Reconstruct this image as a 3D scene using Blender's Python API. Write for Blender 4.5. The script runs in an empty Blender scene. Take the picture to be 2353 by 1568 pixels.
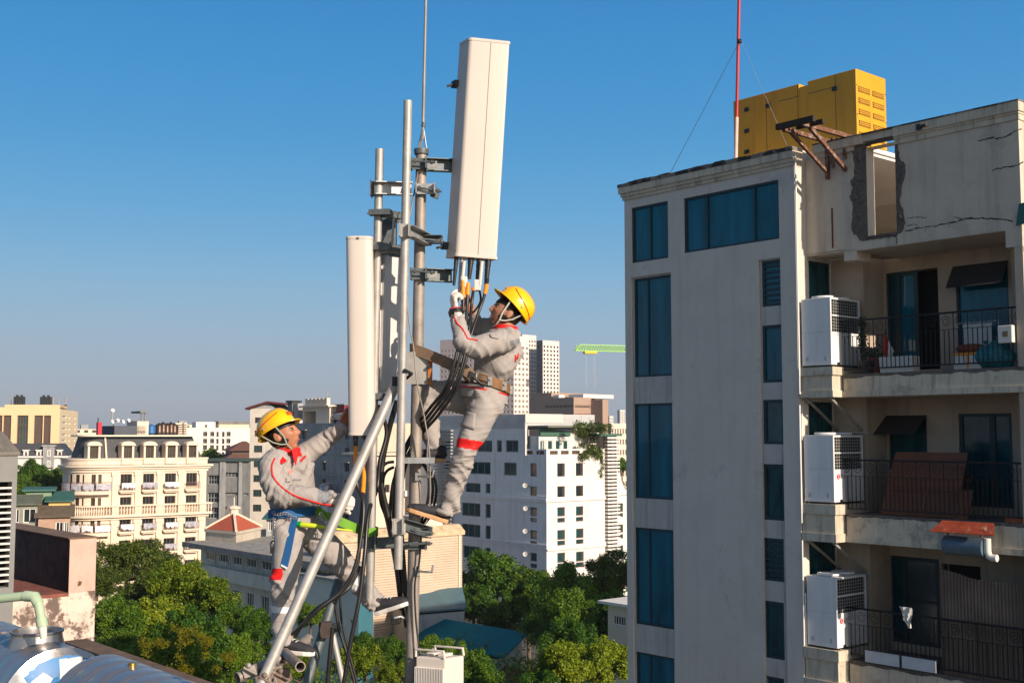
import bpy, bmesh, math, random
import numpy as np
from mathutils import Vector, Matrix, Quaternion, noise
from mathutils.bvhtree import BVHTree
C = bpy.context
SC = C.scene
COL = SC.collection
R = math.radians
V = Vector
random.seed(7)
rng = np.random.default_rng(7)
FPX, CX, CY = 2700.0, 1176.0, 784.0          # focal length and centre, in pixels of a 2352 px wide photograph
PITCH = math.atan(214.0 / 2700.0)
CAM = V((0, 0, 27.0))
SP, CP = math.sin(PITCH), math.cos(PITCH)
def ray(px, py):
    a, b = px - CX, CY - py
    return V((a, -SP * b + CP * FPX, CP * b + SP * FPX))
def at(px, py, Y):
    """the point at distance Y (metres ahead of the camera) seen at photo position px, py"""
    d = ray(px, py)
    return CAM + d * (Y / d.y)
class Frame:
    """A building's own axes: x along its front, y into it, z up; its origin stands on the ground."""
    def __init__(s, px, Y, ang, z=0.0):
        p = at(px, 998, Y)
        s.o = V((p.x, p.y, z)); s.a = ang
        s.m = Matrix.Translation(s.o) @ Matrix.Rotation(ang, 4, 'Z')
        s.i = s.m.inverted()
        s.c = s.i @ CAM
        s.r = s.i.to_3x3()
    def front(s, px, py, y=0.0):
        d = s.r @ ray(px, py); t = (y - s.c.y) / d.y
        p = s.c + d * t
        return p.x, p.z
    def side(s, px, py, x=0.0):
        d = s.r @ ray(px, py); t = (x - s.c.x) / d.x
        p = s.c + d * t
        return p.y, p.z
    def frect(s, r, y=0.0):
        a = s.front(r[0], r[1], y); b = s.front(r[2], r[3], y)
        return a[0], b[1], b[0], a[1]            # x0, z0, x1, z1
    def srect(s, r, x=0.0):
        a = s.side(r[0], r[1], x); b = s.side(r[2], r[3], x)
        return a[0], b[1], b[0], a[1]
GRID = R(-49.4)                                   # the street grid
def link(name, data, parent=None, loc=(0, 0, 0), rotz=0.0):
    o = bpy.data.objects.new(name, data); COL.objects.link(o)
    o.location = loc
    if rotz: o.rotation_euler = (0, 0, rotz)
    if parent is not None: o.parent = parent
    return o
def tag(o, label=None, cat=None, group=None, kind=None):
    if label: o['label'] = label
    if cat: o['category'] = cat
    if group: o['group'] = group
    if kind: o['kind'] = kind
    return o
def thing(name, label, cat, loc=(0, 0, 0), rotz=0.0, group=None):
    o = link(name, None, None, loc, rotz)
    o.empty_display_size = .2
    return tag(o, label, cat, group)
def fthing(name, label, cat, F, group=None):
    return thing(name, label, cat, F.o, F.a, group)
class MB:
    """collects shapes, builds them as ONE mesh object"""
    def __init__(s, off=None):
        s.v = []; s.f = []; s.mi = []; s.m = 0
        s.off = V(off) if off is not None else V((0, 0, 0))
        s.xf = None
    def add(s, vs, fs, mi=None):
        n = len(s.v)
        if s.xf is not None: vs = [s.xf @ V(p) for p in vs]
        s.v += [V(p) - s.off for p in vs]
        for f in fs:
            s.f.append([n + k for k in f]); s.mi.append(s.m if mi is None else mi)
        return s
    def box(s, a, b, mi=None):
        x0, y0, z0 = a; x1, y1, z1 = b
        if x0 > x1: x0, x1 = x1, x0
        if y0 > y1: y0, y1 = y1, y0
        if z0 > z1: z0, z1 = z1, z0
        vs = [(x0,y0,z0),(x1,y0,z0),(x1,y1,z0),(x0,y1,z0),(x0,y0,z1),(x1,y0,z1),(x1,y1,z1),(x0,y1,z1)]
        return s.add(vs, [(0,3,2,1),(4,5,6,7),(0,1,5,4),(1,2,6,5),(2,3,7,6),(3,0,4,7)], mi)
    def obox(s, c, ax, ay, az, mi=None):
        """box with centre c and half axes ax, ay, az"""
        c = V(c); ax = V(ax); ay = V(ay); az = V(az)
        vs = [c - ax - ay - az, c + ax - ay - az, c + ax + ay - az, c - ax + ay - az,
              c - ax - ay + az, c + ax - ay + az, c + ax + ay + az, c - ax + ay + az]
        return s.add(vs, [(0,3,2,1),(4,5,6,7),(0,1,5,4),(1,2,6,5),(2,3,7,6),(3,0,4,7)], mi)
    def bar(s, p, q, w, h, up=(0, 0, 1), mi=None):
        p = V(p); q = V(q); d = q - p; L = d.length
        if L < 1e-6: return s
        d.normalize(); up = V(up)
        sd = d.cross(up)
        if sd.length < 1e-4: sd = d.cross(V((1, 0, 0)))
        sd.normalize(); u = sd.cross(d).normalized()
        return s.obox((p + q) / 2, d * (L / 2), sd * (w / 2), u * (h / 2), mi)
    def quad(s, a, b, c, d, mi=None):
        return s.add([a, b, c, d], [(0, 1, 2, 3)], mi)
    def poly(s, pts, mi=None):
        return s.add(pts, [tuple(range(len(pts)))], mi)
    def prism(s, pts, ext, mi=None):
        """a flat outline with thickness ext"""
        ext = V(ext); n = len(pts)
        vs = [V(p) for p in pts] + [V(p) + ext for p in pts]
        fs = [tuple(range(n))[::-1], tuple(range(n, 2 * n))]
        fs += [(k, (k + 1) % n, n + (k + 1) % n, n + k) for k in range(n)]
        return s.add(vs, fs, mi)
    def tube(s, pts, r, n=8, caps=True, mi=None, flat=None):
        """a tube through pts; r one radius or one per point; flat=(axis, factor) squashes it"""
        pts = [V(p) for p in pts]; k = len(pts)
        rr = [r] * k if not hasattr(r, '__len__') else r
        t0 = (pts[1] - pts[0]).normalized()
        nrm = t0.orthogonal().normalized()
        vs = []
        prev = t0
        for i, p in enumerate(pts):
            if i == 0: t = t0
            elif i == k - 1: t = (pts[i] - pts[i-1]).normalized()
            else:
                t = ((pts[i] - pts[i-1]).normalized() + (pts[i+1] - pts[i]).normalized())
                t = t.normalized() if t.length > 1e-6 else prev
            q = prev.rotation_difference(t); nrm = q @ nrm; nrm = (nrm - t * nrm.dot(t)).normalized(); prev = t
            b = t.cross(nrm)
            for j in range(n):
                an = 2 * math.pi * j / n
                o = (nrm * math.cos(an) + b * math.sin(an)) * rr[i]
                if flat: o = o - V(flat[0]) * (o.dot(V(flat[0])) * (1 - flat[1]))
                vs.append(p + o)
        fs = []
        for i in range(k - 1):
            for j in range(n):
                a = i * n + j; b2 = i * n + (j + 1) % n
                fs.append((a, b2, b2 + n, a + n))
        if caps:
            fs.append(tuple(range(n))[::-1]); fs.append(tuple(range((k - 1) * n, k * n)))
        return s.add(vs, fs, mi)
    def cyl(s, p, q, r, r2=None, n=16, mi=None):
        return s.tube([p, q], [r, r if r2 is None else r2], n, True, mi)
    def pipe(s, p, q, r, t=.004, n=20, mi=None):
        """open pipe with wall thickness"""
        p = V(p); q = V(q)
        s.tube([p, q], r, n, False, mi)
        s.tube([p, q], r - t, n, False, mi)
        d = (q - p).normalized(); a = d.orthogonal().normalized(); b = d.cross(a)
        for c in (p, q):
            vs = []
            for j in range(n):
                an = 2 * math.pi * j / n; e = a * math.cos(an) + b * math.sin(an)
                vs += [c + e * r, c + e * (r - t)]
            s.add(vs, [(2*j, 2*j+1, (2*j+3) % (2*n), (2*j+2) % (2*n)) for j in range(n)], mi)
        return s
    def lathe(s, c, prof, n=24, axis=(0, 0, 1), mi=None):
        """prof = [(r, h)] turned about axis through c"""
        c = V(c); ax = V(axis).normalized(); a = ax.orthogonal().normalized(); b = ax.cross(a)
        vs = []
        for r_, h in prof:
            for j in range(n):
                an = 2 * math.pi * j / n
                vs.append(c + ax * h + (a * math.cos(an) + b * math.sin(an)) * max(r_, 1e-4))
        fs = []
        for i in range(len(prof) - 1):
            for j in range(n):
                p = i * n + j; q = i * n + (j + 1) % n
                fs.append((p, q, q + n, p + n))
        fs.append(tuple(range(n))[::-1]); fs.append(tuple(range((len(prof) - 1) * n, len(prof) * n)))
        return s.add(vs, fs, mi)
    def sphere(s, c, r, n=12, m=8, mi=None, sc=(1, 1, 1)):
        c = V(c); vs = []; fs = []
        for i in range(m + 1):
            th = math.pi * i / m
            for j in range(n):
                ph = 2 * math.pi * j / n
                vs.append(c + V((math.sin(th) * math.cos(ph) * sc[0], math.sin(th) * math.sin(ph) * sc[1], math.cos(th) * sc[2])) * r)
        for i in range(m):
            for j in range(n):
                a = i * n + j; b = i * n + (j + 1) % n
                fs.append((a, a + n, b + n, b))
        return s.add(vs, fs, mi)
    def build(s, name, mats, parent=None, smooth=False, loc=(0, 0, 0), rotz=0.0, bevel=0, recalc=True, merge=False):
        me = bpy.data.meshes.new(name)
        me.from_pydata([tuple(p) for p in s.v], [], s.f)
        if not isinstance(mats, (list, tuple)): mats = [mats]
        for m in mats: me.materials.append(m)
        if len(mats) > 1: me.polygons.foreach_set('material_index', s.mi)
        if recalc or merge:
            bm = bmesh.new(); bm.from_mesh(me)
            if merge: bmesh.ops.remove_doubles(bm, verts=bm.verts, dist=1e-5)
            bmesh.ops.recalc_face_normals(bm, faces=bm.faces)
            bm.to_mesh(me); bm.free()
        if smooth:
            me.polygons.foreach_set('use_smooth', [True] * len(me.polygons))
            try: me.set_sharp_from_angle(angle=R(52))
            except Exception: pass
        me.update()
        o = link(name, me, parent, loc, rotz)
        if bevel:
            b = o.modifiers.new('bevel', 'BEVEL'); b.width = bevel; b.segments = 2; b.limit_method = 'ANGLE'
        return o
def copy_tree(o, parent=None):
    c = o.copy(); COL.objects.link(c)
    if parent is not None: c.parent = parent
    for ch in list(o.children): copy_tree(ch, c)
    return c
def wall(mb, F3, s0, s1, t0, t1, holes, d=0.0, rev=.15, mi=0):
    """a wall face from s0..s1, t0..t1 with real openings; F3 maps (s, t, d) to local space; rev = depth of the reveals"""
    ss = sorted({s0, s1, *[min(max(h[k], s0), s1) for h in holes for k in (0, 2)]})
    ts = sorted({t0, t1, *[min(max(h[k], t0), t1) for h in holes for k in (1, 3)]})
    for j in range(len(ts) - 1):
        run = None
        for i in range(len(ss)):
            inside = True
            if i < len(ss) - 1:
                cs, ct = (ss[i] + ss[i+1]) / 2, (ts[j] + ts[j+1]) / 2
                inside = any(h[0] < cs < h[2] and h[1] < ct < h[3] for h in holes)
            if not inside and run is None: run = ss[i]
            if inside and run is not None:
                a, b = run, ss[i]
                mb.quad(F3(a, ts[j], d), F3(b, ts[j], d), F3(b, ts[j+1], d), F3(a, ts[j+1], d), mi); run = None
    for h in holes:
        a, b, c, e = max(h[0], s0), max(h[1], t0), min(h[2], s1), min(h[3], t1)
        q = d - rev
        for p0, p1 in (((a, b), (c, b)), ((c, b), (c, e)), ((c, e), (a, e)), ((a, e), (a, b))):
            mb.quad(F3(p0[0], p0[1], d), F3(p1[0], p1[1], d), F3(p1[0], p1[1], q), F3(p0[0], p0[1], q), mi)
def FRONT(y=0.0): return lambda s, t, d: V((s, y - d, t))
def SIDE(x=0.0): return lambda s, t, d: V((x + d, s, t))
def LEFT(x=0.0): return lambda s, t, d: V((x - d, s, t))
def window(root, F3, r, fm, gm, d=-.1, fw=.06, cols=1, rows=1, name='window', splits=None, sill=None, depth=.05):
    """one window: a frame with bars (the part) and its glass (the sub-part)"""
    s0, t0, s1, t1 = r
    mb = MB()
    def bx(a, b, c, e, d0, d1):
        p = [F3(a, b, d0), F3(c, b, d0), F3(c, e, d0), F3(a, e, d0), F3(a, b, d1), F3(c, b, d1), F3(c, e, d1), F3(a, e, d1)]
        mb.add(p, [(0,3,2,1),(4,5,6,7),(0,1,5,4),(1,2,6,5),(2,3,7,6),(3,0,4,7)])
    bx(s0, t0, s0 + fw, t1, d, d + depth); bx(s1 - fw, t0, s1, t1, d, d + depth)
    bx(s0 + fw, t0, s1 - fw, t0 + fw, d, d + depth); bx(s0 + fw, t1 - fw, s1 - fw, t1, d, d + depth)
    xs = splits if splits else [k / cols for k in range(1, cols)]
    for k in xs:
        c = s0 + (s1 - s0) * k; bx(c - fw * .4, t0 + fw, c + fw * .4, t1 - fw, d, d + depth * .9)
    for k in range(1, rows):
        c = t0 + (t1 - t0) * k / rows; bx(s0 + fw, c - fw * .4, s1 - fw, c + fw * .4, d, d + depth * .8)
    if sill:
        bx(s0 - sill, t0 - sill, s1 + sill, t0 - .003, d, sill * 1.3)
    o = mb.build(name, fm, root)
    g = MB()
    e = d + depth * .3
    g.quad(F3(s0 + .01, t0 + .01, e), F3(s1 - .01, t0 + .01, e), F3(s1 - .01, t1 - .01, e), F3(s0 + .01, t1 - .01, e))
    g.build('pane', gm, o, recalc=False)
    return o
MATS = {}
def srgb(h):
    h = h.lstrip('#'); c = [int(h[k:k+2], 16) / 255 for k in (0, 2, 4)]
    return tuple(x / 12.92 if x <= .04045 else ((x + .055) / 1.055) ** 2.4 for x in c)
def pm(name, col, rough=.7, var=.12, scale=4.0, bump=0.0, bscale=None, metal=0.0, streak=None, spec=.4, spots=None, stretch=(1, 1, 1), coat=0.0, coord='Object', hue=None):
    """Principled material: a base colour broken up by noise, optional vertical dirt streaks, patches and bump"""
    if name in MATS: return MATS[name]
    m = bpy.data.materials.new(name); m.use_nodes = True
    nt = m.node_tree; N = nt.nodes; L = nt.links
    b = N['Principled BSDF']
    b.inputs['Roughness'].default_value = rough; b.inputs['Metallic'].default_value = metal
    b.inputs['Specular IOR Level'].default_value = spec
    if coat: b.inputs['Coat Weight'].default_value = coat; b.inputs['Coat Roughness'].default_value = .08
    tc = N.new('ShaderNodeTexCoord')
    mp = N.new('ShaderNodeMapping'); mp.inputs['Scale'].default_value = stretch
    L.new(tc.outputs[coord], mp.inputs['Vector'])
    nz = N.new('ShaderNodeTexNoise'); nz.inputs['Scale'].default_value = scale; nz.inputs['Detail'].default_value = 6
    nz.inputs['Roughness'].default_value = .65
    L.new(mp.outputs[0], nz.inputs['Vector'])
    rp = N.new('ShaderNodeValToRGB')
    rp.color_ramp.elements[0].position = .3; rp.color_ramp.elements[1].position = .7
    c2 = hue if hue else tuple(min(1, x * (1 + var)) for x in col)
    rp.color_ramp.elements[0].color = (*[x * (1 - var) for x in col], 1)
    rp.color_ramp.elements[1].color = (*c2, 1)
    L.new(nz.outputs['Fac'], rp.inputs[0])
    out = rp.outputs[0]
    def mix(out, fac, colr):
        mx = N.new('ShaderNodeMix'); mx.data_type = 'RGBA'
        L.new(fac, mx.inputs[0]); L.new(out, mx.inputs[6]); mx.inputs[7].default_value = (*colr, 1)
        return mx.outputs[2]
    if streak:                                    # (colour, amount, across scale, down scale)
        mp2 = N.new('ShaderNodeMapping'); mp2.inputs['Scale'].default_value = (streak[2], streak[2], streak[3])
        L.new(tc.outputs[coord], mp2.inputs['Vector'])
        n2 = N.new('ShaderNodeTexNoise'); n2.inputs['Scale'].default_value = 1; n2.inputs['Detail'].default_value = 7
        n2.inputs['Roughness'].default_value = .7
        L.new(mp2.outputs[0], n2.inputs['Vector'])
        r2 = N.new('ShaderNodeMapRange'); r2.inputs[1].default_value = .5; r2.inputs[2].default_value = .75; r2.inputs[4].default_value = streak[1]
        L.new(n2.outputs['Fac'], r2.inputs[0])
        out = mix(out, r2.outputs[0], streak[0])
    if spots:                                     # (colour, amount, scale, threshold)
        n3 = N.new('ShaderNodeTexNoise'); n3.inputs['Scale'].default_value = spots[2]; n3.inputs['Detail'].default_value = 8
        n3.inputs['Roughness'].default_value = .75
        L.new(tc.outputs[coord], n3.inputs['Vector'])
        r3 = N.new('ShaderNodeMapRange'); r3.inputs[1].default_value = spots[3]; r3.inputs[2].default_value = spots[3] + .06; r3.inputs[4].default_value = spots[1]
        L.new(n3.outputs['Fac'], r3.inputs[0])
        out = mix(out, r3.outputs[0], spots[0])
    L.new(out, b.inputs['Base Color'])
    if rough > .15:
        rr = N.new('ShaderNodeMapRange'); rr.inputs[3].default_value = max(.03, rough - .1); rr.inputs[4].default_value = min(1, rough + .12)
        L.new(nz.outputs['Fac'], rr.inputs[0]); L.new(rr.outputs[0], b.inputs['Roughness'])
    if bump:
        bp = N.new('ShaderNodeBump'); bp.inputs['Strength'].default_value = 1; bp.inputs['Distance'].default_value = bump
        nb = N.new('ShaderNodeTexNoise'); nb.inputs['Scale'].default_value = bscale or scale * 6; nb.inputs['Detail'].default_value = 5
        L.new(mp.outputs[0], nb.inputs['Vector']); L.new(nb.outputs['Fac'], bp.inputs['Height']); L.new(bp.outputs[0], b.inputs['Normal'])
    MATS[name] = m
    return m
def glass(name, col, rough=.04, var=.5, scale=.9, spec=.9, wave=.004, stretch=(1, 1, 1)):
    """window glass seen from outside in daylight: a dark tinted pane that mirrors its surroundings, slightly uneven"""
    if name in MATS: return MATS[name]
    m = pm(name, col, .06, var, scale, 0, spec=spec, stretch=stretch)
    nt = m.node_tree; N = nt.nodes; L = nt.links; b = N['Principled BSDF']
    for l in list(b.inputs['Roughness'].links): L.remove(l)
    b.inputs['Roughness'].default_value = rough
    bp = N.new('ShaderNodeBump'); bp.inputs['Distance'].default_value = wave
    nb = N.new('ShaderNodeTexNoise'); nb.inputs['Scale'].default_value = 1.6; nb.inputs['Detail'].default_value = 1
    tc = N.new('ShaderNodeTexCoord'); L.new(tc.outputs['Object'], nb.inputs['Vector'])
    L.new(nb.outputs['Fac'], bp.inputs['Height']); L.new(bp.outputs[0], b.inputs['Normal'])
    return m
GRIME = (.045, .04, .036)
plasterA = pm('grey_plaster', (.57, .53, .475), .85, .07, 1.1, .002, 90, streak=(GRIME, .15, 4.0, .2), spots=((.42, .39, .36), .7, .55, .56))
plasterB = pm('weathered_plaster', (.52, .46, .38), .88, .1, 1.3, .004, 60, streak=(GRIME, .35, 3.4, .22), spots=((.36, .31, .26), .5, .9, .57))
plasterBand = pm('stained_band', (.54, .48, .38), .88, .14, 2.2, .004, 50, streak=(GRIME, .7, 7.0, .7), spots=((.28, .25, .2), .6, 1.6, .57))
spandrelM = pm('streaked_spandrel', (.47, .45, .42), .85, .1, 2, .002, 70, streak=((.14, .135, .13), .7, 9.0, .3))
capM = pm('blackened_coping', (.2, .18, .155), .9, .25, 2.5, .006, 40, spots=((.022, .02, .02), .95, 2.3, .46))
mortarM = pm('bare_mortar', (.12, .105, .095), .95, .3, 6, .02, 25, spots=((.055, .048, .045), .8, 9, .55))
rustM = pm('rusty_steel', (.16, .07, .04), .75, .45, 14, .002, 60, metal=.2, spots=((.32, .27, .24), .85, 9, .53))
darksteel = pm('dark_steel', (.035, .04, .045), .5, .3, 20, metal=.6)
galv = pm('galvanised_steel', (.36, .35, .335), .52, .2, 9, .0006, 70, metal=.35, streak=((.25, .21, .17), .55, 6, 2.2), spots=((.3, .25, .21), .5, 17, .6))
galvold = pm('weathered_galvanised_pole', (.29, .26, .235), .6, .25, 7, .0008, 60, metal=.4, streak=((.2, .11, .06), .75, 7, 1.5), spots=((.16, .12, .1), .5, 19, .6))
zinc = pm('zinc_plate', (.36, .37, .38), .45, .2, 16, metal=.6, spots=((.2, .19, .18), .6, 22, .58))
darkzinc = pm('dull_zinc_bracket', (.12, .14, .15), .55, .3, 18, metal=.5, spots=((.2, .15, .1), .6, 14, .6))
rubber = pm('black_rubber', (.012, .012, .013), .38, .3, 10, spec=.5)
orangeM = pm('orange_sleeve', (.75, .26, .015), .5, .1, 8)
antwhite = pm('white_fibreglass', (.57, .515, .47), .42, .03, 2, streak=((.55, .5, .44), .3, 11, .5))
antgrey = pm('grey_antenna_back', (.62, .6, .58), .5, .05, 3, streak=((.35, .33, .3), .3, 9, .8))
greenM = pm('green_paint', (.045, .12, .09), .7, .2, 3)
frameA = pm('dark_teal_aluminium', (.022, .045, .055), .5, .15, 6, metal=.2)
teal = glass('teal_glass', (.001, .1, .155), .03, .45, 1.1, spec=.3, stretch=(2.2, 2.2, .35))  # upright colour variation paints in uneven reflections
tealdark = glass('dark_teal_glass', (.002, .05, .065), .04, .7, 1.6, spec=.4, stretch=(1.6, 1.6, .5))  # same painted reflection streaks in a darker tint
winglass = glass('dark_window_glass', (.012, .018, .022), .06, .6, .5, spec=.6)
greenglass = glass('greenish_window_glass', (.012, .05, .055), .06, .5, .4, spec=.6)
whiteplaster = pm('white_plaster', (.67, .645, .605), .85, .035, .35, .002, 20, streak=((.45, .42, .38), .3, .9, .12))
shadewhite = pm('streaked_white_plaster_shaded', (.66, .67, .68), .85, .06, .35, streak=((.3, .3, .3), .5, 1.1, .16))  # white plaster again, cooled in colour for the shaded side
cream = pm('cream_stucco', (.7, .585, .465), .85, .05, .4, streak=((.45, .36, .27), .3, 1.2, .2))
creamdark = pm('cream_stucco_weathered', (.5, .44, .36), .9, .12, .7, streak=((.14, .12, .1), .6, 1.3, .22))
peach = pm('apricot_paint', (.72, .5, .29), .8, .05, .1)
peachlight = pm('pale_yellow_paint', (.76, .62, .42), .8, .05, .1)
slate = pm('slate_tiles', (.045, .048, .055), .65, .25, 2.5, streak=((.09, .09, .095), .4, 2.2, .4))
greywall = pm('grey_concrete_wall', (.33, .335, .33), .9, .14, .6, streak=((.07, .07, .075), .7, .9, .14))
darkgreywall = pm('dark_concrete_wall', (.2, .205, .205), .9, .2, .6, streak=((.05, .05, .05), .7, 1.0, .16))
redtile = pm('red_roof_tiles', (.4, .085, .04), .8, .2, 3, .01, 8)
browntile = pm('brown_roof_tiles', (.13, .06, .045), .85, .2, 3)
brownstone = pm('brown_cladding', (.36, .25, .19), .85, .08, .05)
towerwall = pm('pale_tower_cladding', (.66, .59, .55), .8, .05, .05)
bluesheet = pm('blue_roof_sheet', (.003, .15, .19), .85, .15, .5, spec=.08, streak=((.01, .08, .12), .5, .8, .3))
frost = pm('white_window_frame', (.72, .7, .66), .6, .04, 1)
brownframe = pm('brown_window_frame', (.09, .055, .04), .6, .1, 1)
asphalt = pm('asphalt', (.055, .055, .057), .9, .2, .4)
steelM = pm('polished_stainless', (.37, .35, .335), .3, .12, 3, .0012, 14, metal=.72, streak=((.3, .27, .25), .4, 5, 5))
FA = Frame(1836, 27.5, GRID)
apt = fthing('apartment_building', 'tall weathered grey apartment block with blue-green windows and balconies at the right', 'building', FA)
F0 = FRONT(0)
xL = FA.front(1438, 998)[0]
zA = FA.front(1828, 339)[1]                       # top of block A
yB, yB1, yB2 = .42, 1.4, 2.25                     # parapet and balcony front, first wall, deep wall
xR = FA.front(2343, 400, yB)[0]
zB = FA.front(1940, 321, yB)[1]
aw = dict(
    top=[(1450, 478, 1535, 592, 2, None), (1570, 456, 1790, 548, 3, (.25, .75))],
    left=[(1452, 641, 1541, 862), (1453, 927, 1543, 1148), (1455, 1210, 1545, 1446), (1457, 1495, 1547, 1730)],
    right=[(1745, 600, 1796, 700), (1746, 748, 1797, 877), (1748, 918, 1797, 1020), (1749, 1065, 1798, 1196),
           (1749, 1234, 1798, 1337), (1750, 1378, 1799, 1517), (1750, 1550, 1799, 1650)])
mb = MB()
lr = [FA.frect(r) for r in aw['left']]; rr_ = [FA.frect(r) for r in aw['right']]; tr = [FA.frect(r[:4]) for r in aw['top']]
lx0, lx1 = lr[1][0], lr[1][2]; rx0, rx1 = rr_[2][0], rr_[2][2]
lz1 = lr[0][3]; rz1 = rr_[0][3]
ch = [(lx0 - .05, 0, lx1 + .05, lz1 + .04), (rx0 - .03, 0, rx1 + .03, rz1 + .03)]
holes = ch + [(r[0], r[1], r[2], r[3]) for r in tr]
wall(mb, F0, xL, 0, 0, zA, holes, 0, .12)
wall(mb, LEFT(xL), 0, 11, 0, zA, [], 0)
s1w = [FA.srect((1857, 604, 1920, 690), 0.0), FA.srect((1857, 925, 1922, 1010), 0.0), FA.srect((1858, 1246, 1924, 1335), 0.0)]
s1w = [(a[0], zz0, min(a[2], yB1 - .03), zz1) for a, (zz0, zz1) in zip(s1w, [(FA.side(1857, 740)[1], FA.side(1857, 598)[1]), (FA.side(1857, 1060)[1], FA.side(1857, 922)[1]), (FA.side(1857, 1390)[1], FA.side(1857, 1242)[1])])]
wall(mb, SIDE(0), 0, yB1, 0, zA, s1w, 0, .1)
wall(mb, FRONT(11), xL, 0, 0, zA, [], 0)
mb.quad((xL, 0, zA - .25), (0, 0, zA - .25), (0, 11, zA - .25), (xL, 11, zA - .25))
mb.box((xL + .3, .25, 0), (-.3, .3, zA - .4))
mb.build('wall', plasterA, apt)
mb = MB()
lx0 -= .05; lx1 += .05
wall(mb, FRONT(.06), lx0, lx1, 0, lz1 + .04, lr, 0, .1)
rx0 -= .03; rx1 += .03
wall(mb, FRONT(.06), rx0, rx1, 0, rz1 + .03, rr_, 0, .1)
mb.build('spandrel', spandrelM, apt)
for r, q in zip(tr, aw['top']): window(apt, F0, r, frameA, teal, -.1, .055, splits=q[5] or (.5,), depth=.07)
for r in lr: window(apt, FRONT(.06), r, frameA, teal, -.09, .05, splits=(.36,), depth=.06)
for k, r in enumerate(rr_): window(apt, FRONT(.06), r, frameA, teal if k < 2 else tealdark, -.09, .07, depth=.06, rows=(8 if k in (0, 4) else 1))
for r in s1w: window(apt, SIDE(0), r, frameA, tealdark, -.08, .05, cols=2)
mb = MB()
hc = .10
def course(mb, z0, z1, out, x0=xL, x1=0.0):
    mb.box((x0 - out, -out, z0), (x1 + out * .35, .28, z1))
    mb.box((x0 - out, .28, z0), (x0 + .25, 11, z1)); 
course(mb, zA - .42, zA - .33, .04); course(mb, zA - .33, zA - .24, .075); course(mb, zA - .24, zA - .03, .12)
mb.build('cornice', plasterBand, apt)
mb = MB(); course(mb, zA - .07, zA + .02, .135)
for k in range(26):                               # crumbled, uneven top edge
    x = xL + random.random() * -xL; w = .1 + random.random() * .5
    mb.box((x, -.10 - .02 * random.random(), zA + .02), (min(x + w, 0), .2, zA + .025 + random.random() * .035))
mb.build('coping', capM, apt)
mb = MB()
for (px, ya, yb, y, r) in [(1837, 352, 905, -.03, .022), (1836, 930, 1200, -.03, .022), (1841, 935, 1010, .05, .02), (1836, 1240, 1480, -.03, .02), (1841, 1360, 1500, .06, .02)]:
    x, _ = FA.front(px, 900, y)
    mb.tube([(max(x, .03), y, FA.front(px, ya, y)[1]), (max(x, .03), y, FA.front(px, yb, y)[1])], r, 8)
mb.build('downpipe', pm('white_pvc_pipe', (.72, .7, .66), .5, .08, 3), apt, smooth=True)
FB = FRONT(yB)
hx0, hz0, hx1, hz1 = FA.frect((1989, 336, 2061, 533), yB)
pzl = FA.front(1900, 578, yB)[1]; pzm = FA.front(2100, 556, yB)[1]
xm = FA.front(1940, 575, yB)[0]
xe = FA.front(2309, 520, yB)[0]
mb = MB()
wall(mb, FB, 0, xR, pzm, zB - .3, [(hx0, hz0, hx1, zB)], 0, .3)
wall(mb, FRONT(yB + .3), 0, xR, pzm, zB - .3, [(hx0, hz0, hx1, zB)], 0, .01)
mb.quad((xR, yB, pzm - .5), (xR, yB + .3, pzm - .5), (xR, yB + .3, zB), (xR, yB, zB))
mb.box((0, yB, pzl), (xm, yB1, pzm + .02))        # lower box at the left end
mb.box((xm - .02, yB, pzl - .28), (xm + .3, yB + .6, pzm + .02))
mb.box((xe, yB - .004, pzm - .38), (xR + .002, yB + .5, pzm + .05))
mb.box((xm + .3, yB + .004, pzm - .02), (xR, yB2 + .3, pzm + .22))   # slab of the roof terrace
mb.build('parapet', plasterB, apt)
mb = MB()
mb.box((.3, yB - .10, zB - .20), (hx0 - .05, yB + .3, zB))
mb.box((.3, yB - .05, zB - .31), (hx0 - .3, yB + .3, zB - .2))
mb.box((hx0 - .05, yB - .06, zB - .16), (hx1, yB + .3, zB))
for (a, b, o) in ((zB - .20, zB, .10), (zB - .25, zB - .20, .06), (zB - .37, zB - .25, .035)):
    mb.box((hx1, yB - o, a), (xR + o * .6, yB + .3, b))
mb.build('cornice', plasterBand, apt)
mb = MB(); mb.box((.3, yB - .115, zB), (xR + .07, yB + .32, zB + .03)); mb.build('coping', capM, apt)
zz = [(125,520),(140,640),(150,780),(110,830),(130,900),(108,1000),(135,1080),(118,1250),(140,1350),(230,1412),(400,1390),(530,1372),
      (600,1330),(640,1240),(620,1130),(588,1050),(602,900),(637,760),(636,680),(585,620),(560,480),(535,402),(400,420),(290,470)]
out = [FA.front(1928 + .238 * a, 217.7 + .238 * b, yB) for a, b in zz]
cxh, czh = (hx0 + hx1) / 2, (hz0 + hz1) / 2
def inn(x, z):
    dx, dz = x - cxh, z - czh; k = min((hx1 - hx0) / 2 / max(abs(dx), 1e-6), (hz1 - hz0) / 2 / max(abs(dz), 1e-6)); k = min(k, 1)
    return cxh + dx * k, czh + dz * k
o2 = []
for k in range(len(out)):                         # roughen the broken rim
    a, b = out[k], out[(k + 1) % len(out)]
    for t in range(5):
        j = 0 if t == 0 else 1
        o2.append((a[0] + (b[0] - a[0]) * t / 5 + random.uniform(-.022, .022) * j, a[1] + (b[1] - a[1]) * t / 5 + random.uniform(-.03, .03) * j))
mb = MB(); n = len(o2); vs = []; K = 8
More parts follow.
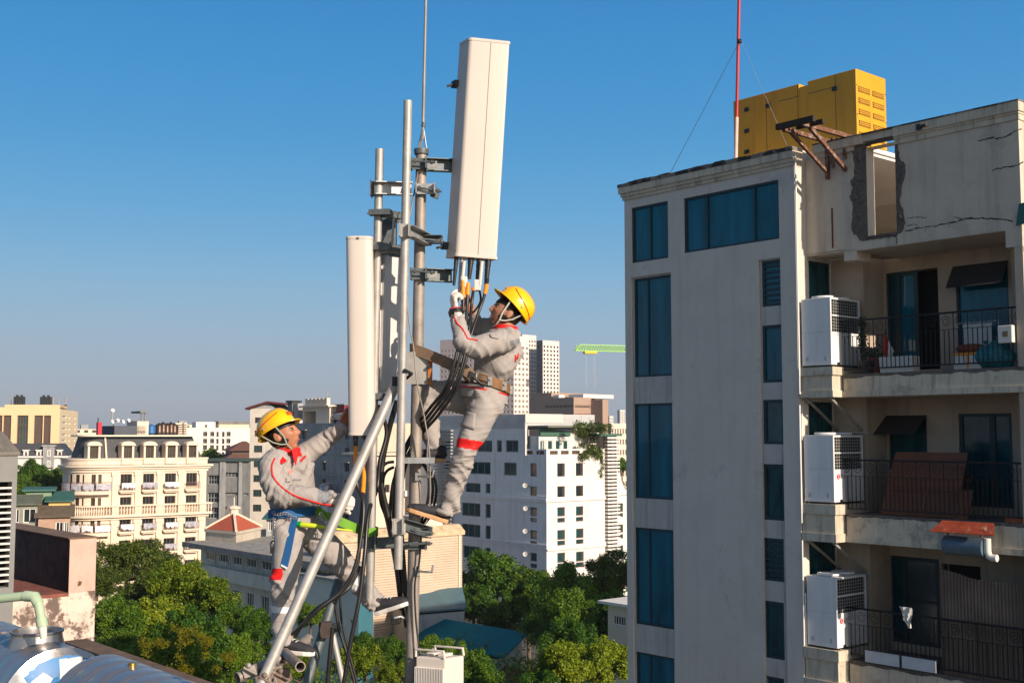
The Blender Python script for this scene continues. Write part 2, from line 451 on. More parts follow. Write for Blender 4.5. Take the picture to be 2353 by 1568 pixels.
for x, z in o2:                                   # crumbled masonry: uneven lumps between the plaster edge and the opening
    i = inn(x, z); vs.append((x, yB + .01, z))
    for k in range(K): t = k / (K - 1); vs.append((x + (i[0] - x) * t, yB - .014 - .055 * max(0, noise.noise((x * 9 + t * 5, z * 9, 1)) + .1) * math.sin(math.pi * min(1, t + .12)) + random.uniform(-.006, .006), z + (i[1] - z) * t))
mb.add(vs, [((K+1)*k + j, (K+1)*((k+1) % n) + j, (K+1)*((k+1) % n) + j + 1, (K+1)*k + j + 1) for k in range(n) for j in range(K)])
mb.build('broken_mortar', mortarM, apt)
def crack(mb, pts, w, y):
    P = [FA.front(1928 + .238 * a, 217.7 + .238 * b, y) for a, b in pts]
    Q = []
    for k in range(len(P) - 1):
        for t in range(6):
            Q.append((P[k][0] + (P[k+1][0] - P[k][0]) * t / 6 + random.uniform(-.012, .012), P[k][1] + (P[k+1][1] - P[k][1]) * t / 6 + random.uniform(-.018, .018)))
    for k in range(len(Q) - 1):
        ww = w * random.uniform(.4, 1.3)
        mb.quad((Q[k][0], y, Q[k][1] - ww), (Q[k+1][0], y, Q[k+1][1] - ww), (Q[k+1][0], y, Q[k+1][1] + ww), (Q[k][0], y, Q[k][1] + ww))
mb = MB(); y = yB - .004
crack(mb, [(640,1310),(820,1280),(1000,1250),(1130,1225),(1250,1190),(1400,1195),(1600,1205),(1690,1230)], .014, y)
crack(mb, [(640,1260),(720,1250),(760,1262)], .008, y); crack(mb, [(650,1195),(760,1185),(860,1175)], .007, y); crack(mb, [(1110,1185),(1320,1200)], .008, y)
crack(mb, [(1340,450),(1480,410),(1520,430),(1650,385),(1690,345),(1780,330)], .014, y); crack(mb, [(1470,725),(1600,700),(1700,685),(1790,640)], .012, y)
crack(mb, [(830,1290),(825,1360)], .016, y); crack(mb, [(1050,1250),(1065,1290)], .012, y); crack(mb, [(545,1370),(555,1410),(548,1430)], .05, y)
mb.build('crack', pm('crack_shadow_dirt', (.03, .027, .025), .95, .3, 10), apt, recalc=False)
x1 = FA.front(1985, 740, yB1)[0]
zfloor = []
bal = []                                           # (z top, z bottom)
for a, b in ((843, 912), (1157, 1243), (1488, 1580)):
    bal.append((FA.front(1880, a, 0)[1], FA.front(1880, b, 0)[1]))
doors = [FA.frect((2034, 628, 2160, 850), yB2), FA.frect((2201, 950, 2331, 1189), yB2), FA.frect((2042, 1274, 2163, 1512), yB2)]
doors = [(a[0], bz + .02, a[2], a[3]) for a, bz in zip(doors, [b[0] - .05 for b in bal])]
wins = [FA.frect((2194, 612, 2321, 820), yB2), FA.frect((2040, 957, 2131, 1080), yB2)]
dark3 = FA.frect((2163, 1293, 2255, 1400), yB2)
mb = MB()
wall(mb, FRONT(yB1), 0, x1, 0, pzm, [], 0)
wall(mb, SIDE(x1), yB1, yB2, 0, pzm, [], 0)
wall(mb, FRONT(yB2), x1, xR, 0, pzm, doors + wins + [dark3], 0, .12)
px_ = FA.front(2326, 700, yB2 - .3)[0]
mb.box((px_, yB2 - .3, 0), (xR, yB2 - .003, pzm - .003))
mb.box((xR - .18, yB + .002, 0), (xR, yB2 - .3, pzm - .385))  # partition that closes the balconies at the right
mb.box((x1, yB2 + .4, 0), (xR, yB2 + .45, pzm))               # backing wall behind the painted-dark door openings
mb.quad((xR, yB2 - .3, 0), (xR, 11, 0), (xR, 11, zB - 1.3), (xR, yB2 - .3, zB - 1.3))
mb.quad((0, 11, 0), (xR, 11, 0), (xR, 11, zB - 1.3), (0, 11, zB - 1.3))
mb.quad((0, yB2, pzm + .22), (xR, yB2, pzm + .22), (xR, 11, pzm + .22), (0, 11, pzm + .22))
mb.build('wall', pm('balcony_wall_plaster', (.42, .34, .27), .88, .1, 1.4, .002, 70, streak=((.09, .08, .07), .4, 3, .3)), apt)
shade_black = pm('interior_shade', (.008, .009, .01), .9, .2, 1)  # near-black sheets paint in the shade of unlit interiors
for r in doors + wins + [dark3]: mb = MB(); mb.quad((r[0], yB2 + .35, r[1]), (r[2], yB2 + .35, r[1]), (r[2], yB2 + .35, r[3]), (r[0], yB2 + .35, r[3])); mb.build('interior_shade', shade_black, apt)
FR2 = FRONT(yB2)
def leaf(r, a, b): return (r[0] + (r[2] - r[0]) * a, r[1], r[0] + (r[2] - r[0]) * b, r[3])
window(apt, FR2, leaf(doors[0], 0, .18), frameA, tealdark, -.1, .05, name='door')
window(apt, FR2, leaf(doors[0], .2, .62), frameA, teal, -.05, .1, name='door', rows=1)
window(apt, FR2, leaf(doors[1], 0, .62), frameA, tealdark, -.1, .07, name='door', splits=(.97,))
window(apt, FR2, leaf(doors[1], .63, 1), frameA, tealdark, -.06, .07, name='door')
window(apt, FR2, leaf(doors[2], 0, .3), frameA, tealdark, -.1, .06, name='door')
window(apt, FR2, leaf(doors[2], .27, 1), frameA, glass('frosted_green_glass', (.02, .045, .055), .2, .3, 1), -.05, .09, name='door', rows=2)
window(apt, FR2, wins[0], frameA, teal, -.1, .05)
window(apt, FR2, wins[1], frameA, tealdark, -.1, .05)
awn = pm('dark_awning_sheet', (.035, .033, .036), .7, .2, 3)
for w, zt, zb, o in ((wins[0], FA.front(2200, 612, yB2)[1], FA.front(2200, 664, yB2)[1], .35), (wins[1], FA.front(2040, 955, yB2)[1], FA.front(2040, 997, yB2)[1], .6)):
    mb = MB(); mb.prism([(w[0] - .06, yB2 - .01, zt), (w[2] + .02, yB2 - .01, zt), (w[2] + .02, yB2 - o, zb), (w[0] - .06, yB2 - o, zb)], (0, .012, .012))
    mb.build('awning', awn, apt)
slabs = []
def scroll(mb, cx, cz, r, y, flip=1):
    pts = [(cx + flip * r * (1 - .75 * t / 20) * math.cos(.3 + t * .55), y, cz + r * (1 - .75 * t / 20) * math.sin(.3 + t * .55)) for t in range(21)]
    mb.tube(pts, .007, 5)
railz = [(FA.front(2000, 733, yB + .03)[1]), (FA.front(2000, 1057, yB + .03)[1]), (FA.front(2000, 1400, yB + .03)[1])]
xa0, xa1 = .03, FA.front(1910, 900, 0)[0]
for k, (zt, zb) in enumerate(bal):
    h = zt - zb
    mb = MB()
    mb.box((xa0, -.02, zt - h * .27), (xa1 + .05, yB1 - .004, zt)); mb.box((xa0 + .004, .03, zb + h * .22), (xa1, yB1 - .008, zt - h * .27)); mb.box((xa0, -.01, zb), (xa1 + .04, yB1 - .006, zb + h * .22))
    ys = yB - .04
    mb.box((xa1 + .05, ys + .03, zb + .13), (xR - .02, yB2 - .004, zt - h * .25)); mb.box((xa1 + .05, ys - .01, zb), (xR - .02, yB2 - .006, zb + .13))
    mb.build('balcony_slab', plasterBand, apt)
    mb = MB(); n = 70; vs = []
    z0 = zt - h * .25
    for q in range(n + 1):
        x = xa1 + .06 + (xR - .1 - xa1) * q / n
        dz = .05 + .09 * abs(noise.noise((x * 1.3, k * 7.1, 0))) + .05 * max(0, noise.noise((x * 4, k, 3))) + random.uniform(-.01, .01)
        vs += [(x, ys + .026, z0 - dz), (x, ys + .024, z0 + .004)]
    mb.add(vs, [(2*q, 2*q+2, 2*q+3, 2*q+1) for q in range(n)])
    mb.quad((xa1 + .06, ys + .024, z0 + .004), (xR - .03, ys + .024, z0 + .004), (xR - .03, yB2 - .01, z0 + .004), (xa1 + .06, yB2 - .01, z0 + .004))
    mb.build('broken_edge', mortarM, apt)
    mb = MB(); z = zb - .01
    for xs in (.12, xa1 - .12):
        mb.bar((xs, .12, z), (xs, yB1 - .02, z - .75), .05, .05)
    mb.bar((.1, yB1 - .03, z - .8), (xa1 + .05, yB1 - .03, z - .8), .05, .05)
    mb.build('strut', galv, apt)
    mb = MB(); y = yB + .03; zr = railz[k]; zl = z0 + .12; xs0, xs1 = xa1 - .14, xR - .18
    mb.bar((xs0, y, zr), (xs1, y, zr), .055, .04); mb.bar((xs0, y, zl), (xs1, y, zl), .03, .03); mb.bar((xs0, y, zr - .36), (xs1, y, zr - .36), .02, .012)
    nb = 40
    for q in range(nb + 1):
        x = xs0 + (xs1 - xs0) * q / nb
        mb.bar((x, y, zl), (x, y, zr if q % 3 == 0 else zr - .36), .016, .016)
    for q in range(0, nb, 3):
        x = xs0 + (xs1 - xs0) * (q + 1.5) / nb; r = (xs1 - xs0) / nb * 1.2
        scroll(mb, x, zr - .19, r, y, 1 if q % 2 else -1)
    mb.bar((xs0, y, zr), (xs0, yB1, zr), .05, .04)
    for q in range(8): mb.bar((xs0, y + (yB1 - y) * q / 7, zl), (xs0, y + (yB1 - y) * q / 7, zr), .016, .016)
    mb.build('railing', pm('black_iron', (.012, .012, .015), .55, .3, 8, metal=.3), apt)
xs, zs0 = FA.front(1911, 478, yB); zs1 = FA.front(1911, 570, yB)[1]
mb = MB(); mb.box((xs - .022, yB - .006, zs1), (xs + .022, yB, zs0)); mb.build('rust_stain', pm('red_rust_stain', (.14, .03, .018), .8, .3, 4), apt)
x, z = FA.front(2345, 500, yB - .06); x0, _ = FA.front(2332, 500, yB - .06); z1 = FA.front(2340, 468, yB - .06)[1]; z0 = FA.front(2340, 515, yB - .06)[1]
mb = MB(); mb.prism([(x0, yB - .05, z0 - .02), (x + .5, yB - .05, z0 + .05), (x + .5, yB - .05, z1 + .05), (x0 + .08, yB - .05, z1)], (0, .02, 0))
tt = mb.build('tarpaulin', pm('teal_sheet', (.02, .1, .1), .6, .2, 2), None, loc=FA.o, rotz=FA.a); tag(tt, 'teal plastic sheet hung at the right end of the roof parapet', 'sheet')
mb = MB(); mb.box((0, 11.1, 0), (5, 45.9, 9)); mb.build('added_shade_link', plasterA, apt)  # low connector to the added shading block, unseen
mb = MB(); mb.box((0, 46, 0), (6, 64, 44)); mb.build('added_shade_block', plasterA, apt)  # unseen block added to throw shade over the trees
for q in range(9):
    for x in (1.0, 3.6): window(apt, FRONT(46), (x, 10 + q * 3.6, x + 1.4, 11.8 + q * 3.6), frameA, tealdark, .0, .07, cols=2)  # windows dressing the added block
gx1 = FA.front(2002, 400, .95)[0]
zp = zA - .12
mb = MB(); mb.box((xL + .3, 1.0, zA - .3), (gx1, 6.5, zp - .1)); mb.box((xL + .25, .9, zp - .1), (gx1 + .05, 6.6, zp))
mb.build('roof_room', whiteplaster, apt)
mb = MB()
for zz_ in (.55, .75): mb.bar((gx1 + .35, 2.2, pzm + .22 + zz_), (gx1 + .35, 5.5, pzm + .22 + zz_), .035, .035)
for yy in (2.2, 3.3, 4.4, 5.5): mb.bar((gx1 + .35, yy, pzm + .22), (gx1 + .35, yy, pzm + 1.3), .035, .035)
mb.build('roof_rail', rustM, apt)
yg = 1.75
xg1 = FA.front(1967, 230, yg)[0]; xg0 = FA.front(1685, 300, yg)[0]
zg1 = FA.front(1967, 157, yg)[1]
ye = FA.side(2035, 230, xg1)[0]
yel = pm('yellow_powder_coat', (.62, .3, .006), .45, .06, .8, .0006, 60, streak=((.26, .13, .01), .45, 2.5, .3))
gen = thing('generator', 'big yellow generator canopy with vents standing on the apartment roof', 'generator', FA.m @ V((xg0, yg, zp)), FA.a)
L_, D_, H_ = xg1 - xg0, ye - yg, zg1 - zp
sx = lambda p, q=300: FA.front(p, q, yg)[0] - xg0
mb = MB()
g0, g1 = sx(1836, 250), sx(1856, 250)
mb.box((0, 0, .12), (g0, D_, H_)); mb.box((g0, .012, .12), (g1, D_ - .02, H_ - .09)); mb.box((g1, 0, .12), (L_, D_, H_))
mb.build('canopy', yel, gen, bevel=.012)
mb = MB(); mb.box((.02, .05, 0), (L_ - .02, D_ - .05, .117)); mb.build('base_frame', darksteel, gen)
mb = MB()
for p in (1761, 1834, 1921): mb.box((sx(p) - .006, -.003, .14), (sx(p) + .006, .01, H_ - .02))
zz_ = H_ - .33
mb.box((sx(1790), -.0035, zz_), (g0, .01, zz_ + .012)); mb.box((g1, -.0035, zz_), (sx(1925), .01, zz_ + .012))
mb.build('seam', darksteel, gen)
for (p, q) in ((1716, 252), (1716, 301), (1716, 349), (1765, 243), (1918, 204)):
    x, z = FA.front(p, q, yg); mb = MB(); mb.box((x - xg0 - .07, -.035, z - zp - .05), (x - xg0 + .07, -.001, z - zp + .05)); mb.box((x - xg0 - .045, -.04, z - zp - .03), (x - xg0 + .03, -.036, z - zp + .03))
    mb.build('latch', darksteel, gen)
for c in range(2):
    for r in range(6):
        y0 = D_ * (.07 + .47 * c); y1 = y0 + D_ * .38; z0 = H_ * (.13 + .125 * r); z1 = z0 + H_ * .06
        mb = MB(); mb.box((L_ + .001, y0, z0), (L_ + .006, y1, z1), 0)
        for q in range(1, 10): mb.box((L_ + .007, y0 + (y1 - y0) * q / 10 - .008, z0), (L_ + .013, y0 + (y1 - y0) * q / 10 + .008, z1), 1)
        for q in range(1, 3): mb.box((L_ + .007, y0, z0 + (z1 - z0) * q / 3 - .008), (L_ + .012, y1, z0 + (z1 - z0) * q / 3 + .008), 1)
        mb.build('vent', [darksteel, yel], gen)
mb = MB()
for zz_ in (.18, .5, .82):
    for yy in (.02, .98): mb.sphere((L_ + .005, D_ * yy, H_ * zz_), .016, 6, 4)
mb.build('bolt', darksteel, gen)
xr_ = FA.front(1942, 319, yB)[0]; xl_ = FA.front(1902, 323, yB)[0]
o1 = FA.side(1840, 283, xr_); o2_ = FA.side(1803.5, 291, xl_)
hb = fthing('hoist_bracket', 'rusty steel hoist bracket jutting out over the roof parapet', 'bracket', FA)
mb = MB(); hz = o1[1]
mb.bar((xr_, yB + .25, hz), (xr_, o1[0], hz), .09, .1); mb.bar((xl_, yB + .25, hz - .04), (xl_, o1[0], hz - .04), .09, .1)
mb.build('outrigger', rustM, hb)
yo = o1[0] - .05
mb = MB(); a = FA.front(1784, 287, yo)[0]; b = FA.front(1870, 266, yo)[0]
mb.bar((a, yo, hz + .02), (b, yo, hz + .02), .1, .13); mb.bar((a + .3, yo + .35, hz + .02), (b, yo + .35, hz + .02), .08, .1)
mb.build('cross_beam', pm('dark_rust', (.035, .022, .018), .8, .3, 9), hb)
mb = MB()
p = FA.side(1858, 290, xr_); q = FA.side(1928, 387, xr_); mb.bar((xr_, p[0], p[1]), (xr_, yB - .01, q[1]), .075, .085)
p2 = FA.side(1816, 304, xl_); q2 = FA.side(1884, 395, xl_); mb.bar((xl_, p2[0], p2[1]), (xl_, yB - .01, q2[1]), .07, .07)
mb.bar((xr_, yB - .05, hz), (xr_, yB - .05, hz - .55), .07, .07); mb.bar((xl_, yB - .05, hz), (xl_, yB - .05, hz - .95), .1, .07); mb.bar((xl_ + .15, yB - .05, hz), (xl_ + .15, yB - .05, hz - .7), .06, .06)
mb.build('brace', rustM, hb)
mb = MB()
for k in range(5): mb.sphere((xr_ - .12 + .05 * k, yo + .2 + .1 * k, hz + .1), .045, 8, 5)
mb.build('lashing', rustM, hb, smooth=True)
cam_ = fthing('security_camera', 'small dark camera clipped on the parapet coping right of the generator', 'camera', FA)
x, z = FA.front(2112, 292, yB - .1); mb = MB(); mb.box((x - .05, yB - .16, z - .07), (x + .05, yB - .02, z + .06)); mb.cyl((x, yB - .1, z), (x + .2, yB - .16, z + .01), .03); mb.build('body', darksteel, cam_)
ym = 1.2
p0 = FA.m @ V((FA.front(1688, 362, ym)[0], ym, zA - .25)); a = FA.front(1688, 362, ym); t = FA.front(1701, -160, ym)
base = V((a[0], ym, zA - .25)); top = V((t[0], ym, t[1]))
ms = fthing('aerial_mast', 'thin red and white aerial mast guyed on the apartment roof edge', 'mast', FA)
lm = lambda k: base.lerp(top, k)
mb = MB(); mb.tube([lm(0), lm(.26)], .05, 10); mb.build('lower_pole', pm('pale_pink_paint', (.62, .42, .38), .5, .2, 3), ms, smooth=True)
mb = MB(); mb.tube([lm(.26), lm(1)], .042, 10); mb.build('upper_pole', pm('red_mast_paint', (.42, .03, .03), .45, .2, 3), ms, smooth=True)
gp = FA.front(1699, 95, ym)
mb = MB(); mb.lathe((gp[0], ym, gp[1] - .05), [(.05, 0), (.065, .02), (.065, .08), (.05, .1)], 10); mb.build('guy_collar', darksteel, ms)
q = FA.front(1536, 402, .1)
mb = MB(); mb.tube([(gp[0], ym, gp[1]), (q[0], .1, zA + .02)], .007, 5); tag(mb.build('guy_wire', darksteel, None, loc=FA.o, rotz=FA.a), 'long dark guy wire running left from the red mast to the roof coping', 'wire')
q = FA.front(1812, 340, .15)
mb = MB(); mb.tube([(gp[0] + .05, ym, gp[1]), (q[0], .15, zA + .02)], .0045, 5); tag(mb.build('guy_wire', galv, None, loc=FA.o, rotz=FA.a), 'pale guy wire crossing the yellow generator down to the roof corner', 'wire')
acw = pm('white_enamel', (.68, .69, .7), .45, .04, 2, streak=((.45, .43, .4), .35, 4, .6))
acg = pm('black_fin_coil', (.012, .013, .015), .6, .2, 20)
labs = ['white outdoor air conditioner on the top balcony ledge, no emblem on its front',
        'white outdoor air conditioner with red emblem on the middle balcony ledge',
        'white outdoor air conditioner with red emblem on the lowest balcony ledge']
redE = pm('red_emblem', (.6, .02, .06), .5, .05, 3); blackE = pm('dark_lettering', (.03, .03, .03), .5, .05, 3); whiteE = pm('white_lettering', (.8, .8, .8), .5, .02, 3)
def text_mesh(s, size, m, parent, M4, name='lettering', ext=.002):
    cu = bpy.data.curves.new('t', 'FONT'); cu.body = s; cu.size = size; cu.extrude = ext; cu.align_x = 'CENTER'; cu.align_y = 'CENTER'
    to = bpy.data.objects.new('t', cu); COL.objects.link(to)
    C.view_layer.update()
    me = bpy.data.meshes.new_from_object(to.evaluated_get(C.evaluated_depsgraph_get()))
    bpy.data.objects.remove(to); me.transform(M4); me.materials.clear(); me.materials.append(m)
    return link(name, me, parent)
for k, (yt, yb_) in enumerate(((684, 836), (999, 1156), (1323, 1487))):
    x0, x1_ = .09, FA.front(1908, 800, .02)[0]
    zt = FA.front(1880, yt, .02)[1]; zb = bal[k][0] + .05
    zt = max(zt, zb + 1.35)
    D = 1.2; W = x1_ - x0; H = zt - zb
    ac = thing('air_conditioner', labs[k], 'air conditioner', FA.m @ V((x0, .04, zb)), FA.a, 'outdoor air conditioners on the balcony ledges')
    mb = MB(); mb.box((0, 0, 0), (W, D, .49 * H))
    mb.box((0, 0, .49 * H), (W - .06, D, H))
    mb.box((W - .06, 0, .49 * H), (W, .05, H)); mb.box((W - .06, D - .05, .49 * H), (W, D, H)); mb.box((W - .06, .05, H - .05), (W, D - .05, H)); mb.box((W - .06, .05, .72 * H), (W, D - .05, .745 * H))
    mb.build('cabinet', acw, ac, bevel=.01)
    for (a, b) in ((.49, .72), (.745, H and (H - .05) / H)):
        mb = MB(); mb.box((W - .055, .05, a * H), (W - .04, D - .05, b * H), 0)
        for q in range(1, 12): y = .05 + (D - .1) * q / 12; mb.box((W - .012, y - .006, a * H), (W - .004, y + .006, b * H), 1)
        for q in range(1, 5): z = a * H + (b - a) * H * q / 5; mb.box((W - .011, .05, z - .006), (W - .003, D - .05, z + .006), 1)
        mb.build('grille', [acg, pm('grey_grille_wire', (.3, .3, .29), .5, .1, 5)], ac)
    for yc in (.32, .88):
        mb = MB(); mb.lathe((W / 2, yc, H), [(.25, .002), (.28, .03), (.27, .06), (.22, .065), (.2, .05), (.08, .055), (.0, .06)], 20)
        mb.build('fan_shroud', acw, ac, smooth=True)
    mb = MB()
    for y in (.12, D - .12): mb.box((.04, y - .05, -.045), (W - .04, y + .05, -.002))
    mb.box((W + .001, .22, .002), (W + .01, .32, .06))
    mb.build('foot', rubber, ac)
    mb = MB()
    for y in (.06, .5): mb.box((-.004, y, .1), (-.001, y + .1, .2))
    for x in (.1, W - .2): mb.box((x, -.004, .1), (x + .08, -.0005, .2))
    mb.build('handle', pm('grey_plastic', (.45, .45, .46), .5, .05, 3), ac)
    if k:
        mb = MB(); mb.lathe((W + .001, .17, .38 * H), [(.062, 0), (.062, .004), (0, .005)], 20, (1, 0, 0)); em = mb.build('emblem', redE, ac)
        mb = MB(); mb.lathe((W + .006, .15, .4 * H), [(.011, 0), (.011, .001)], 8, (1, 0, 0)); mb.box((W + .006, .165, .355 * H), (W + .0075, .174, .4 * H)); mb.box((W + .006, .174, .355 * H), (W + .0075, .196, .362 * H)); mb.build('mark', whiteE, em)
        M4 = Matrix.Translation((W + .001, .335, .38 * H)) @ Matrix(((0, 0, 1, 0), (1, 0, 0, 0), (0, 1, 0, 0), (0, 0, 0, 1)))
        text_mesh('LG', .13, blackE, ac, M4)
    mb = MB(); mb.tube([(-.03, .1, .1 * H), (-.07, .08, -.1), (-.07, .05, -.5)], .016, 6); mb.build('refrigerant_pipe', acw, ac)
zf = [b[0] - (b[0] - b[1]) * .25 + .005 for b in bal]
def bx_at(px0, px1, y): return FA.front(px0, 800, y)[0], FA.front(px1, 800, y)[0]
def put(name, label, cat, x, y, z, group=None): return thing(name, label, cat, FA.m @ V((x, y, z)), FA.a, group)
foam = pm('white_foam', (.62, .6, .56), .85, .06, 4, .002, 60)
a, b = bx_at(2024, 2099, .62)
t = put('planter_trough', 'long white planter trough on the top balcony floor before the open door', 'planter', a, .55, zf[0])
mb = MB(); mb.prism([(0, 0, 0), (b - a, 0, 0), (b - a, 0, .36), (-.03, 0, .36)], (0, .3, 0)); mb.build('trough', foam, t, bevel=.01); mb = MB(); mb.box((.0, .03, .361), (b - a - .02, .27, .364)); mb.build('soil', mortarM, t)
a, b = bx_at(2190, 2252, .62)
t = put('foam_box', 'white foam box with orange tape on the top balcony floor', 'box', a, .6, zf[0])
mb = MB(); mb.box((0, 0, 0), (b - a, .4, .3)); mb.build('box', foam, t, bevel=.012); mb = MB(); mb.box((-.01, -.01, .302), (b - a + .01, .41, .36)); mb.build('lid', orangeM, t, bevel=.01); mb = MB(); mb.box((.3, -.006, .02), (.35, -.0005, .3)); mb.build('tape', orangeM, t)
t = put('sack', 'rust-brown sack lying on the white foam box', 'sack', a + .3, .8, zf[0] + .36)
mb = MB(); mb.sphere((0, 0, .09), 1, 14, 8, sc=(.34, .2, .11)); mb.build('sack_body', pm('rust_brown_sack', (.2, .06, .03), .9, .2, 6, .01, 20), t, smooth=True); mb = MB(); mb.tube([(.3, 0, .1), (.4, 0, .12)], [.03, .05], 8); mb.build('neck', pm('rust_brown_sack', (.2, .06, .03)), t)
bagM = pm('teal_plastic_bag', (.01, .17, .2), .4, .3, 6, .02, 9)
for q, (px, sc_, lab) in enumerate(((2262, .27, 'teal plastic bag beside the white foam box'), (2290, .3, 'largest teal plastic bag in the middle of the bag row'), (2312, .22, 'teal plastic bag at the right end of the bag row'))):
    x = FA.front(px, 800, .7)[0]; t = put('plastic_bag', lab, 'bag', x, .72, zf[0], 'teal bags on the top balcony')
    mb = MB(); mb.sphere((0, 0, sc_ * .9), sc_, 12, 8, sc=(.85, .7, .95 + .2 * (q == 1))); 
    for i in range(len(mb.v)): mb.v[i] += V((noise.noise(mb.v[i] * 6), noise.noise(mb.v[i] * 6 + V((9, 0, 0))), 0)) * .05
    for i in range(len(mb.v)): mb.v[i].z = max(mb.v[i].z, .004)
    mb.build('bag_body', bagM, t, smooth=True); mb = MB(); mb.tube([(0, 0, sc_ * 1.9), (.02, 0, sc_ * 2.2)], [.02, .06], 8); mb.build('knot', bagM, t)
x0 = FA.front(2298, 770, .42)[0]; x1_ = FA.front(2331, 770, .42)[0]; zz_ = FA.front(2310, 788, .42)[1]
t = put('meter_box', 'small white box hung on the top balcony railing near its right end', 'box', x0, .3, zz_)
mb = MB(); mb.box((0, 0, 0), (x1_ - x0, .14, .36)); mb.build('case', foam, t, bevel=.015); mb = MB(); mb.box((.1, -.006, .12), (.22, -.001, .24)); mb.build('label', pm('brown_label', (.2, .14, .08), .6), t)
x0 = FA.front(2160 + 60, 760, 1.9)[0]
t = put('laundry_rack', 'white washing hung on a rack behind the top balcony railing', 'laundry', x0, 1.7, zf[0])
mb = MB(); vs = []
for q in range(13):
    for r in range(7): vs.append((q * .06, .05 * math.sin(q * 1.3 + r * .4), .35 + r * .12))
mb.add(vs, [(q * 7 + r, q * 7 + 7 + r, q * 7 + 8 + r, q * 7 + r + 1) for q in range(12) for r in range(6)]); mb.build('cloth', foam, t, smooth=True)
mb = MB(); mb.bar((-.1, 0, 1.1), (.85, 0, 1.1), .02, .02); mb.bar((-.1, 0, 0), (-.1, 0, 1.1), .02, .02); mb.bar((.85, 0, 0), (.85, 0, 1.1), .02, .02); mb.build('frame', galv, t)
x0 = FA.front(2036, 800, .7)[0]
t = put('folded_umbrella', 'folded red and white umbrella leaning by the top balcony door', 'umbrella', x0, .75, zf[0])
mb = MB(); mb.tube([(0, 0, .2), (-.02, 0, .55), (-.05, 0, .9)], [.03, .09, .02], 8, mi=0); mb.tube([(0, 0, .12), (.08, 0, .5), (.0, .02, .75)], [.02, .07, .01], 8, mi=1); mb.build('canopy', [pm('red_cloth', (.45, .03, .03), .8, .1, 3), foam], t); mb = MB(); mb.tube([(.0, 0, 0), (-.05, 0, 1.0)], .012, 6); mb.build('handle', darksteel, t)
x0 = FA.front(2008, 820, .75)[0]
t = put('plant_pot', 'dark pot with a trailing plant at the left end of the top balcony', 'plant', FA.front(1992, 840, .6)[0], .62, zf[0])
mb = MB(); mb.lathe((0, 0, 0), [(.14, 0), (.2, .26), (.21, .28), (.17, .27)], 14); mb.build('pot', pm('dark_pot', (.03, .03, .035), .6), t, smooth=True)
leafD = pm('dark_leaf', (.035, .06, .025), .6, .5, 9)
mb = MB()
for q in range(260):
    th = random.random() * 6.28; z = .25 + random.random() ** .8 * 1.05; r = .2 * (1.1 - z * .5) * random.random()
    c = V((r * math.cos(th) - .12 * (z > .5), r * math.sin(th) * .6, z)); d1 = V((random.gauss(0, 1), random.gauss(0, 1), random.gauss(0, 1))).normalized() * .045; d2 = d1.orthogonal().normalized() * .025
    mb.quad(c - d1, c - d2, c + d1, c + d2)
mb.build('foliage', leafD, t, recalc=False)
t = put('plant_pot', 'terracotta pot beside the trailing plant on the top balcony', 'plant', FA.front(2012, 840, .75)[0], .75, zf[0])
mb = MB(); mb.lathe((0, 0, 0), [(.12, 0), (.17, .3), (.19, .31), (.19, .36), (.15, .35)], 14); mb.build('pot', pm('terracotta', (.2, .06, .04), .8, .2, 5), t, smooth=True)
mb = MB()
for q in range(90):
    c = V((random.gauss(0, .09), random.gauss(0, .07), .38 + abs(random.gauss(0, .14)))); d1 = V((random.gauss(0, 1), random.gauss(0, 1), random.gauss(0, 1))).normalized() * .05; d2 = d1.orthogonal().normalized() * .02
    mb.quad(c - d1, c - d2, c + d1, c + d2)
mb.build('foliage', leafD, t, recalc=False)
wood = pm('brown_board', (.15, .05, .022), .6, .25, 2, .001, 30, stretch=(1, 1, 6))
def board(px0, px1, y, lean, ytop, lab, m=wood, th=.025, panel=True):
    a, b = FA.front(px0, 1180, y)[0], FA.front(px1, 1180, y)[0]; h = FA.front((px0 + px1) / 2, ytop, y + lean)[1] - zf[1]
    t = put('wooden_board', lab, 'board', a, y, zf[1], 'boards leaning on the middle balcony')
    mb = MB(); mb.prism([(0, 0, 0), (b - a, 0, 0), (b - a + .05, lean, h), (.12, lean, h)], (0, th, 0)); mb.build('panel', m, t)
    if panel:
        mb = MB()
        for fz in (.02, .42, .86):
            p0 = V((.02, -.012, 0)).lerp(V((.14, lean - .012, h)), fz); p1 = V((b - a - .02, -.012, 0)).lerp(V((b - a + .03, lean - .012, h)), fz); mb.bar(p0, p1, .06, .02, (0, 0, 1))
        for fx in (.55,): mb.bar(V(((b - a) * fx, -.014, 0)), V(((b - a) * fx + .05, lean * .42 - .014, h * .42)), .07, .02, (0, 1, 0))
        mb.build('batten', pm('brown_batten', (.19, .07, .035), .6, .2, 3), t)
board(2022, 2195, .75, .5, 1038, 'wide brown door panel leaning on the middle balcony')
board(2188, 2222, .62, .18, 1125, 'narrow brown offcut leaning right of the wide door panel', panel=True)
board(2172, 2206, 1.0, .5, 1090, 'dark plank standing between the wide panel and the offcut', pm('dark_plank', (.05, .02, .012), .7), panel=True)
x0, x1_ = bx_at(2295, 2340, .5)
t = put('clay_brick', 'single orange brick lying at the right end of the middle balcony', 'brick', x0, .5, zf[1]); mb = MB(); mb.box((0, 0, 0), (.42, .14, .12)); mb.build('brick', pm('brick_clay', (.3, .09, .045), .9, .2, 8), t, bevel=.008)
mb = MB(); mb.box((.06, .03, .121), (.36, .11, .124)); mb.build('mortar', mortarM, t)
a, b = FA.front(2164, 1400, .62)[0], xR - .25; zt = FA.front(2164, 1303, .62)[1]
mb = MB(); n = 150; vs = []
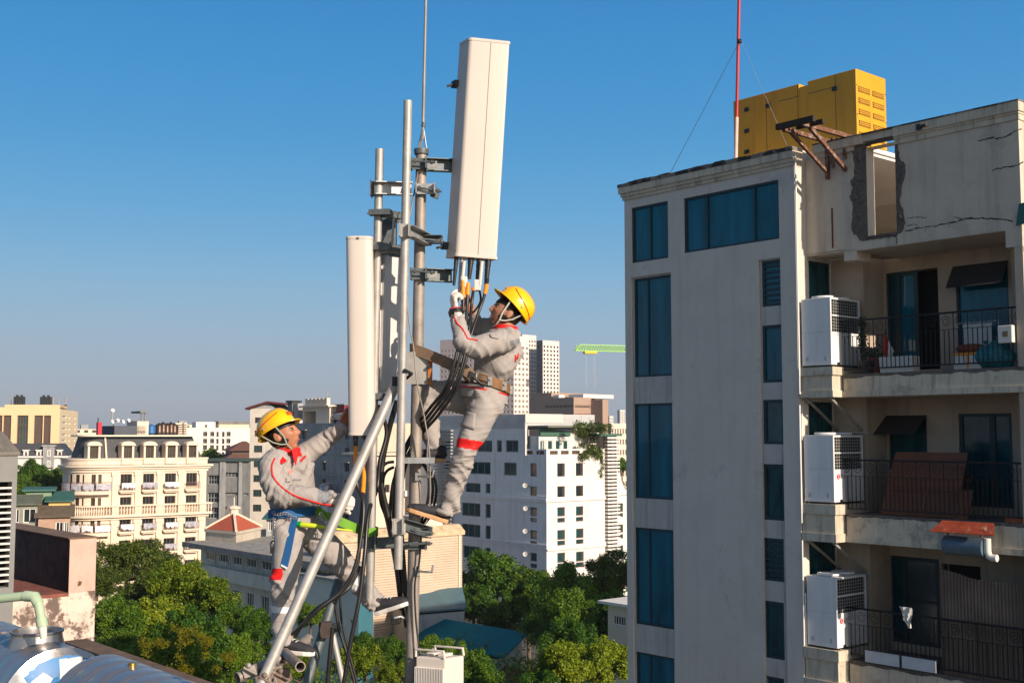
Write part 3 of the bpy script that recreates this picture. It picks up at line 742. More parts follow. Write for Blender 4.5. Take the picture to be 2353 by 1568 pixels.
for q in range(n + 1):
    x = a + (b - a) * q / n; y = .56 + .022 * math.sin(q * 1.05); zt2 = zt - .18 * min(1, (q / n) * 2.2) + .01 * math.sin(q * .9)
    vs += [(x, y, zf[2] - .55), (x, y, zt2), (x, y + .003, zt2), (x, y + .003, zf[2] - .55)]
mb.add(vs, [(4*q + i, 4*q + 4 + i, 4*q + 4 + (i + 1) % 4, 4*q + (i + 1) % 4) for q in range(n) for i in range(4)])
tag(mb.build('corrugated_sheet', pm('rusted_corrugated_iron', (.17, .135, .11), .8, .25, 1.6, 0, streak=((.13, .05, .035), .7, 5, .5), spots=((.3, .27, .24), .5, 7, .6)), None, smooth=True, loc=FA.o, rotz=FA.a), 'rusty corrugated iron sheet screening the lowest balcony', 'sheet')
for q, (p0_, p1_) in enumerate(((1988, 2066), (2072, 2150))):
    a = FA.front(p0_, 1510, .36)[0]; b = FA.front(p1_, 1510, .36)[0]
    t = put('plastic_screen', ['white plastic panel tied under the lowest railing, left of two', 'white plastic panel tied under the lowest railing, right of two'][q], 'panel', a, .34, zf[2] + .02, 'white screens on the lowest balcony')
    mb = MB(); mb.box((0, 0, 0), (b - a, .015, .26)); mb.build('sheet', pm('white_plastic', (.5, .52, .55), .5, .1, 3), t, bevel=.004); mb = MB(); mb.box((-.03, -.006, -.02), (b - a + .03, .02, -.003)); mb.box((-.03, -.006, .263), (b - a + .03, .02, .28)); mb.build('trim', darksteel, t)
x, z = FA.front(2083, 1396, yB); t = put('white_rag', 'crumpled white rag hanging on the lowest balcony rail', 'rag', x, yB - .03, z - .35)
mb = MB(); vs = []
for q in range(7):
    for r in range(9): w = .16 * (1 - r / 8 * .75); vs.append(((q / 6 - .5) * 2 * w + .08 * r / 8, .03 * math.sin(q * 2 + r) - .02, .38 - r * .055))
mb.add(vs, [(q * 9 + r, q * 9 + 9 + r, q * 9 + 10 + r, q * 9 + r + 1) for q in range(6) for r in range(8)]); mb.build('cloth', foam, t, smooth=True, recalc=False)
a, b = FA.front(2166, 1240, .1)[0], FA.front(2256, 1240, .1)[0]; zt = FA.front(2200, 1232, .1)[1]; zb = FA.front(2200, 1275, .1)[1]
t = put('extractor_duct', 'grey duct drum under a rusty canopy on the middle balcony front', 'duct', a, .14, zb)
hh = zt - zb; W = b - a
mb = MB(); mb.tube([(0, .08, hh * .5), (W, .08, hh * .5)], hh * .52, 20); mb.build('drum', pm('blue_grey_sheet', (.1, .15, .2), .5, .2, 4, metal=.3), t, smooth=True)
mb = MB(); mb.tube([(W + .06, .05, hh), (W + .06, .05, .12), (W + .09, .05, .03), (W + .16, .05, 0), (W + .26, .05, 0)], .075, 12); mb.build('spout', foam, t, smooth=True)
mb = MB(); mb.prism([(-.2, -.22, hh + .08), (W + .35, -.22, hh + .08), (W + .2, .1, hh + .3), (-.08, .1, hh + .3)], (0, 0, .012)); mb.prism([(-.2, -.22, hh + .08), (-.08, .1, hh + .3), (-.1, .2, hh + .1)], (.01, 0, 0)); mb.build('canopy', pm('rust_red_sheet', (.3, .05, .02), .7, .4, 5, spots=((.55, .35, .25), .8, 6, .58)), t)
mb = MB(); mb.bar((.06, .05, hh), (.06, .05, hh + .2), .03, .03); mb.bar((W - .06, .05, hh), (W - .06, .05, hh + .2), .03, .03); mb.build('hanger', rustM, t)
def wall_part(root, name, m, F3, s0, s1, t0, t1, holes, rev=.15, d=0.0):
    mb = MB(); wall(mb, F3, s0, s1, t0, t1, holes, d, rev); return mb.build(name, m, root, recalc=False)
FH = Frame(240, 168, R(35.4))
ho = fthing('corner_hotel', 'cream French style hotel with slate mansard roof and rounded corner', 'hotel', FH)
hx = FH.front(474, 1100)[0]
Z = lambda y, px=350: FH.front(px, y)[1]
zc = Z(1068); zbal = Z(1178); ztop = Z(1002)
RB = 3.9                                           # the rounded corner bay at the left
cols = [(370, 409), (452, 491)]
wx = []
for a, b in ((371, 409), (453, 490), (534, 571), (612, 648)): wx.append((FH.front(124.4 + .238 * 1.0 * (a * 1.7452), 1100)[0],))
wc = [FH.front(p, 1100)[0] for p in (290, 341.5, 391.5, 440)]
rows = [(1087, 1118), (1139, 1159), (1190, 1211), (1237, 1260), (1290, 1318), (1345, 1370)]
zr = [(Z(b), Z(a)) for a, b in rows]
hol = [(c - .82, z0, c + .82, z1) for c in wc for z0, z1 in zr if z0 > .5]
wall_part(ho, 'wall', cream, FRONT(0), 0, hx, 0, zc, hol, .35)
mb = MB(); wall(mb, SIDE(hx), 0, 6.5, 0, zc, []); wall(mb, LEFT(-RB + 0.0), RB, 6.5, 0, zc, [], 0); wall(mb, FRONT(6.5), -RB, hx, 0, zc, []); mb.build('side_wall', cream, ho, recalc=False)
for c in wc:
    for z0, z1 in zr:
        if z0 > .5: window(ho, FRONT(0), (c - .82, z0, c + .82, z1), brownframe, winglass, -.33, .12, splits=(.34, .62), depth=.12)
def arc_pt(th, r=RB): return V((-r * math.sin(th) + 0.0, RB - r * math.cos(th), 0))
mb = MB(); n = 18; wins_th = [(.06, .16), (.26, .42), (.66, .74), (.84, .98), (1.18, 1.3)]
for q in range(n * 3):
    a, b = q / (n * 3) * math.pi / 2, (q + 1) / (n * 3) * math.pi / 2
    m_ = (a + b) / 2
    zs_ = [0]
    inw = any(w0 < m_ < w1 for w0, w1 in wins_th)
    segs = [(0, zc)]
    if inw:
        segs = []; z_ = 0
        for z0, z1 in sorted(zr): 
            if z0 > .5: segs.append((z_, z0)); z_ = z1
        segs.append((z_, zc))
    for z0, z1 in segs:
        p, t = arc_pt(a), arc_pt(b); mb.quad((p.x, p.y, z0), (t.x, t.y, z0), (t.x, t.y, z1), (p.x, p.y, z1))
mb.build('corner_wall', cream, ho, recalc=False)
for w0, w1 in wins_th:
    for z0, z1 in zr:
        if z0 < .5: continue
        p, t = arc_pt(w0, RB - .3), arc_pt(w1, RB - .3); d_ = (t - p); L_ = d_.length; d_.normalize(); nn = V((d_.y, -d_.x, 0))
        if nn.dot(arc_pt((w0 + w1) / 2) - V((0, RB, 0))) < 0: nn = -nn
        f3 = (lambda p, d_, nn: lambda s, t_, d: V((p.x, p.y, 0)) + d_ * s + nn * d + V((0, 0, t_)))(p, d_, nn)
        window(ho, f3, (0, z0, L_, z1), brownframe, winglass, 0, .12, cols=2, depth=.1)
def ring(mb, z0, z1, o, x1=None, mi=0):
    x1 = hx + o if x1 is None else x1
    pts = [(x1, -o)] + [(arc_pt(k / 14 * math.pi / 2, RB + o).x, arc_pt(k / 14 * math.pi / 2, RB + o).y) for k in range(15)] + [(-RB - o, 6.5), (-RB + 1, 6.5)] + [(arc_pt(k / 14 * math.pi / 2, RB - 1).x, arc_pt(k / 14 * math.pi / 2, RB - 1).y) for k in range(14, -1, -1)] + [(x1, 1)]
    mb.prism([(p[0], p[1], z0) for p in pts], (0, 0, z1 - z0), mi)
mb = MB(); ring(mb, zc - .9, zc - .5, .2); ring(mb, zc - .5, zc - .2, .45); ring(mb, zc - .2, zc + .1, .75); mb.build('cornice', cream, ho)
zb_ = zbal
mb = MB(); ring(mb, zb_ - .7, zb_ - .35, .35); ring(mb, zb_ - .35, zb_, .75); mb.build('string_course', cream, ho)
mb = MB(); zt = zb_ + 1.35; ring(mb, zt - .22, zt, .75)
mb.build('handrail', cream, ho)
path = [(hx + .6, -.6)] + [(0, -.6)] + [(arc_pt(k / 10 * 1.45, RB + .6).x, arc_pt(k / 10 * 1.45, RB + .6).y) for k in range(1, 11)]
mb = MB(); acc = 0
for k in range(len(path) - 1):
    a, b = V((*path[k], 0)), V((*path[k+1], 0)); L_ = (b - a).length; m_ = int(L_ / .42) + 1
    for q in range(m_):
        p = a.lerp(b, q / m_); mb.tube([(p.x, p.y, zb_), (p.x, p.y, zb_ + .45), (p.x, p.y, zt - .2)], [.07, .13, .06], 6)
tag(mb.build('baluster', cream, ho), kind='stuff')
pil = [FH.front(p, 1100)[0] for p in (264, 316, 366.5, 415.5, 463.5)]
for x in pil: mb = MB(); mb.box((x - .5, -.62, zb_ + .004), (x + .5, -.2, zt + .1)); mb.build('pedestal', cream, ho)
for x in pil:
    mb = MB()
    for (z0, z1) in ((0, zb_ - .76), (zb_ + .003, zc - .91)):
        mb.box((x - .42, -.26, z0), (x + .42, -.002, z1)); mb.box((x - .55, -.34, z1 - .5), (x + .55, -.003, z1 - .003))
    mb.build('pilaster', cream, ho)
clothM = [pm('white_washing', (.66, .64, .68), .8, .1, 2), pm('grey_washing', (.4, .39, .44), .8, .3, 2)]
ironD = pm('brown_iron', (.14, .09, .07), .6, .2, 4)
for k, c in enumerate(wc):
    for r in (0, 2, 3, 4):
        z0 = zr[r][0] - .35
        if z0 < 1: continue
        mb = MB(); mb.box((c - 1.15, -.8, z0 - .25), (c + 1.15, -.003, z0)); mb.box((c - .9, -.6, z0 - .45), (c + .9, -.004, z0 - .253)); bo = mb.build('balcony', cream, ho)
        mb = MB(); mb.bar((c - 1.1, -.75, z0 + 1.0), (c + 1.1, -.75, z0 + 1.0), .06, .06)
        for q in range(15): mb.bar((c - 1.1 + 2.2 * q / 14, -.75, z0), (c - 1.1 + 2.2 * q / 14, -.75, z0 + 1.0), .035, .035)
        mb.build('railing', ironD, bo)
        if (k, r) != (3, 0):
            mb = MB(); x0, x1_ = c - 1.1 + random.random() * .3, c + 1.1 - random.random() * .3
            n = 16; drop = [.9 + .4 * noise.noise((q * .5, k * 3.1, r * 5.7)) for q in range(n + 1)]
            vs = [];
            for q in range(n + 1):
                x = x0 + (x1_ - x0) * q / n; vs += [(x, -.82 - .05 * math.sin(q * 1.9), z0 + 1.06), (x, -.84 - .07 * math.sin(q * 2.1), z0 + 1.06 - drop[q] * .8)]
            mb.add(vs, [(2*q, 2*q+2, 2*q+3, 2*q+1) for q in range(n)]); mb.build('washing', clothM[(k + r) % 2], bo, recalc=False)
for r in (0, 2):                                   # the curved balcony of the corner bay
    z0 = zr[r][0] - .35
    mb = MB(); pts = [(.9 - 0, -1.0)] + [(arc_pt(k / 14 * 1.5, RB + 1.0).x, arc_pt(k / 14 * 1.5, RB + 1.0).y) for k in range(15)] + [(arc_pt(k / 14 * 1.5, RB - .2).x, arc_pt(k / 14 * 1.5, RB - .2).y) for k in range(14, -1, -1)] + [(.9, .2)]
    mb.prism([(*p, z0 - .5) for p in pts], (0, 0, .5)); bo = mb.build('balcony', cream, ho)
    mb = MB()
    P = [V((.9, -.9, 0))] + [arc_pt(k / 24 * 1.5, RB + .9) for k in range(25)]
    for k in range(len(P) - 1): mb.bar((P[k].x, P[k].y, z0 + 1.2), (P[k+1].x, P[k+1].y, z0 + 1.2), .08, .08)
    for p in P: mb.bar((p.x, p.y, z0), (p.x, p.y, z0 + 1.2), .06, .06)
    mb.build('railing', ironD, bo)
    mb = MB(); vs = []
    for k in range(len(P)):
        d_ = .85 + .5 * noise.noise((k * .6, r, 1.1)); vs += [(P[k].x, P[k].y - .06, z0 + 1.0 + .3 * random.random() * (random.random() > .5)), (P[k].x, P[k].y - .1, z0 + 1.0 - d_)]
    mb.add(vs, [(2*q, 2*q+2, 2*q+3, 2*q+1) for q in range(len(P) - 1) if q % 6 != 5]); mb.build('washing', clothM[1 if r == 0 else 0], bo, recalc=False)
za = Z(1051)
mb = MB(); ring(mb, zc + .15, za, .3, hx); ring(mb, za - .25, za - .001, .42, hx + .1); mb.build('attic_parapet', cream, ho)
def mans(z0, z1, o0, o1, m, name):
    mb = MB()
    A = [(hx, -o0)] + [(arc_pt(k / 10 * math.pi / 2, RB + o0).x, arc_pt(k / 10 * math.pi / 2, RB + o0).y) for k in range(11)] + [(-RB - o0, 6.5), (hx, 6.5)]
    B = [(hx - 1.6, -o1)] + [(arc_pt(k / 10 * math.pi / 2, RB + o1).x, arc_pt(k / 10 * math.pi / 2, RB + o1).y) for k in range(11)] + [(-RB - o1, 6.5), (hx - 1.6, 6.5)]
    n = len(A); mb.add([(*p, z0) for p in A] + [(*p, z1) for p in B], [(k, (k + 1) % n, n + (k + 1) % n, n + k) for k in range(n)] + [tuple(range(n, 2 * n))])
    return mb.build(name, m, ho)
mans(zc + .2, ztop, -.8, -2.0, slate, 'mansard_roof')
mb = MB(); ring(mb, ztop, ztop + .22, -1.8, hx - 1.45); mb.build('ridge_trim', cream, ho)
for k, c in enumerate([-1.3] + [FH.front(p, 1040)[0] for p in (291, 341, 391, 439)]):
    y0 = -.5 if k else .35
    z0, z1 = zc + .2, Z(1020)
    mb = MB(); mb.box((c - .88, y0 - .1, z0), (c - .6, y0 + 1.7, z1)); mb.box((c + .6, y0 - .1, z0), (c + .88, y0 + 1.7, z1)); mb.box((c - .6, y0 - .1, z0), (c + .6, y0 + 2.0, zc + .95)); mb.box((c - .6, y0 + .1, z1 - .2), (c + .6, y0 + 2.0, z1))
    arch = [(c + .98 * math.cos(t / 10 * math.pi), y0 - .3, z1 + .45 * math.sin(t / 10 * math.pi)) for t in range(11)]
    mb.prism(arch, (0, 1.5, 0)); mb.box((c - 1.05, y0 - .35, z1 - .15), (c + 1.05, y0 + 1.2, z1 - .002))
    dm = mb.build('dormer', cream, ho)
    window(dm, FRONT(y0 + .3), (c - .6, zc + .95, c + .6, z1 - .2), brownframe, winglass, 0, .1, cols=3)
mb = MB(); xx = FH.front(249, 1020)[0]
mb.bar((xx, .55, zc + .3), (xx, 1.75, ztop), .22, .22); mb.build('drain_stack', cream, ho)
def roof_thing(name, label, cat, F, x, y, z, group=None): return thing(name, label, cat, F.m @ V((x, y, z)), F.a, group)
def hp(px, y=6): return FH.front(px, 990, y)[0]
def hzp(py, y=6): return FH.front(350, py, y)[1]
zro = ztop + .15
mb = MB(); mb.box((hp(258), 5, zro - .3), (hp(330), 12, hzp(978))); mb.build('roof_shed', pm('dark_blue_roofing', (.07, .08, .1), .7, .2, 1), ho)
t = roof_thing('stair_tower', 'white stair tower with a flat canopy standing on the hotel roof', 'rooftop structure', FH, hp(315, 5), 5, zro)
mb = MB(); a, b = hp(331, 5) - hp(315, 5), hp(341, 5) - hp(315, 5); hh = hzp(967, 5) - zro; mb.box((0, 0, 0), (b, 5, hh)); mb.build('wall', cream, t); mb = MB(); mb.box((.3, -.4, hh + 1.2), (b - .3, 4, hh + 1.5)); mb.bar((.6, 0, hh), (.6, 0, hh + 1.2), .2, .2); mb.bar((b - .6, 0, hh), (b - .6, 0, hh + 1.2), .2, .2); mb.build('canopy', darkgreywall, t)
t = roof_thing('red_sign', 'red upright sign box on the left end of the hotel roof', 'sign', FH, hp(225, 5), 5, zro); mb = MB(); mb.box((0, 0, 0), (hp(234, 5) - hp(225, 5), .9, hzp(970, 5) - zro)); mb.build('box', pm('sign_red', (.45, .01, .03), .5, .1, 2), t); mb = MB(); mb.bar((.3, 1.1, 0), (.3, 1.1, 2.6), .15, .15); mb.build('post', darksteel, t)
tankB = pm('blue_plastic_tank', (.02, .12, .32), .5, .1, 2)
def vat(label, F, x, y, z, r, h, m, group):
    t = roof_thing('water_tank', label, 'water tank', F, x, y, z, group)
    mb = MB(); mb.lathe((0, 0, 0), [(r, .3), (r * 1.03, h * .33), (r, h * .36), (r * 1.03, h * .66), (r, h * .7), (r * .98, h * .88), (r * .4, h), (r * .25, h * 1.03), (r * .2, h * 1.08)], 16); mb.build('shell', m, t, smooth=True)
    mb = MB(); mb.lathe((0, 0, 0), [(r * .9, 0), (r * .9, .3)], 12); mb.build('stand', darksteel, t); return t
vat('blue plastic water tank beside the white stair tower on the hotel roof', FH, hp(347), 6, zro, .65, 1.6, tankB, 'tanks on the hotel roof')
for q, px in enumerate((365, 374, 383, 392, 400)):
    vat(['first dark steel tank from the stair tower on the hotel roof', 'second dark steel tank from the stair tower on the hotel roof', 'middle dark steel tank of the row on the hotel roof', 'fourth dark steel tank from the stair tower on the hotel roof', 'fifth dark steel tank from the stair tower on the hotel roof'][q], FH, hp(px), 6, zro, .62, 1.75 + .15 * (q % 2), pm('dark_copper_tank', (.09, .06, .045), .35, .3, 1, metal=.7), 'tanks on the hotel roof')
for q, px in enumerate((408, 417, 424)):
    t = roof_thing('roof_ventilator', ['left white louvred ventilator box at the hotel roof right end', 'middle white louvred ventilator box at the hotel roof right end', 'right white louvred ventilator box at the hotel roof right end'][q], 'ventilator', FH, hp(px), 6, zro, 'ventilator boxes on the hotel roof')
    mb = MB(); mb.box((-.4, 0, 0), (.4, 1.0, 1.9)); mb.build('case', cream, t); mb = MB()
    for r in range(5): mb.box((-.3, -.02, .2 + r * .33), (.3, -.002, .36 + r * .33))
    mb.build('louvre', brownframe, t)
t = roof_thing('dish_cluster', 'white satellite dishes clustered on the hotel roof near the red sign', 'satellite dish', FH, hp(257), 6, hzp(978))
for q in range(4):
    mb = MB(); mb.lathe((q * .8, 0, .6 + .2 * (q % 2)), [(.04, 0), (.18, .04), (.3, .12), (.28, .13), (.14, .05)], 14, (.5, -.8, .3)); mb.build('dish', frost, t, smooth=True)
mb = MB(); mb.bar((0, .2, .7), (4, .2, .7), .1, .1); mb.bar((.2, .2, 0), (.2, .2, .7), .1, .1); mb.bar((3.8, .2, 0), (3.8, .2, .7), .1, .1); mb.build('rack', darksteel, t)
t = roof_thing('lamp_mast', 'thin lamp mast rising from the hotel roof', 'mast', FH, hp(262), 7, zro); mb = MB(); mb.tube([(0, 0, 0), (0, 0, hzp(944, 7) - zro)], .1, 6); mb.build('pole', galv, t); mb = MB(); mb.sphere((0, 0, hzp(944, 7) - zro), .35, 8, 6); mb.build('lamp', frost, t)
FO = Frame(108, 330, R(14))
of = fthing('office_tower', 'apricot office tower with dark glass strips at the far left', 'office building', FO)
ox0 = FO.front(-60, 990)[0]; zO = FO.front(50, 939)[1]; zO2 = FO.front(50, 928)[1]
zO3 = FO.front(50, 945)[1]
strip = [(-40, 6), (14, 39), (62, 101), (126, 155), (160, 188)]
def ofx(zx): return FO.front(zx * .1782, 990)[0]
st = [(-160, -95), (-80, 25), (40, 140), (218, 360), (437, 548), (560, 652)]
zs0, zs1 = FO.front(50, 1090)[1], FO.front(50, 953.5)[1]
hol = [(ofx(a), 0, ofx(b), zs1) for a, b in st]
xc = ofx(700); xe_ = ofx(765)
wall_part(of, 'wall', peach, FRONT(0), ox0, xe_, 0, zO3 + 1.2, hol, .8)
for q, (a, b) in enumerate(st):
    window(of, FRONT(0), (ofx(a), 0, ofx(b), zs1), brownframe, greenglass if q == 3 else pm('brown_glass', (.1, .075, .07), .25, .15, .3), -.7, .3, cols=4, rows=12, depth=.2)
mb = MB(); mb.box((ofx(50), -.05, zO3 + 1.2), (xe_ - .02, 16, FO.front(50, 929)[1])); mb.build('attic', peach, of)
sw = FO.side(178, 990, xe_)[0]
Lw = []
for ri, py in enumerate((956, 970, 984.5, 998.5, 1012, 1026, 1040)):
    za_ = FO.front(100, py + 2.2)[1]; zb2 = FO.front(100, py - 2.6)[1]
    for (f0, f1) in ((.12, .34), (.46, .54), (.8, .86)): Lw.append((sw * f0, za_, sw * f1, zb2))
zw = FO.side(150, 940, xe_)[1]
wall_part(of, 'side_wall', peachlight, SIDE(xe_), 0, sw, 0, zw, Lw, .3)
for r in Lw: window(of, SIDE(xe_), r, frost, greenglass, -.25, .18, cols=3)
mb = MB(); mb.quad((ox0, 0, zO3 + 1.1), (xe_, 0, zO3 + 1.1), (xe_, sw, zw - .1), (ox0, sw, zw - .1)); mb.box((ox0, sw - .3, 0), (xe_ - .01, sw, zw - .2)); mb.build('roof', greywall, of)
for q, (a, b) in enumerate(((145, 290), (487, 640))):
    t = roof_thing('roof_plant', ['dark cooling units on the left of the apricot tower roof', 'dark cooling units on the right of the apricot tower roof'][q], 'cooling unit', FO, ofx(a), 2, FO.front(50, 929)[1]); mb = MB(); W = ofx(b) - ofx(a)
    for k in range(5): mb.box((W * k / 5, 0, 0), (W * (k + .8) / 5, 2, 2.3 + .5 * (k % 2)))
    mb.build('unit', darksteel, t); mb = MB(); mb.box((0, -.2, -.3), (W, 2.2, -.002)); mb.build('skid', greywall, t)
for q, (zx, zy) in enumerate(((645, 40), (722, 50), (207, 55), (93, 30), (815, 130))):
    t = roof_thing('roof_aerial', ['tallest whip aerial on the right of the apricot tower roof', 'second whip aerial at the apricot tower right corner', 'short aerial over the left cooling units of the apricot tower', 'faint thin aerial near the left photo edge on the apricot tower', 'short aerial behind the apricot tower right shoulder'][q], 'aerial', FO, ofx(zx), 4, FO.front(50, 931)[1])
    mb = MB(); hh = FO.front(50, 901.7 + zy * .1785, 4)[1] - FO.front(50, 931)[1]; hh = max(hh, 3); mb.tube([(0, 0, 0), (0, 0, hh)], [.28, .12], 6); mb.build('rod', galv, t); mb = MB(); mb.box((-.3, -.3, 0), (.3, .3, .4)); mb.build('foot', darksteel, t)
FM = Frame(133, 245, R(14))
mn = fthing('mansard_house', 'white mansion with a long slate mansard roof below the apricot tower', 'house', FM)
mx = lambda zx: FM.front(zx * .1782, 1060)[0]
mz = lambda zy: FM.front(90, 901.7 + zy * .1785)[1]
x0, x1_ = mx(-60), mx(850)
hol = [(mx(a), mz(b), mx(c), mz(d)) for a, b, c, d in ((455, 965, 470, 880), (610, 955, 655, 875), (762, 930, 778, 865), (800, 930, 815, 865), (215, 950, 235, 870), (330, 950, 350, 870))]
wall_part(mn, 'wall', whiteplaster, FRONT(0), x0, x1_, 0, mz(830), hol, .3)
for r in hol: window(mn, FRONT(0), r, frost, winglass, -.28, .12, cols=2)
wall_part(mn, 'side_wall', whiteplaster, SIDE(x1_), 0, 14, 0, mz(830), [])
mb = MB(); mb.box((x0, -.5, mz(835)), (x1_ + .5, 14, mz(812))); mb.build('cornice', whiteplaster, mn)
mb = MB(); z0, z1 = mz(812), mz(655); A = [(x0, -.3), (x1_ + .3, -.3), (x1_ + .3, 14), (x0, 14)]; B = [(x0, 1.6), (x1_ - 1.6, 1.6), (x1_ - 1.6, 12), (x0, 12)]
mb.add([(*p, z0) for p in A] + [(*p, z1) for p in B], [(0,1,5,4),(1,2,6,5),(2,3,7,6),(3,0,4,7),(4,5,6,7)]); mb.build('roof', slate, mn)
for (a, b) in ((122, 185), (300, 365), (467, 530), (738, 795)):
    mb = MB(); c0, c1 = mx(a), mx(b); mb.box((c0, -.2, mz(812)), (c1, 2, mz(735))); mb.box((c0 - .2, -.35, mz(745)), (c1 + .2, 2, mz(732))); dm = mb.build('dormer', frost, mn); window(dm, FRONT(-.22), (c0 + .6, mz(808), c1 - .5, mz(760)), brownframe, winglass, .0, .12, cols=2)
mb = MB(); mb.box((mx(555), -.6, mz(960)), (mx(700), 3, mz(690))); mb.box((mx(540), -.8, mz(690)), (mx(715), 3, mz(672))); gb = mb.build('gable_bay', greywall, mn)
window(gb, FRONT(-.62), (mx(610), mz(820), mx(655), mz(735)), frost, winglass, .0, .15, cols=2); window(gb, FRONT(-.62), (mx(610), mz(955), mx(655), mz(870)), frost, winglass, .0, .15, cols=2)
FS = Frame(95, 150, R(20))
def sbox(name, label, cat, px0, px1, pyt, pyb, y, D, m, roof=None, roofh=0, F=FS, extra=None, wins_=()):
    x0, z1 = F.front(px0, pyt, y); x1_, z0 = F.front(px1, pyb, y)
    t = thing(name, label, cat, F.m @ V((x0, y, 0)), F.a)
    W = x1_ - x0
    hol = [(W * a, z0 + (z1 - z0) * b, W * c, z0 + (z1 - z0) * d) for a, b, c, d in wins_]
    mb = MB(); wall(mb, FRONT(0), 0, W, 0, z1, hol, 0, .2); wall(mb, SIDE(W), 0, D, 0, z1, []); wall(mb, LEFT(0), 0, D, 0, z1, []); wall(mb, FRONT(D), 0, W, 0, z1, []); mb.build('wall', m, t, recalc=False)
    for r in hol: window(t, FRONT(0), r, frost, winglass, -.15, .1, cols=2)
    mb = MB(); o = .5
    if roofh: mb.prism([(-o, -o, z1), (W + o, -o, z1), (W + o, D / 2, z1 + roofh), (-o, D / 2, z1 + roofh)], (0, 0, .15)); mb.prism([(-o, D + o, z1), (W + o, D + o, z1), (W + o, D / 2, z1 + roofh), (-o, D / 2, z1 + roofh)], (0, 0, .15))
    else: mb.box((-o, -o, z1), (W + o, D + o, z1 + .25))
    mb.build('roof', roof or greywall, t)
    return t, z1, W
greenroof = pm('green_sheet_roof', (.03, .11, .09), .6, .2, .8, streak=((.05, .07, .06), .6, 2, .5))
sbox('green_hut', 'green sheet hut catching the sun behind the brown roof', 'hut', 60, 118, 1128, 1150, 4, 8, pm('green_sheet_wall', (.18, .27, .17), .6, .2, 1.2, stretch=(3, 3, .2)), greenroof)
sbox('yellow_house', 'small yellow house under a flat green roof beside the hotel', 'house', 112, 160, 1152, 1185, 2, 9, pm('yellow_wall', (.62, .42, .15), .85, .15, .5, streak=((.2, .13, .06), .5, 1.5, .3)), greenroof, 1.0)
sbox('brick_hut', 'low pinkish brick hut with white shutters below the yellow house', 'hut', 88, 160, 1188, 1230, -2, 9, pm('pinkish_brick', (.4, .26, .19), .9, .2, 2), pm('old_tile_roof', (.12, .09, .06), .9, .3, 1.5), 1.2, wins_=((.55, .1, .8, .75), (.82, .1, .98, .75)))
sbox('grey_hut', 'grey hut with barred windows next to the louvred building', 'hut', 28, 84, 1160, 1240, -1, 7, pm('mossy_grey_wall', (.24, .24, .19), .9, .25, .8), pm('mossy_roof', (.1, .11, .08), .9, .3, 1), 1.0, wins_=((.45, .5, .95, .9), (.05, .5, .3, .9)))
FW = Frame(480, 380, R(24))
wb = fthing('white_flats', 'sunlit white flats with dark balcony openings behind the hotel roof', 'apartment building', FW)
wz = lambda zy: FW.front(500, 870.7 + zy * .2578)[1]          # coordinates of the third enlarged view
wxx = lambda zx: FW.front(435.2 + zx * .2578, 1000)[0]
hol = [(wxx(a), wz(b + 45), wxx(c), wz(b)) for b in (468, 530, 588, 648) for a, c in ((122, 158), (185, 220), (240, 260), (290, 312), (330, 366))]
x0, x1_ = wxx(-40), wxx(560)
wall_part(wb, 'wall', whiteplaster, FRONT(0), x0, x1_, 0, wz(432), hol, .8)
for r in hol: window(wb, FRONT(0), r, brownframe, winglass, -.7, .2, cols=2)
for b in (515, 578, 635, 690):
    for a, c in ((118, 225), (326, 370)):
        mb = MB(); mb.box((wxx(a), -.25, wz(b + 4)), (wxx(c), -.003, wz(b - 8))); mb.build('balcony_parapet', whiteplaster, wb)
mb = MB(); mb.box((x0, .01, wz(436)), (x1_, 14, wz(430))); mb.build('roof', greywall, wb)
mb = MB(); wall(mb, SIDE(x1_), 0, 14, 0, wz(432), []); mb.build('side_wall', whiteplaster, wb, recalc=False)
mb = MB(); mb.box((wxx(60), 1, wz(430)), (wxx(235), 9, wz(380))); pt = mb.build('penthouse', whiteplaster, wb)
mb = MB(); mb.box((wxx(270), 2, wz(430)), (wxx(540), 9, wz(395))); mb.build('penthouse', peachlight, wb); mb = MB(); mb.box((wxx(265), 1.6, wz(395)), (wxx(545), 9.5, wz(372))); mb.build('roof_canopy', darkgreywall, wb)
window(pt, FRONT(1), (wxx(140), wz(428), wxx(160), wz(405)), brownframe, winglass, .0, .2)
FT = Frame(575, 260, R(24)); p0_ = FT.front(530, 1048)
tp = thing('temple_roof_house', 'old house with two tiered brown tile roof between the flats and grey block', 'house', FT.m @ V((p0_[0], 0, 0)), FT.a)
W = FT.front(592, 1048)[0] - p0_[0]; zt = FT.front(560, 1013)[1]; z2 = FT.front(560, 1035)[1]; z3 = FT.front(560, 1048)[1]; z4 = FT.front(560, 1056)[1]
mb = MB(); mb.add([(-.5, -.5, z2), (W + .5, -.5, z2), (W + .5, 9, z2), (-.5, 9, z2), (W * .55, 4, zt), (W * .7, 4, zt)], [(0,1,5,4),(1,2,5),(2,3,4,5),(3,0,4)])
mb.add([(-2, -2, z4), (W + 2, -2, z4), (W + 2, 10, z4), (-2, 10, z4), (0, 0, z3 + .5), (W, 0, z3 + .5), (W, 8, z3 + .5), (0, 8, z3 + .5)], [(0,1,5,4),(1,2,6,5),(2,3,7,6),(3,0,4,7)]); mb.build('roof', browntile, tp)
mb = MB(); mb.box((.3, .3, z3), (W - .3, 8, z2)); mb.build('clerestory', brownframe, tp); mb = MB(); mb.box((-1, -1, 0), (W + 1, 9, z4)); mb.build('wall', peachlight, tp)
FG = Frame(573, 225, GRID + R(45))
def zz3(zx, zy): return 435.2 + zx * .2578, 870.7 + zy * .2578
gb = fthing('grey_block', 'stained grey apartment block with a sunlit white end wall behind the left worker', 'apartment building', FG)
fx = lambda zx, y=0: FG.front(*zz3(zx, 700), y)[0]; fz = lambda zy, y=0: FG.front(*zz3(570, zy), y)[1]
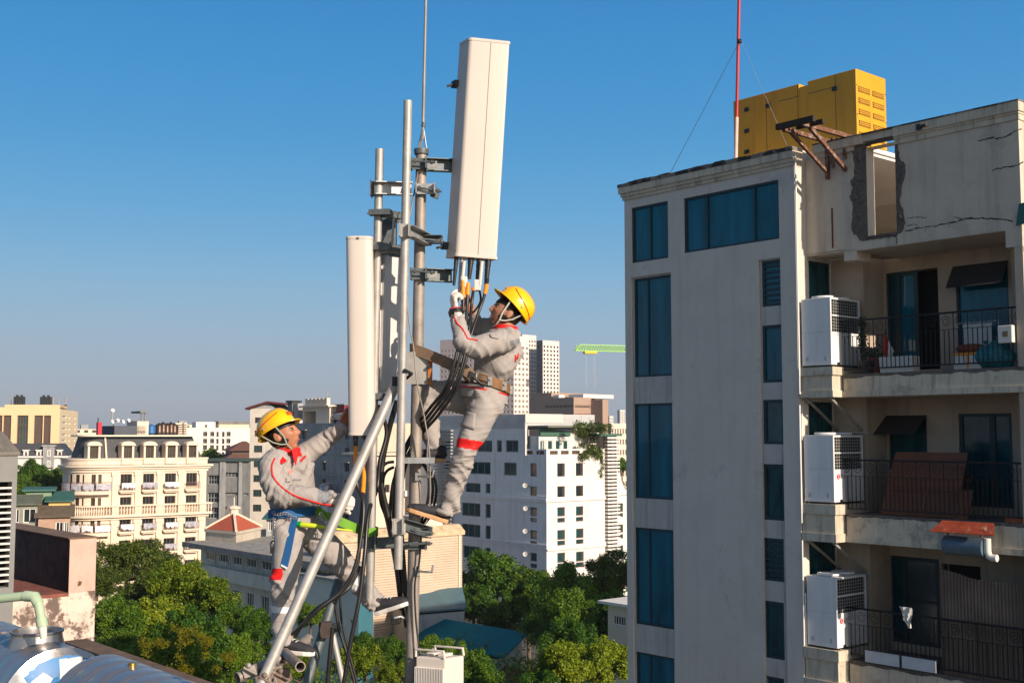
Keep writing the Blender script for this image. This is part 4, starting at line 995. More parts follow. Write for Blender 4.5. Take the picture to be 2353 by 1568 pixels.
xa, xb = fx(533), fx(760)
hol = [(fx(570), fz(b + 62), fx(646), fz(b)) for b in (590, 722, 853, 983, 1115)] + [(fx(575), fz(508), fx(610), fz(455)), (fx(575), fz(390), fx(640), fz(340))]
wall_part(gb, 'wall', pm('pale_stained_wall', (.6, .55, .48), .88, .1, .5, streak=((.3, .27, .23), .5, .8, .12)), FRONT(0), xa, xb, 0, fz(262), hol, .3)
for k, r in enumerate(hol): window(gb, FRONT(0), r, brownframe, greenglass if k < 5 else winglass, -.25, .12, cols=3)
mb = MB(); zg = fz(262); xp = fx(690); zpk = fz(212)
mb.prism([(xa, 0, zg), (xb, 0, zg), (xp, 0, zpk)], (0, 12, 0)); mb.build('gable', greywall, gb)
mb = MB(); mb.prism([(xa - .8, -.7, zg - .2), (xp, -.7, zpk), (xp, -.7, zpk + .35), (xa - .8, -.7, zg + .15)], (0, 13, 0)); mb.prism([(xp, -.7, zpk), (fx(900), -.7, fz(235)), (fx(900), -.7, fz(222)), (xp, -.7, zpk + .35)], (0, 13, 0)); mb.build('roof', pm('dark_red_sheet', (.12, .02, .022), .6, .2, .6), gb)
FG2 = Frame(720, 215, GRID)
gw = fthing('grey_wing', 'long shaded grey apartment wing with small barred windows between the workers', 'apartment building', FG2)
gx = lambda zx, y=0: FG2.front(*zz3(zx, 700), y)[0]; gz = lambda zy, y=0: FG2.front(*zz3(1100, zy), y)[1]
hol = []
for zx, w_ in ((1015, 40), (1200, 26), (1402, 42), (1545, 36)):
    for zy in (460, 605, 738, 880, 1010, 1140):
        hol.append((gx(zx - w_ / 2), gz(zy + 70), gx(zx + w_ / 2), gz(zy)))
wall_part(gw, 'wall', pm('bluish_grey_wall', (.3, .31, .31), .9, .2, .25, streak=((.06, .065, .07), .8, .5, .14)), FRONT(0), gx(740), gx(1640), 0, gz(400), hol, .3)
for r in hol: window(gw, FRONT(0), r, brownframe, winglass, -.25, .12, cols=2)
for k in range(0, len(hol), 2):
    r = hol[k]; mb = MB(); mb.box((r[0] - .4, -.5, r[3] + .1), (r[2] + .4, -.003, r[3] + .25)); mb.build('hood', greywall, gw)
mb = MB(); mb.box((gx(740), .02, gz(400)), (gx(1640), 9, gz(392))); mb.build('roof', greywall, gw)
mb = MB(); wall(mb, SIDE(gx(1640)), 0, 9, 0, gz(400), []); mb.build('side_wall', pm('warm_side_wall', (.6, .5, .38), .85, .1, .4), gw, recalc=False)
for zy in (660, 840): 
    mb = MB(); mb.box((gx(740), -.12, gz(zy + 8)), (gx(1640), -.003, gz(zy))); mb.build('string_course', greywall, gw)
tx0, tx1 = gx(960), gx(1200)
tr_ = thing('roof_terrace_house', 'cream roof terrace room with an open loggia on the grey wing', 'rooftop structure', FG2.m @ V((tx0, 1, gz(392))), FG2.a)
hh = gz(250, 1) - gz(392); W = tx1 - tx0
mb = MB(); mb.box((0, 0, hh * .75), (W, 7, hh)); mb.box((0, 0, 0), (.5, 7, hh * .75)); mb.box((W * .5, 0, 0), (W, 7, hh * .75)); mb.box((0, 4, 0), (W, 7, hh * .74)); mb.build('wall', cream, tr_); mb = MB(); mb.box((-.5, -.6, hh), (W + .5, 7, hh + .3)); mb.build('roof', cream, tr_)
for q in range(6): mb = MB(); mb.box((W * (.15 + .14 * q), -.3, hh + .3), (W * (.25 + .14 * q), .4, hh + 1.6)); mb.build('parapet_block', cream, tr_)
for q, (zx, zy, lab) in enumerate(((1290, 320, 'shiny steel water tank lying left of the worker hand on the grey wing roof'), (1345, 316, 'shiny steel water tank lying right of its twin on the grey wing roof'))):
    x, z = FG2.front(*zz3(zx, zy), 2); t = thing('water_tank', lab, 'water tank', FG2.m @ V((x, 2, gz(392))), FG2.a, 'steel tanks on the grey wing roof'); mb = MB(); r = .85; mb.tube([(-1.6, 0, r + .3), (-1.5, 0, r + .3), (1.5, 0, r + .3), (1.6, 0, r + .3)], [.3, r, r, .3], 16); mb.build('shell', steelM, t, smooth=True); mb = MB(); mb.box((-1.2, -.7, 0), (-1, .7, .6)); mb.box((1, -.7, 0), (1.2, .7, .6)); mb.build('cradle', darksteel, t)
x, z = FG2.front(*zz3(1240, 1010), -1.5)
t = thing('water_tank', 'steel water tank standing in front of the grey wing by the left worker wrist', 'water tank', FG2.m @ V((x, -2, 0)), FG2.a); z = FG2.front(*zz3(1240, 1015), -2)[1]; zlow = FG2.front(*zz3(1240, 1010), -2)[1]
zA_ = FG2.front(*zz3(1240, 925), -2)[1]
mb = MB(); mb.lathe((0, 0, zlow), [(1.1, 0), (1.15, .2), (1.15, zA_ - zlow - .4), (.8, zA_ - zlow - .1), (.3, zA_ - zlow)], 16); mb.build('shell', steelM, t, smooth=True); mb = MB(); mb.box((-3, -1.6, 0), (3, 1.6, zlow)); mb.build('plinth', shadewhite, t)
x, z = FG2.front(*zz3(1335, 300), 1.5); t = thing('roof_cabin', 'small dark red cabin on the grey wing roof beside the white antenna', 'rooftop structure', FG2.m @ V((x - 1, 1.5, gz(392))), FG2.a); mb = MB(); mb.box((0, 0, 0), (2.6, 3, gz(240, 1.5) - gz(392))); mb.build('wall', pm('dark_red_paint', (.2, .02, .03), .7), t); mb = MB(); mb.box((-.2, -.2, gz(240, 1.5) - gz(392)), (2.8, 3.2, gz(240, 1.5) - gz(392) + .2)); mb.build('roof', darkgreywall, t)
x, z = FG2.front(*zz3(1225, 100), 3); t = thing('roof_aerial', 'thin aerial on the grey wing roof over the left worker arm', 'aerial', FG2.m @ V((x, 3, gz(392))), FG2.a); mb = MB(); mb.tube([(0, 0, 0), (0, 0, z - gz(392))], .12, 6); mb.build('rod', galv, t); mb = MB(); mb.box((-.4, -.4, 0), (.4, .4, .5)); mb.build('foot', darksteel, t)
x, z = FG2.front(*zz3(900, 250), 1); t = thing('ventilation_stack', 'grey steel ventilation stack on the roof behind the yellow helmet', 'ventilator', FG2.m @ V((gx(870, 1), 1, gz(392))), FG2.a); hh = gz(200, 1) - gz(392); mb = MB(); mb.box((0, 0, 0), (1.6, 1.6, hh)); mb.build('stack', darkgreywall, t); mb = MB(); mb.box((1.8, .2, 1), (3.3, 1.4, hh - .2)); mb.build('duct', galv, t); mb = MB(); mb.box((-.3, -.3, hh), (1.9, 1.9, hh + .4)); mb.build('cap', darksteel, t)
FK = Frame(475, 212, GRID + R(42))
gk = fthing('shaded_grey_house', 'shaded dark grey concrete house between the hotel and the stained block', 'house', FK)
kx = lambda zx: FK.front(*zz3(zx, 800))[0]; kz = lambda zy: FK.front(*zz3(300, zy))[1]
hol = [(kx(165), kz(935), kx(265), kz(855)), (kx(165), kz(1100), kx(270), kz(1010)), (kx(165), kz(1240), kx(270), kz(1140)), (kx(310), kz(870), kx(430), kz(830)), (kx(310), kz(1030), kx(430), kz(1008)), (kx(480), kz(1030), kx(530), kz(1012)), (kx(310), kz(1165), kx(430), kz(1135))]
wall_part(gk, 'wall', darkgreywall, FRONT(0), kx(120), kx(545), 0, kz(712), hol, .5)
for r in hol: window(gk, FRONT(0), r, greywall, winglass, -.4, .12, cols=4, rows=2)
mb = MB(); mb.box((kx(120), -.5, kz(730)), (kx(545), 8, kz(708))); mb.build('roof', pm('dark_green_roofing', (.05, .08, .075), .8, .2, .5), gk)
for x in (275, 300, 445): mb = MB(); mb.box((kx(x), -.3, 0), (kx(x) + .5, -.003, kz(735))); mb.build('column', greywall, gk)
FC = Frame(700, 118, GRID)
def z4(zx, zy): return 404.2 + zx * .2661, 1150.5 + zy * .2661
sc = fthing('school_block', 'long low cream block with ribbon windows and an access gallery', 'school building', FC)
cx = lambda zx: FC.front(*z4(zx, 600))[0]
def cz(zy, zx=500): return FC.front(*z4(zx, zy))[1]
xa, xb = FC.front(432, 1270)[0], FC.front(768, 1330)[0]
zroof0, zroof1 = FC.front(*z4(400, 395))[1], FC.front(*z4(400, 440))[1]
zband0, zband1 = FC.front(*z4(400, 600))[1], FC.front(*z4(400, 690))[1]
zw1, zw0 = FC.front(*z4(400, 480))[1], FC.front(*z4(400, 590))[1]
hol = []
n = 9; x = xa + 1.0
pitch = (xb - xa - 2) / n
for q in range(n):
    hol.append((x + pitch * q + .3, zw0 + .4, x + pitch * (q + .72), zw1))
    hol.append((x + pitch * (q + .78), zw0 - .5, x + pitch * (q + .97), zw1))
    hol.append((x + pitch * q + .3, zband1 - 3.6, x + pitch * (q + .6), zband1 - 1.0))
    hol.append((x + pitch * q + .3, zband1 - 7.4, x + pitch * (q + .6), zband1 - 4.9))
schoolM = pm('school_wall', (.62, .59, .5), .88, .12, .5, streak=((.12, .11, .09), .5, .9, .2))
wall_part(sc, 'wall', schoolM, FRONT(1.6), xa, xb, 0, zroof1, hol, .2)
for r in hol: window(sc, FRONT(1.6), r, frost, greenglass, -.15, .12, cols=3)
mb = MB(); mb.box((xa, .0, zband1), (xb, .2, zband0 + .25)); mb.box((xa, .2, zband1), (xb, 1.6, zband1 + .3)); mb.build('gallery', schoolM, sc)
mb = MB(); mb.box((xa - .6, -.5, zroof1), (xb - 7, 12, zroof0)); mb.box((xb - 7 + .002, -.5, zroof1), (xb + .4, 3.2, zroof0 - .003)); mb.build('roof', pm('stained_roof_edge', (.3, .28, .25), .9, .3, 1.2, streak=((.03, .03, .03), .7, 3, 1)), sc)
mb = MB(); wall(mb, LEFT(xa), 1.6, 12, 0, zroof1, []); wall(mb, SIDE(xb), 1.6, 3, 0, zroof1, []); wall(mb, SIDE(xb - 7.2), 3, 12, 0, zroof1, []); mb.build('end_wall', schoolM, sc, recalc=False)
FP = Frame(538, 128, R(-20))
pv = fthing('roof_pavilion', 'square roof lantern with red tiled pyramid roof and pale ridge lines', 'pavilion', FP)
def onz(px, py, z): d = ray(px, py); return CAM + d * ((z - CAM.z) / d.z)
cL, cM, cR = onz(470, 1239, zroof0), onz(542, 1246, zroof0), onz(601, 1233, zroof0)
cB = cL + cR - cM
zE = at(542, 1220, cM.y).z; pc_ = (cL + cR) / 2; zTop = at(535.5, 1180, pc_.y).z; zw_ = zroof0
iv = FP.i
P4 = [iv @ p for p in (cL, cM, cR, cB)]
cc = sum((p for p in P4), V((0, 0, 0))) / 4
mb = MB(); P = [(p.x, p.y, zE) for p in P4]; top = [(cc.x + (p.x - cc.x) * .1, cc.y + (p.y - cc.y) * .1, zTop) for p in P4]
mb.add(P + top, [(0,1,5,4),(1,2,6,5),(2,3,7,6),(3,0,4,7),(4,5,6,7)]); mb.build('roof', redtile, pv)
mb = MB()
for a, b in zip(P, top): mb.bar(V(a) + V((0, 0, .05)), V(b) + V((0, 0, .05)), .28, .22)
mb.build('ridge', cream, pv)
mb = MB(); S = [(cc.x + (p.x - cc.x) * .97, cc.y + (p.y - cc.y) * .97) for p in P4]; mb.prism([(*p, zroof0 - .02) for p in S], (0, 0, zE - zroof0)); mb.prism([(cc.x + (p.x - cc.x) * 1.02, cc.y + (p.y - cc.y) * 1.02, zE - .35) for p in P4], (0, 0, .33)); mb.build('wall', creamdark, pv)
mb = MB(); mb.lathe((cc.x, cc.y, zTop - .1), [(.55, 0), (.55, .7), (.8, .75), (.8, .9), (.3, 1.1)], 8); mb.tube([(cc.x, cc.y, zTop + 1), (cc.x, cc.y, zTop + 2)], .06, 5); mb.build('finial', cream, pv)
FD = Frame(905, 105, GRID)
x0, z1 = FD.front(760, 1330); xr2, _ = FD.front(905, 1400)
gh = thing('gable_house', 'pale plastered gable house with small grilled windows behind the cables', 'house', FD.m @ V((x0, 0, 0)), FD.a)
W = xr2 - x0; zg = FD.front(880, 1330)[1]
fdx = lambda px: FD.front(px, 1400)[0] - x0; fdz = lambda py: FD.front(840, py)[1]
hol = [(fdx(762), fdz(1390), fdx(776), fdz(1362)), (fdx(784), fdz(1362), fdx(792), fdz(1350)), (fdx(806), fdz(1372), fdx(814), fdz(1356)), (fdx(803), fdz(1440), fdx(813), fdz(1428)), (fdx(700), fdz(1450), fdx(714), fdz(1415)), (fdx(772), fdz(1480), fdx(780), fdz(1460))]
hol = [h for h in hol if h[0] > .1 and h[2] < W - .1]
wall_part(gh, 'wall', pm('pale_grey_plaster', (.68, .66, .58), .88, .08, .6), FRONT(0), -8, W * .46, 0, fdz(1345), hol, .2)
for r in hol: window(gh, FRONT(0), r, frost, greenglass, -.15, .09, cols=2)
mb = MB(); mb.box((-8.2, -.3, fdz(1345)), (W * .46 + .2, 1.6, fdz(1340))); mb.build('roof', greywall, gh); mb = MB(); wall(mb, SIDE(W * .46), 0, 1.6, 0, fdz(1345), []); mb.build('side_wall', pm('darkened_blue_side', (.03, .13, .17), .6, .15, .8), gh, recalc=False)  # side wall darkened in colour so its sunlit strip stays dull
t, _, _ = sbox('stair_hut', 'small grey green hut with shutters right of the red pavilion', 'hut', 612, 668, 1192, 1222, 4, 6, pm('pale_green_wall', (.4, .42, .38), .85, .1, 1), greenroof, .6, F=Frame(640, 150, R(0)), wins_=((.08, .1, .25, .95), (.6, .1, .8, .95)))
FN = Frame(1062, 128, GRID + R(90))
nb_ = fthing('corrugated_hall', 'sunlit beige hall clad in horizontal corrugated sheet behind the mast', 'hall', FN)
nx0 = FN.front(770, 1300)[0]; nz1, nz2 = FN.front(900, 1238)[1], FN.front(900, 1214)[1]
mb = MB(); z = 6.0; vs = []; n = 0
rows_ = []
while z < nz1: rows_ += [(z, 0), (z + .06, -.06), (z + .13, -.06), (z + .19, 0)]; z += .26
for z, o in rows_: vs += [(nx0, o, z), (0, o, z)]
mb.add(vs, [(2*k, 2*k+1, 2*k+3, 2*k+2) for k in range(len(rows_) - 1)]); mb.quad((nx0, 0, 0), (0, 0, 0), (0, 0, 6), (nx0, 0, 6)); wall(mb, SIDE(0), 0, 2.4, 0, nz1, [])
tag(mb.build('cladding', pm('beige_sheet', (.54, .415, .31), .6, .1, .3, streak=((.4, .28, .2), .3, 1, .5)), nb_, recalc=False))
mb = MB(); mb.box((nx0, -.2, nz1), (.25, 2.5, nz1 + .4)); mb.prism([(nx0, -.2, nz1 + .4), (.25, -.2, nz1 + .4), (.25, .8, nz2), (nx0, .8, nz2)], (0, .3, 0)); mb.box((nx0, .8, nz1 + .4), (.25, 2.4, nz2 - .02)); mb.build('eaves', pm('mossy_tile_edge', (.55, .42, .27), .9, .25, 1.2, spots=((.3, .2, .12), .6, 1.5, .55)), nb_)
mb = MB(); mb.box((-.5, -.12, 0), (-.3, -.072, nz1)); mb.build('downpipe', cream, nb_)
t = thing('roof_box', 'cream concrete box on the corrugated hall roof under the right worker shoe', 'rooftop structure', FN.m @ V((FN.front(985, 1205)[0], .8, nz2 - .03)), FN.a); mb = MB(); a = FN.front(1027, 1205)[0] - FN.front(985, 1205)[0]; hh = FN.front(1000, 1188, 1)[1] - nz2; mb.box((0, 0, 0), (a, 4, max(hh, .8))); mb.build('box', cream, t); mb = MB(); mb.box((-.2, -.2, max(hh, .8)), (a + .2, 4.2, max(hh, .8) + .15)); mb.build('lid', cream, t)
FQ = Frame(940, 190, R(38))
ch = fthing('cream_house', 'sunlit cream house with wall air conditioners seen between the mast poles', 'house', FQ)
x0 = FQ.front(862, 1100)[0]; x1_ = FQ.front(1010, 1100)[0]
qz = lambda py: FQ.front(900, py)[1]; qx = lambda px: FQ.front(px, 1100)[0]
hol = [(qx(a), qz(b), qx(c), qz(d)) for a, b, c, d in ((884, 1130, 895, 1112), (912, 1130, 924, 1112), (884, 1175, 895, 1155), (968, 1120, 980, 1100), (968, 1165, 980, 1145), (912, 1175, 924, 1155))]
wall_part(ch, 'wall', cream, FRONT(0), x0, x1_, 0, qz(1045), hol, .3)
for r in hol: window(ch, FRONT(0), r, brownframe, winglass, -.25, .12, cols=2)
mb = MB(); mb.box((x0 - .3, -.6, qz(1045)), (x1_ + .3, 10, qz(1040))); mb.build('roof', cream, ch)
for (a, b) in ((897, 1140), (926, 1140), (897, 1185), (982, 1130)):
    mb = MB(); mb.box((qx(a), -.6, qz(b)), (qx(a) + 1.3, -.05, qz(b) + .9)); mb.build('air_conditioner', frost, ch)
FX = Frame(1255, 165, R(-49.6))
wh = fthing('white_office', 'large white office block with grey shaded side and roof pergola', 'office building', FX)
def z7(zx, zy): return 1026 + .2577 * zx, 932.8 + .2577 * zy
xz = lambda zx, zy=700: FX.front(*z7(zx, zy))[0]
def zz_at(zx, zy): return FX.front(*z7(zx, zy))[1]
zP = zz_at(800, 437)
def fr(a, b, c, d): r = FX.frect((*z7(a, b), *z7(c, d))); return r
L1 = [fr(272, 303, 404, 407), fr(443, 301, 489, 408), fr(524, 301, 637, 409), fr(208, 493, 390, 608), fr(508, 499, 622, 618), fr(742, 505, 802, 627), fr(165, 679, 300, 792), fr(345, 686, 388, 802), fr(742, 712, 803, 829),
      fr(134, 854, 299, 985), fr(343, 868, 391, 996), fr(742, 896, 803, 980), fr(742, 990, 803, 1032), fr(133, 1042, 299, 1172), fr(343, 1059, 391, 1190), fr(742, 1100, 803, 1185), fr(742, 1195, 803, 1240), fr(146, 1235, 299, 1365), fr(343, 1255, 391, 1360), fr(742, 1300, 803, 1385), fr(742, 1395, 803, 1445), fr(-20, 300, 30, 400), fr(-20, 480, 40, 560)]
x0 = FX.front(960, 1100)[0]
zfl = zz_at(880, 440)
wall_part(wh, 'wall', shadewhite, FRONT(0), x0, 0, 0, zfl, [r for r in L1 if r[3] < zfl], .3)
for r in L1:
    if r[3] < zfl: window(wh, FRONT(0), r, darkgreywall, greenglass, -.25, .12, cols=max(1, round((r[2] - r[0]) / 1.6)), depth=.1)
xu = xz(690, 300); zu = zz_at(690, 200)
up = [r for r in L1 if r[3] >= zfl]
wall_part(wh, 'upper_wall', shadewhite, FRONT(.02), x0, xu, zfl, zu, up, .3)
for r in up: window(wh, FRONT(.02), r, darkgreywall, greenglass, -.25, .14, cols=max(1, round((r[2] - r[0]) / 1.6)), depth=.1)
zs1 = zz_at(690, 65); mb = MB(); n = 14
for k in range(n):
    a = zu + (zs1 - zu) * k / n; b = zu + (zs1 - zu) * (k + .62) / n
    mb.box((x0 + 2, -.05 + k * .05, a), (xu, .15 + k * .05, b)); mb.box((xu - .01, .05, a), (xu + .1, 14, b))
mb.build('ribbed_screen', shadewhite, wh); mb = MB(); mb.box((x0 + 2, .9, zu), (xu - .2, 14, zs1 - .1)); mb.build('attic', greywall, wh)
mb = MB(); xs2 = FX.side(*z7(1027, 110), xu)[0]
for k in range(n):
    a = zz_at(690, 145) + (zs1 - zz_at(690, 145)) * k / n
    mb.box((xu + .11, .05, a), (xu + .22, xs2, a + (zs1 - zz_at(690, 145)) / n * .8))
mb.build('white_screen', whiteplaster, wh)
for k in range(0): pass
for zy in (800, 822, 836): 
    mb = MB(); z = zz_at(885, zy + 25); mb.box((x0, -.15 - .06 * (zy == 822), z), (.15, -.003, z + .35)); mb.build('string_course', shadewhite, wh)
for zy in (1245, 1262):
    mb = MB(); z = zz_at(885, zy + 10); mb.box((x0, -.18, z), (.18, -.003, z + .35)); mb.build('string_course', shadewhite, wh)
sy = lambda zx, zy=700: FX.side(*z7(zx, zy), 0)[0]
def sr(a, b, c, d): return FX.srect((*z7(a, b), *z7(c, d)), 0)
S1 = [sr(985, 507, 1053, 625), sr(1151, 504, 1215, 618), sr(986, 712, 1053, 830), sr(1152, 706, 1217, 822), sr(986, 899, 1053, 978), sr(986, 995, 1053, 1032), sr(1152, 891, 1217, 970), sr(1152, 986, 1217, 1022),
      sr(986, 1103, 1054, 1185), sr(986, 1198, 1054, 1236), sr(1153, 1090, 1219, 1170), sr(1153, 1186, 1219, 1226), sr(986, 1306, 1055, 1388), sr(986, 1400, 1055, 1440), sr(1153, 1296, 1221, 1377), sr(1153, 1390, 1221, 1430)]
ye_ = sy(1520)
wall_part(wh, 'sunlit_wall', whiteplaster, SIDE(0), 0, ye_, 0, zfl, S1, .3)
for k, r in enumerate(S1): window(wh, SIDE(0), r, brownframe, greenglass if k > 3 else winglass, -.25, .12, splits=(.8,), depth=.1)
for zy in (830, 1265):
    for q in (0, 1):
        mb = MB(); z = FX.side(*z7(900, zy + 24 - q * 18), 0)[1]; mb.box((.003, 0, z), (.2 - .05 * q, sy(1410), z + .38)); mb.build('string_course', whiteplaster, wh)
zt0, zt1 = FX.side(*z7(900, 437), 0)[1], FX.side(*z7(900, 378), 0)[1]
ter = [FX.srect((*z7(a, 388), *z7(b, 438)), 0) for a, b in ((919, 990), (1018, 1088), (1116, 1186), (1214, 1280))]
terl = [FX.frect((*z7(a, 386), *z7(b, 438))) for a, b in ((705, 766), (795, 868))]
ztp = zfl + (zt1 - zt0)
ter = [(a[0], zfl + .15, a[2], ztp - .25) for a in ter]; terl = [(a[0], zfl + .15, a[2], ztp - .25) for a in terl]
mb = MB(); wall(mb, SIDE(0), 0, ye_, zfl, ztp, ter, 0, .3); mb.build('parapet', whiteplaster, wh, recalc=False)
mb = MB(); wall(mb, FRONT(0), xu, 0, zfl, ztp, terl, 0, .3); mb.build('parapet', shadewhite, wh, recalc=False)
for f3, rs in ((SIDE(0), ter), (FRONT(0), terl)):
    for r in rs: window(wh, f3, r, brownframe, pm('brown_louvre_back', (.12, .08, .06), .8), -.28, .1, rows=5, name='louvre')
mb = MB(); mb.quad((x0, .01, zfl - .2), (-.01, .01, zfl - .2), (-.01, ye_, zfl - .2), (x0, ye_, zfl - .2)); mb.build('terrace_floor', greywall, wh)
py0 = 1.6; zpt = FX.side(*z7(900, 265), -py0)[1]; zaw = FX.side(*z7(900, 190), -py0)[1]
yw = FX.side(*z7(1095, 300), -py0)[0]
glz = [(yw * a, ztp - .3, yw * (a + .17), FX.side(*z7(900, 300), -py0)[1]) for a in (.04, .29, .54, .79)]
wall_part(wh, 'penthouse_wall', whiteplaster, SIDE(-py0), 0, yw, zfl, zpt, glz, .2)
for r in glz: window(wh, SIDE(-py0), r, frost, greenglass, -.15, .12)
glf = [(xu + 1 + (-py0 - xu - 1) * k / 6 + .3, ztp - .3, xu + 1 + (-py0 - xu - 1) * (k + .8) / 6, FX.side(*z7(900, 300), -py0)[1]) for k in range(6)]
wall_part(wh, 'penthouse_wall', shadewhite, FRONT(.6), xu, -py0, zfl, zpt, glf, .2)
for r in glf: window(wh, FRONT(.6), r, frost, greenglass, -.15, .15)
mb = MB(); mb.prism([(-py0, .1, zpt), (-py0, yw, zpt), (-py0 + .0, yw, zaw - .6), (-py0, .1, zaw)], (.25, 0, 0)); mb.build('awning', greenM, wh)
mb = MB(); mb.box((xu, .1, zaw), (.2, yw + 4, zaw + .3)); mb.bar((xu + .3, .15, zfl), (xu + .3, .15, zs1 - 2), .45, .45); mb.build('pergola_roof', pm('olive_roof_sheet', (.12, .13, .1), .8, .2, .5), wh)
mb = MB(); y2, y3 = yw, sy(1430, 300); mb.box((-6, y2, zfl), (-py0 - .05, y3, FX.side(*z7(1150, 230), -py0)[1])); mb.build('roof_room', whiteplaster, wh)
mb = MB(); mb.bar((xu + .4, -.1, zfl), (xu + .4, -.1, zs1 - 1.6), .4, .4); mb.build('pergola_post', whiteplaster, wh)
ly0, ly1 = sy(1408), sy(1517); zlt = FX.side(*z7(1460, 265), .6)[1]
mb = MB(); z = 3.0
while z < zlt: mb.box((.0, ly0, z), (.65, ly1, z + .27)); z += .52
tag(mb.build('louvre_screen', whiteplaster, wh)); mb = MB(); mb.box((-.3, ly0 + .1, 0), (.1, ly1 - .1, zlt)); mb.box((.11, (ly0 + ly1) / 2 - .3, 0), (.5, (ly0 + ly1) / 2 + .3, zlt)); mb.build('louvre_back', brownframe, wh)
mb = MB(); mb.box((-3, ly0 - 2, zlt), (.8, ly1 + .4, zlt + .35)); mb.build('louvre_cap', greenM, wh)
ww = [FX.srect((*z7(a, b), *z7(c, d)), -.5) for a, b, c, d in ((1523, 864, 1572, 938), (1523, 952, 1572, 983), (1524, 1053, 1573, 1122), (1524, 1140, 1573, 1175), (1525, 1240, 1574, 1310))]
ywe = FX.side(*z7(1592, 800), -.5)[0] + 6; zwe = FX.side(*z7(1570, 740), -.5)[1]
wall_part(wh, 'wing_wall', whiteplaster, SIDE(-.5), ly1, ywe, 0, zwe, ww, .3)
for r in ww: window(wh, SIDE(-.5), r, brownframe, greenglass, -.25, .15)
mb = MB(); mb.prism([(-.5, ly1, zwe), (-.5, ly1 + 2.2, zwe), (-.5, ly1, zwe + 4)], (-5, 0, 0)); mb.box((-.55, ly1, zwe - .8), (-.3, ywe, zwe)); mb.build('stepped_gable', whiteplaster, wh)
mb = MB(); mb.box((x0, ye_ - .2, 0), (0, ye_, zfl - .3)); wall(mb, LEFT(x0), 0, ye_, 0, zu, []); mb.build('back_wall', shadewhite, wh, recalc=False)
mb = MB(); z = 5; a, b = FX.front(1040, 1100)[0], FX.front(1050, 1100)[0]
c0, c1 = FX.front(1002, 1100)[0], FX.front(1042, 1100)[0]
while z < zu: mb.box((c0, -.6, z), (c1, -.06, z + .25)); z += .5
mb.build('louvre_screen', greywall, wh)
for q, (zx, zy) in enumerate(((700, 705), (705, 910), (701, 1112), (702, 1316))):
    x, z = FX.front(*z7(zx, zy), -.7)
    t = thing('satellite_dish', ['top one of the satellite dishes on the shaded wall of the white office', 'second from top of the satellite dishes, in shadow on the white office', 'third from top of the satellite dishes on the shaded wall of the white office', 'lowest of the satellite dishes on the shaded wall of the white office'][q], 'satellite dish', FX.m @ V((x, -.7, z)), FX.a, 'satellite dishes on the white office')
    mb = MB(); mb.lathe((0, 0, 0), [(.05, 0), (.2, .03), (.36, .11), (.35, .13), (.2, .05)], 16, (.45, -.85, .2)); mb.build('dish', whiteplaster, t, smooth=True); mb = MB(); mb.bar((0, 0, -.05), (0, .69, -.1), .1, .1); mb.bar((.05, -.05, 0), (.5, -.3, .15), .04, .04); mb.build('arm', darksteel, t)
def tower(name, label, px0, pxc, px1, pyt, Y, m1, m2, rows1, cols1, rows2, cols2, ang=GRID, w1=.5, w2=.5, h=.5, roofx=None, gm=pm('hazy_far_window', (.2, .185, .18), .4, .3, .02), top=.03):
    F = Frame(pxc, Y, ang)
    x0 = F.front(px0, 950)[0]; y1 = F.side(px1, 950)[0]; zt = F.front(pxc, pyt)[1]
    t = fthing(name, label, 'tower block', F)
    def cells(L, r, c, wf):
        o = []
        fh = zt * (1 - top) / r
        for i in range(r):
            for j in range(c):
                a = L * (j + .5 - wf / 2) / c; o.append((a, fh * (i + .25), a + L / c * wf, fh * (i + .25 + h)))
        return o
    visible = at(pxc, 945, Y).z
    c1 = [(x0 + r[0], r[1], x0 + r[2], r[3]) for r in cells(-x0, rows1, cols1, w1)]; c2 = cells(y1, rows2, cols2, w2)
    wall_part(t, 'wall', m1, FRONT(0), x0, 0, 0, zt, c1, .4); wall_part(t, 'side_wall', m2, SIDE(0), 0, y1, 0, zt, c2, .4)
    allc = [(FRONT(0), r) for r in c1 if r[3] > visible - 2] + [(SIDE(0), r) for r in c2 if r[3] > visible - 2]
    allc.sort(key=lambda q: -q[1][3])
    for f3, r in allc[:96]:
        mb = MB(); mb.quad(f3(r[0], r[1], -.35), f3(r[2], r[1], -.35), f3(r[2], r[3], -.35), f3(r[0], r[3], -.35)); mb.build('window', gm, t, recalc=False)
    rest = [(FRONT(0), r) for r in c1] + [(SIDE(0), r) for r in c2]; done = set(id(q[1]) for q in allc[:96])
    mb = MB()
    for f3, r in rest:
        if id(r) not in done: mb.quad(f3(r[0], r[1], -.35), f3(r[2], r[1], -.35), f3(r[2], r[3], -.35), f3(r[0], r[3], -.35))
    if mb.f: tag(mb.build('window', gm, t, recalc=False), kind='stuff')
    mb = MB(); mb.box((x0 + .5, .5, zt - .4), (-.5, y1 - .5, zt)); mb.box((x0, y1 - .4, 0), (-.4, y1, zt - .5)); mb.box((x0, 0.4, 0), (x0 + .3, y1 - .4, zt - .5)); mb.build('roof', greywall, t)
    if roofx: mb = MB(); mb.box((x0 * roofx[0], 1, zt), (x0 * roofx[1], y1 * .6, zt + roofx[2])); mb.build('penthouse', m1, t)
    return t, F, x0, y1, zt
tower('pink_tower', 'wide pale pink tower block behind the right worker torso', 1010, 1180, 1215, 770, 640, pm('pinkish_cladding', (.5, .42, .4), .8, .05, .05), towerwall, 26, 20, 26, 4, ang=R(-38), w1=.5, w2=.55, h=.42, top=.06)
tower('stepped_tower', 'tall pale tower block with dense windows right of the worker shoulder', 1196, 1200, 1232, 768, 700, towerwall, towerwall, 34, 2, 34, 5, w2=.6, h=.5, top=.03)
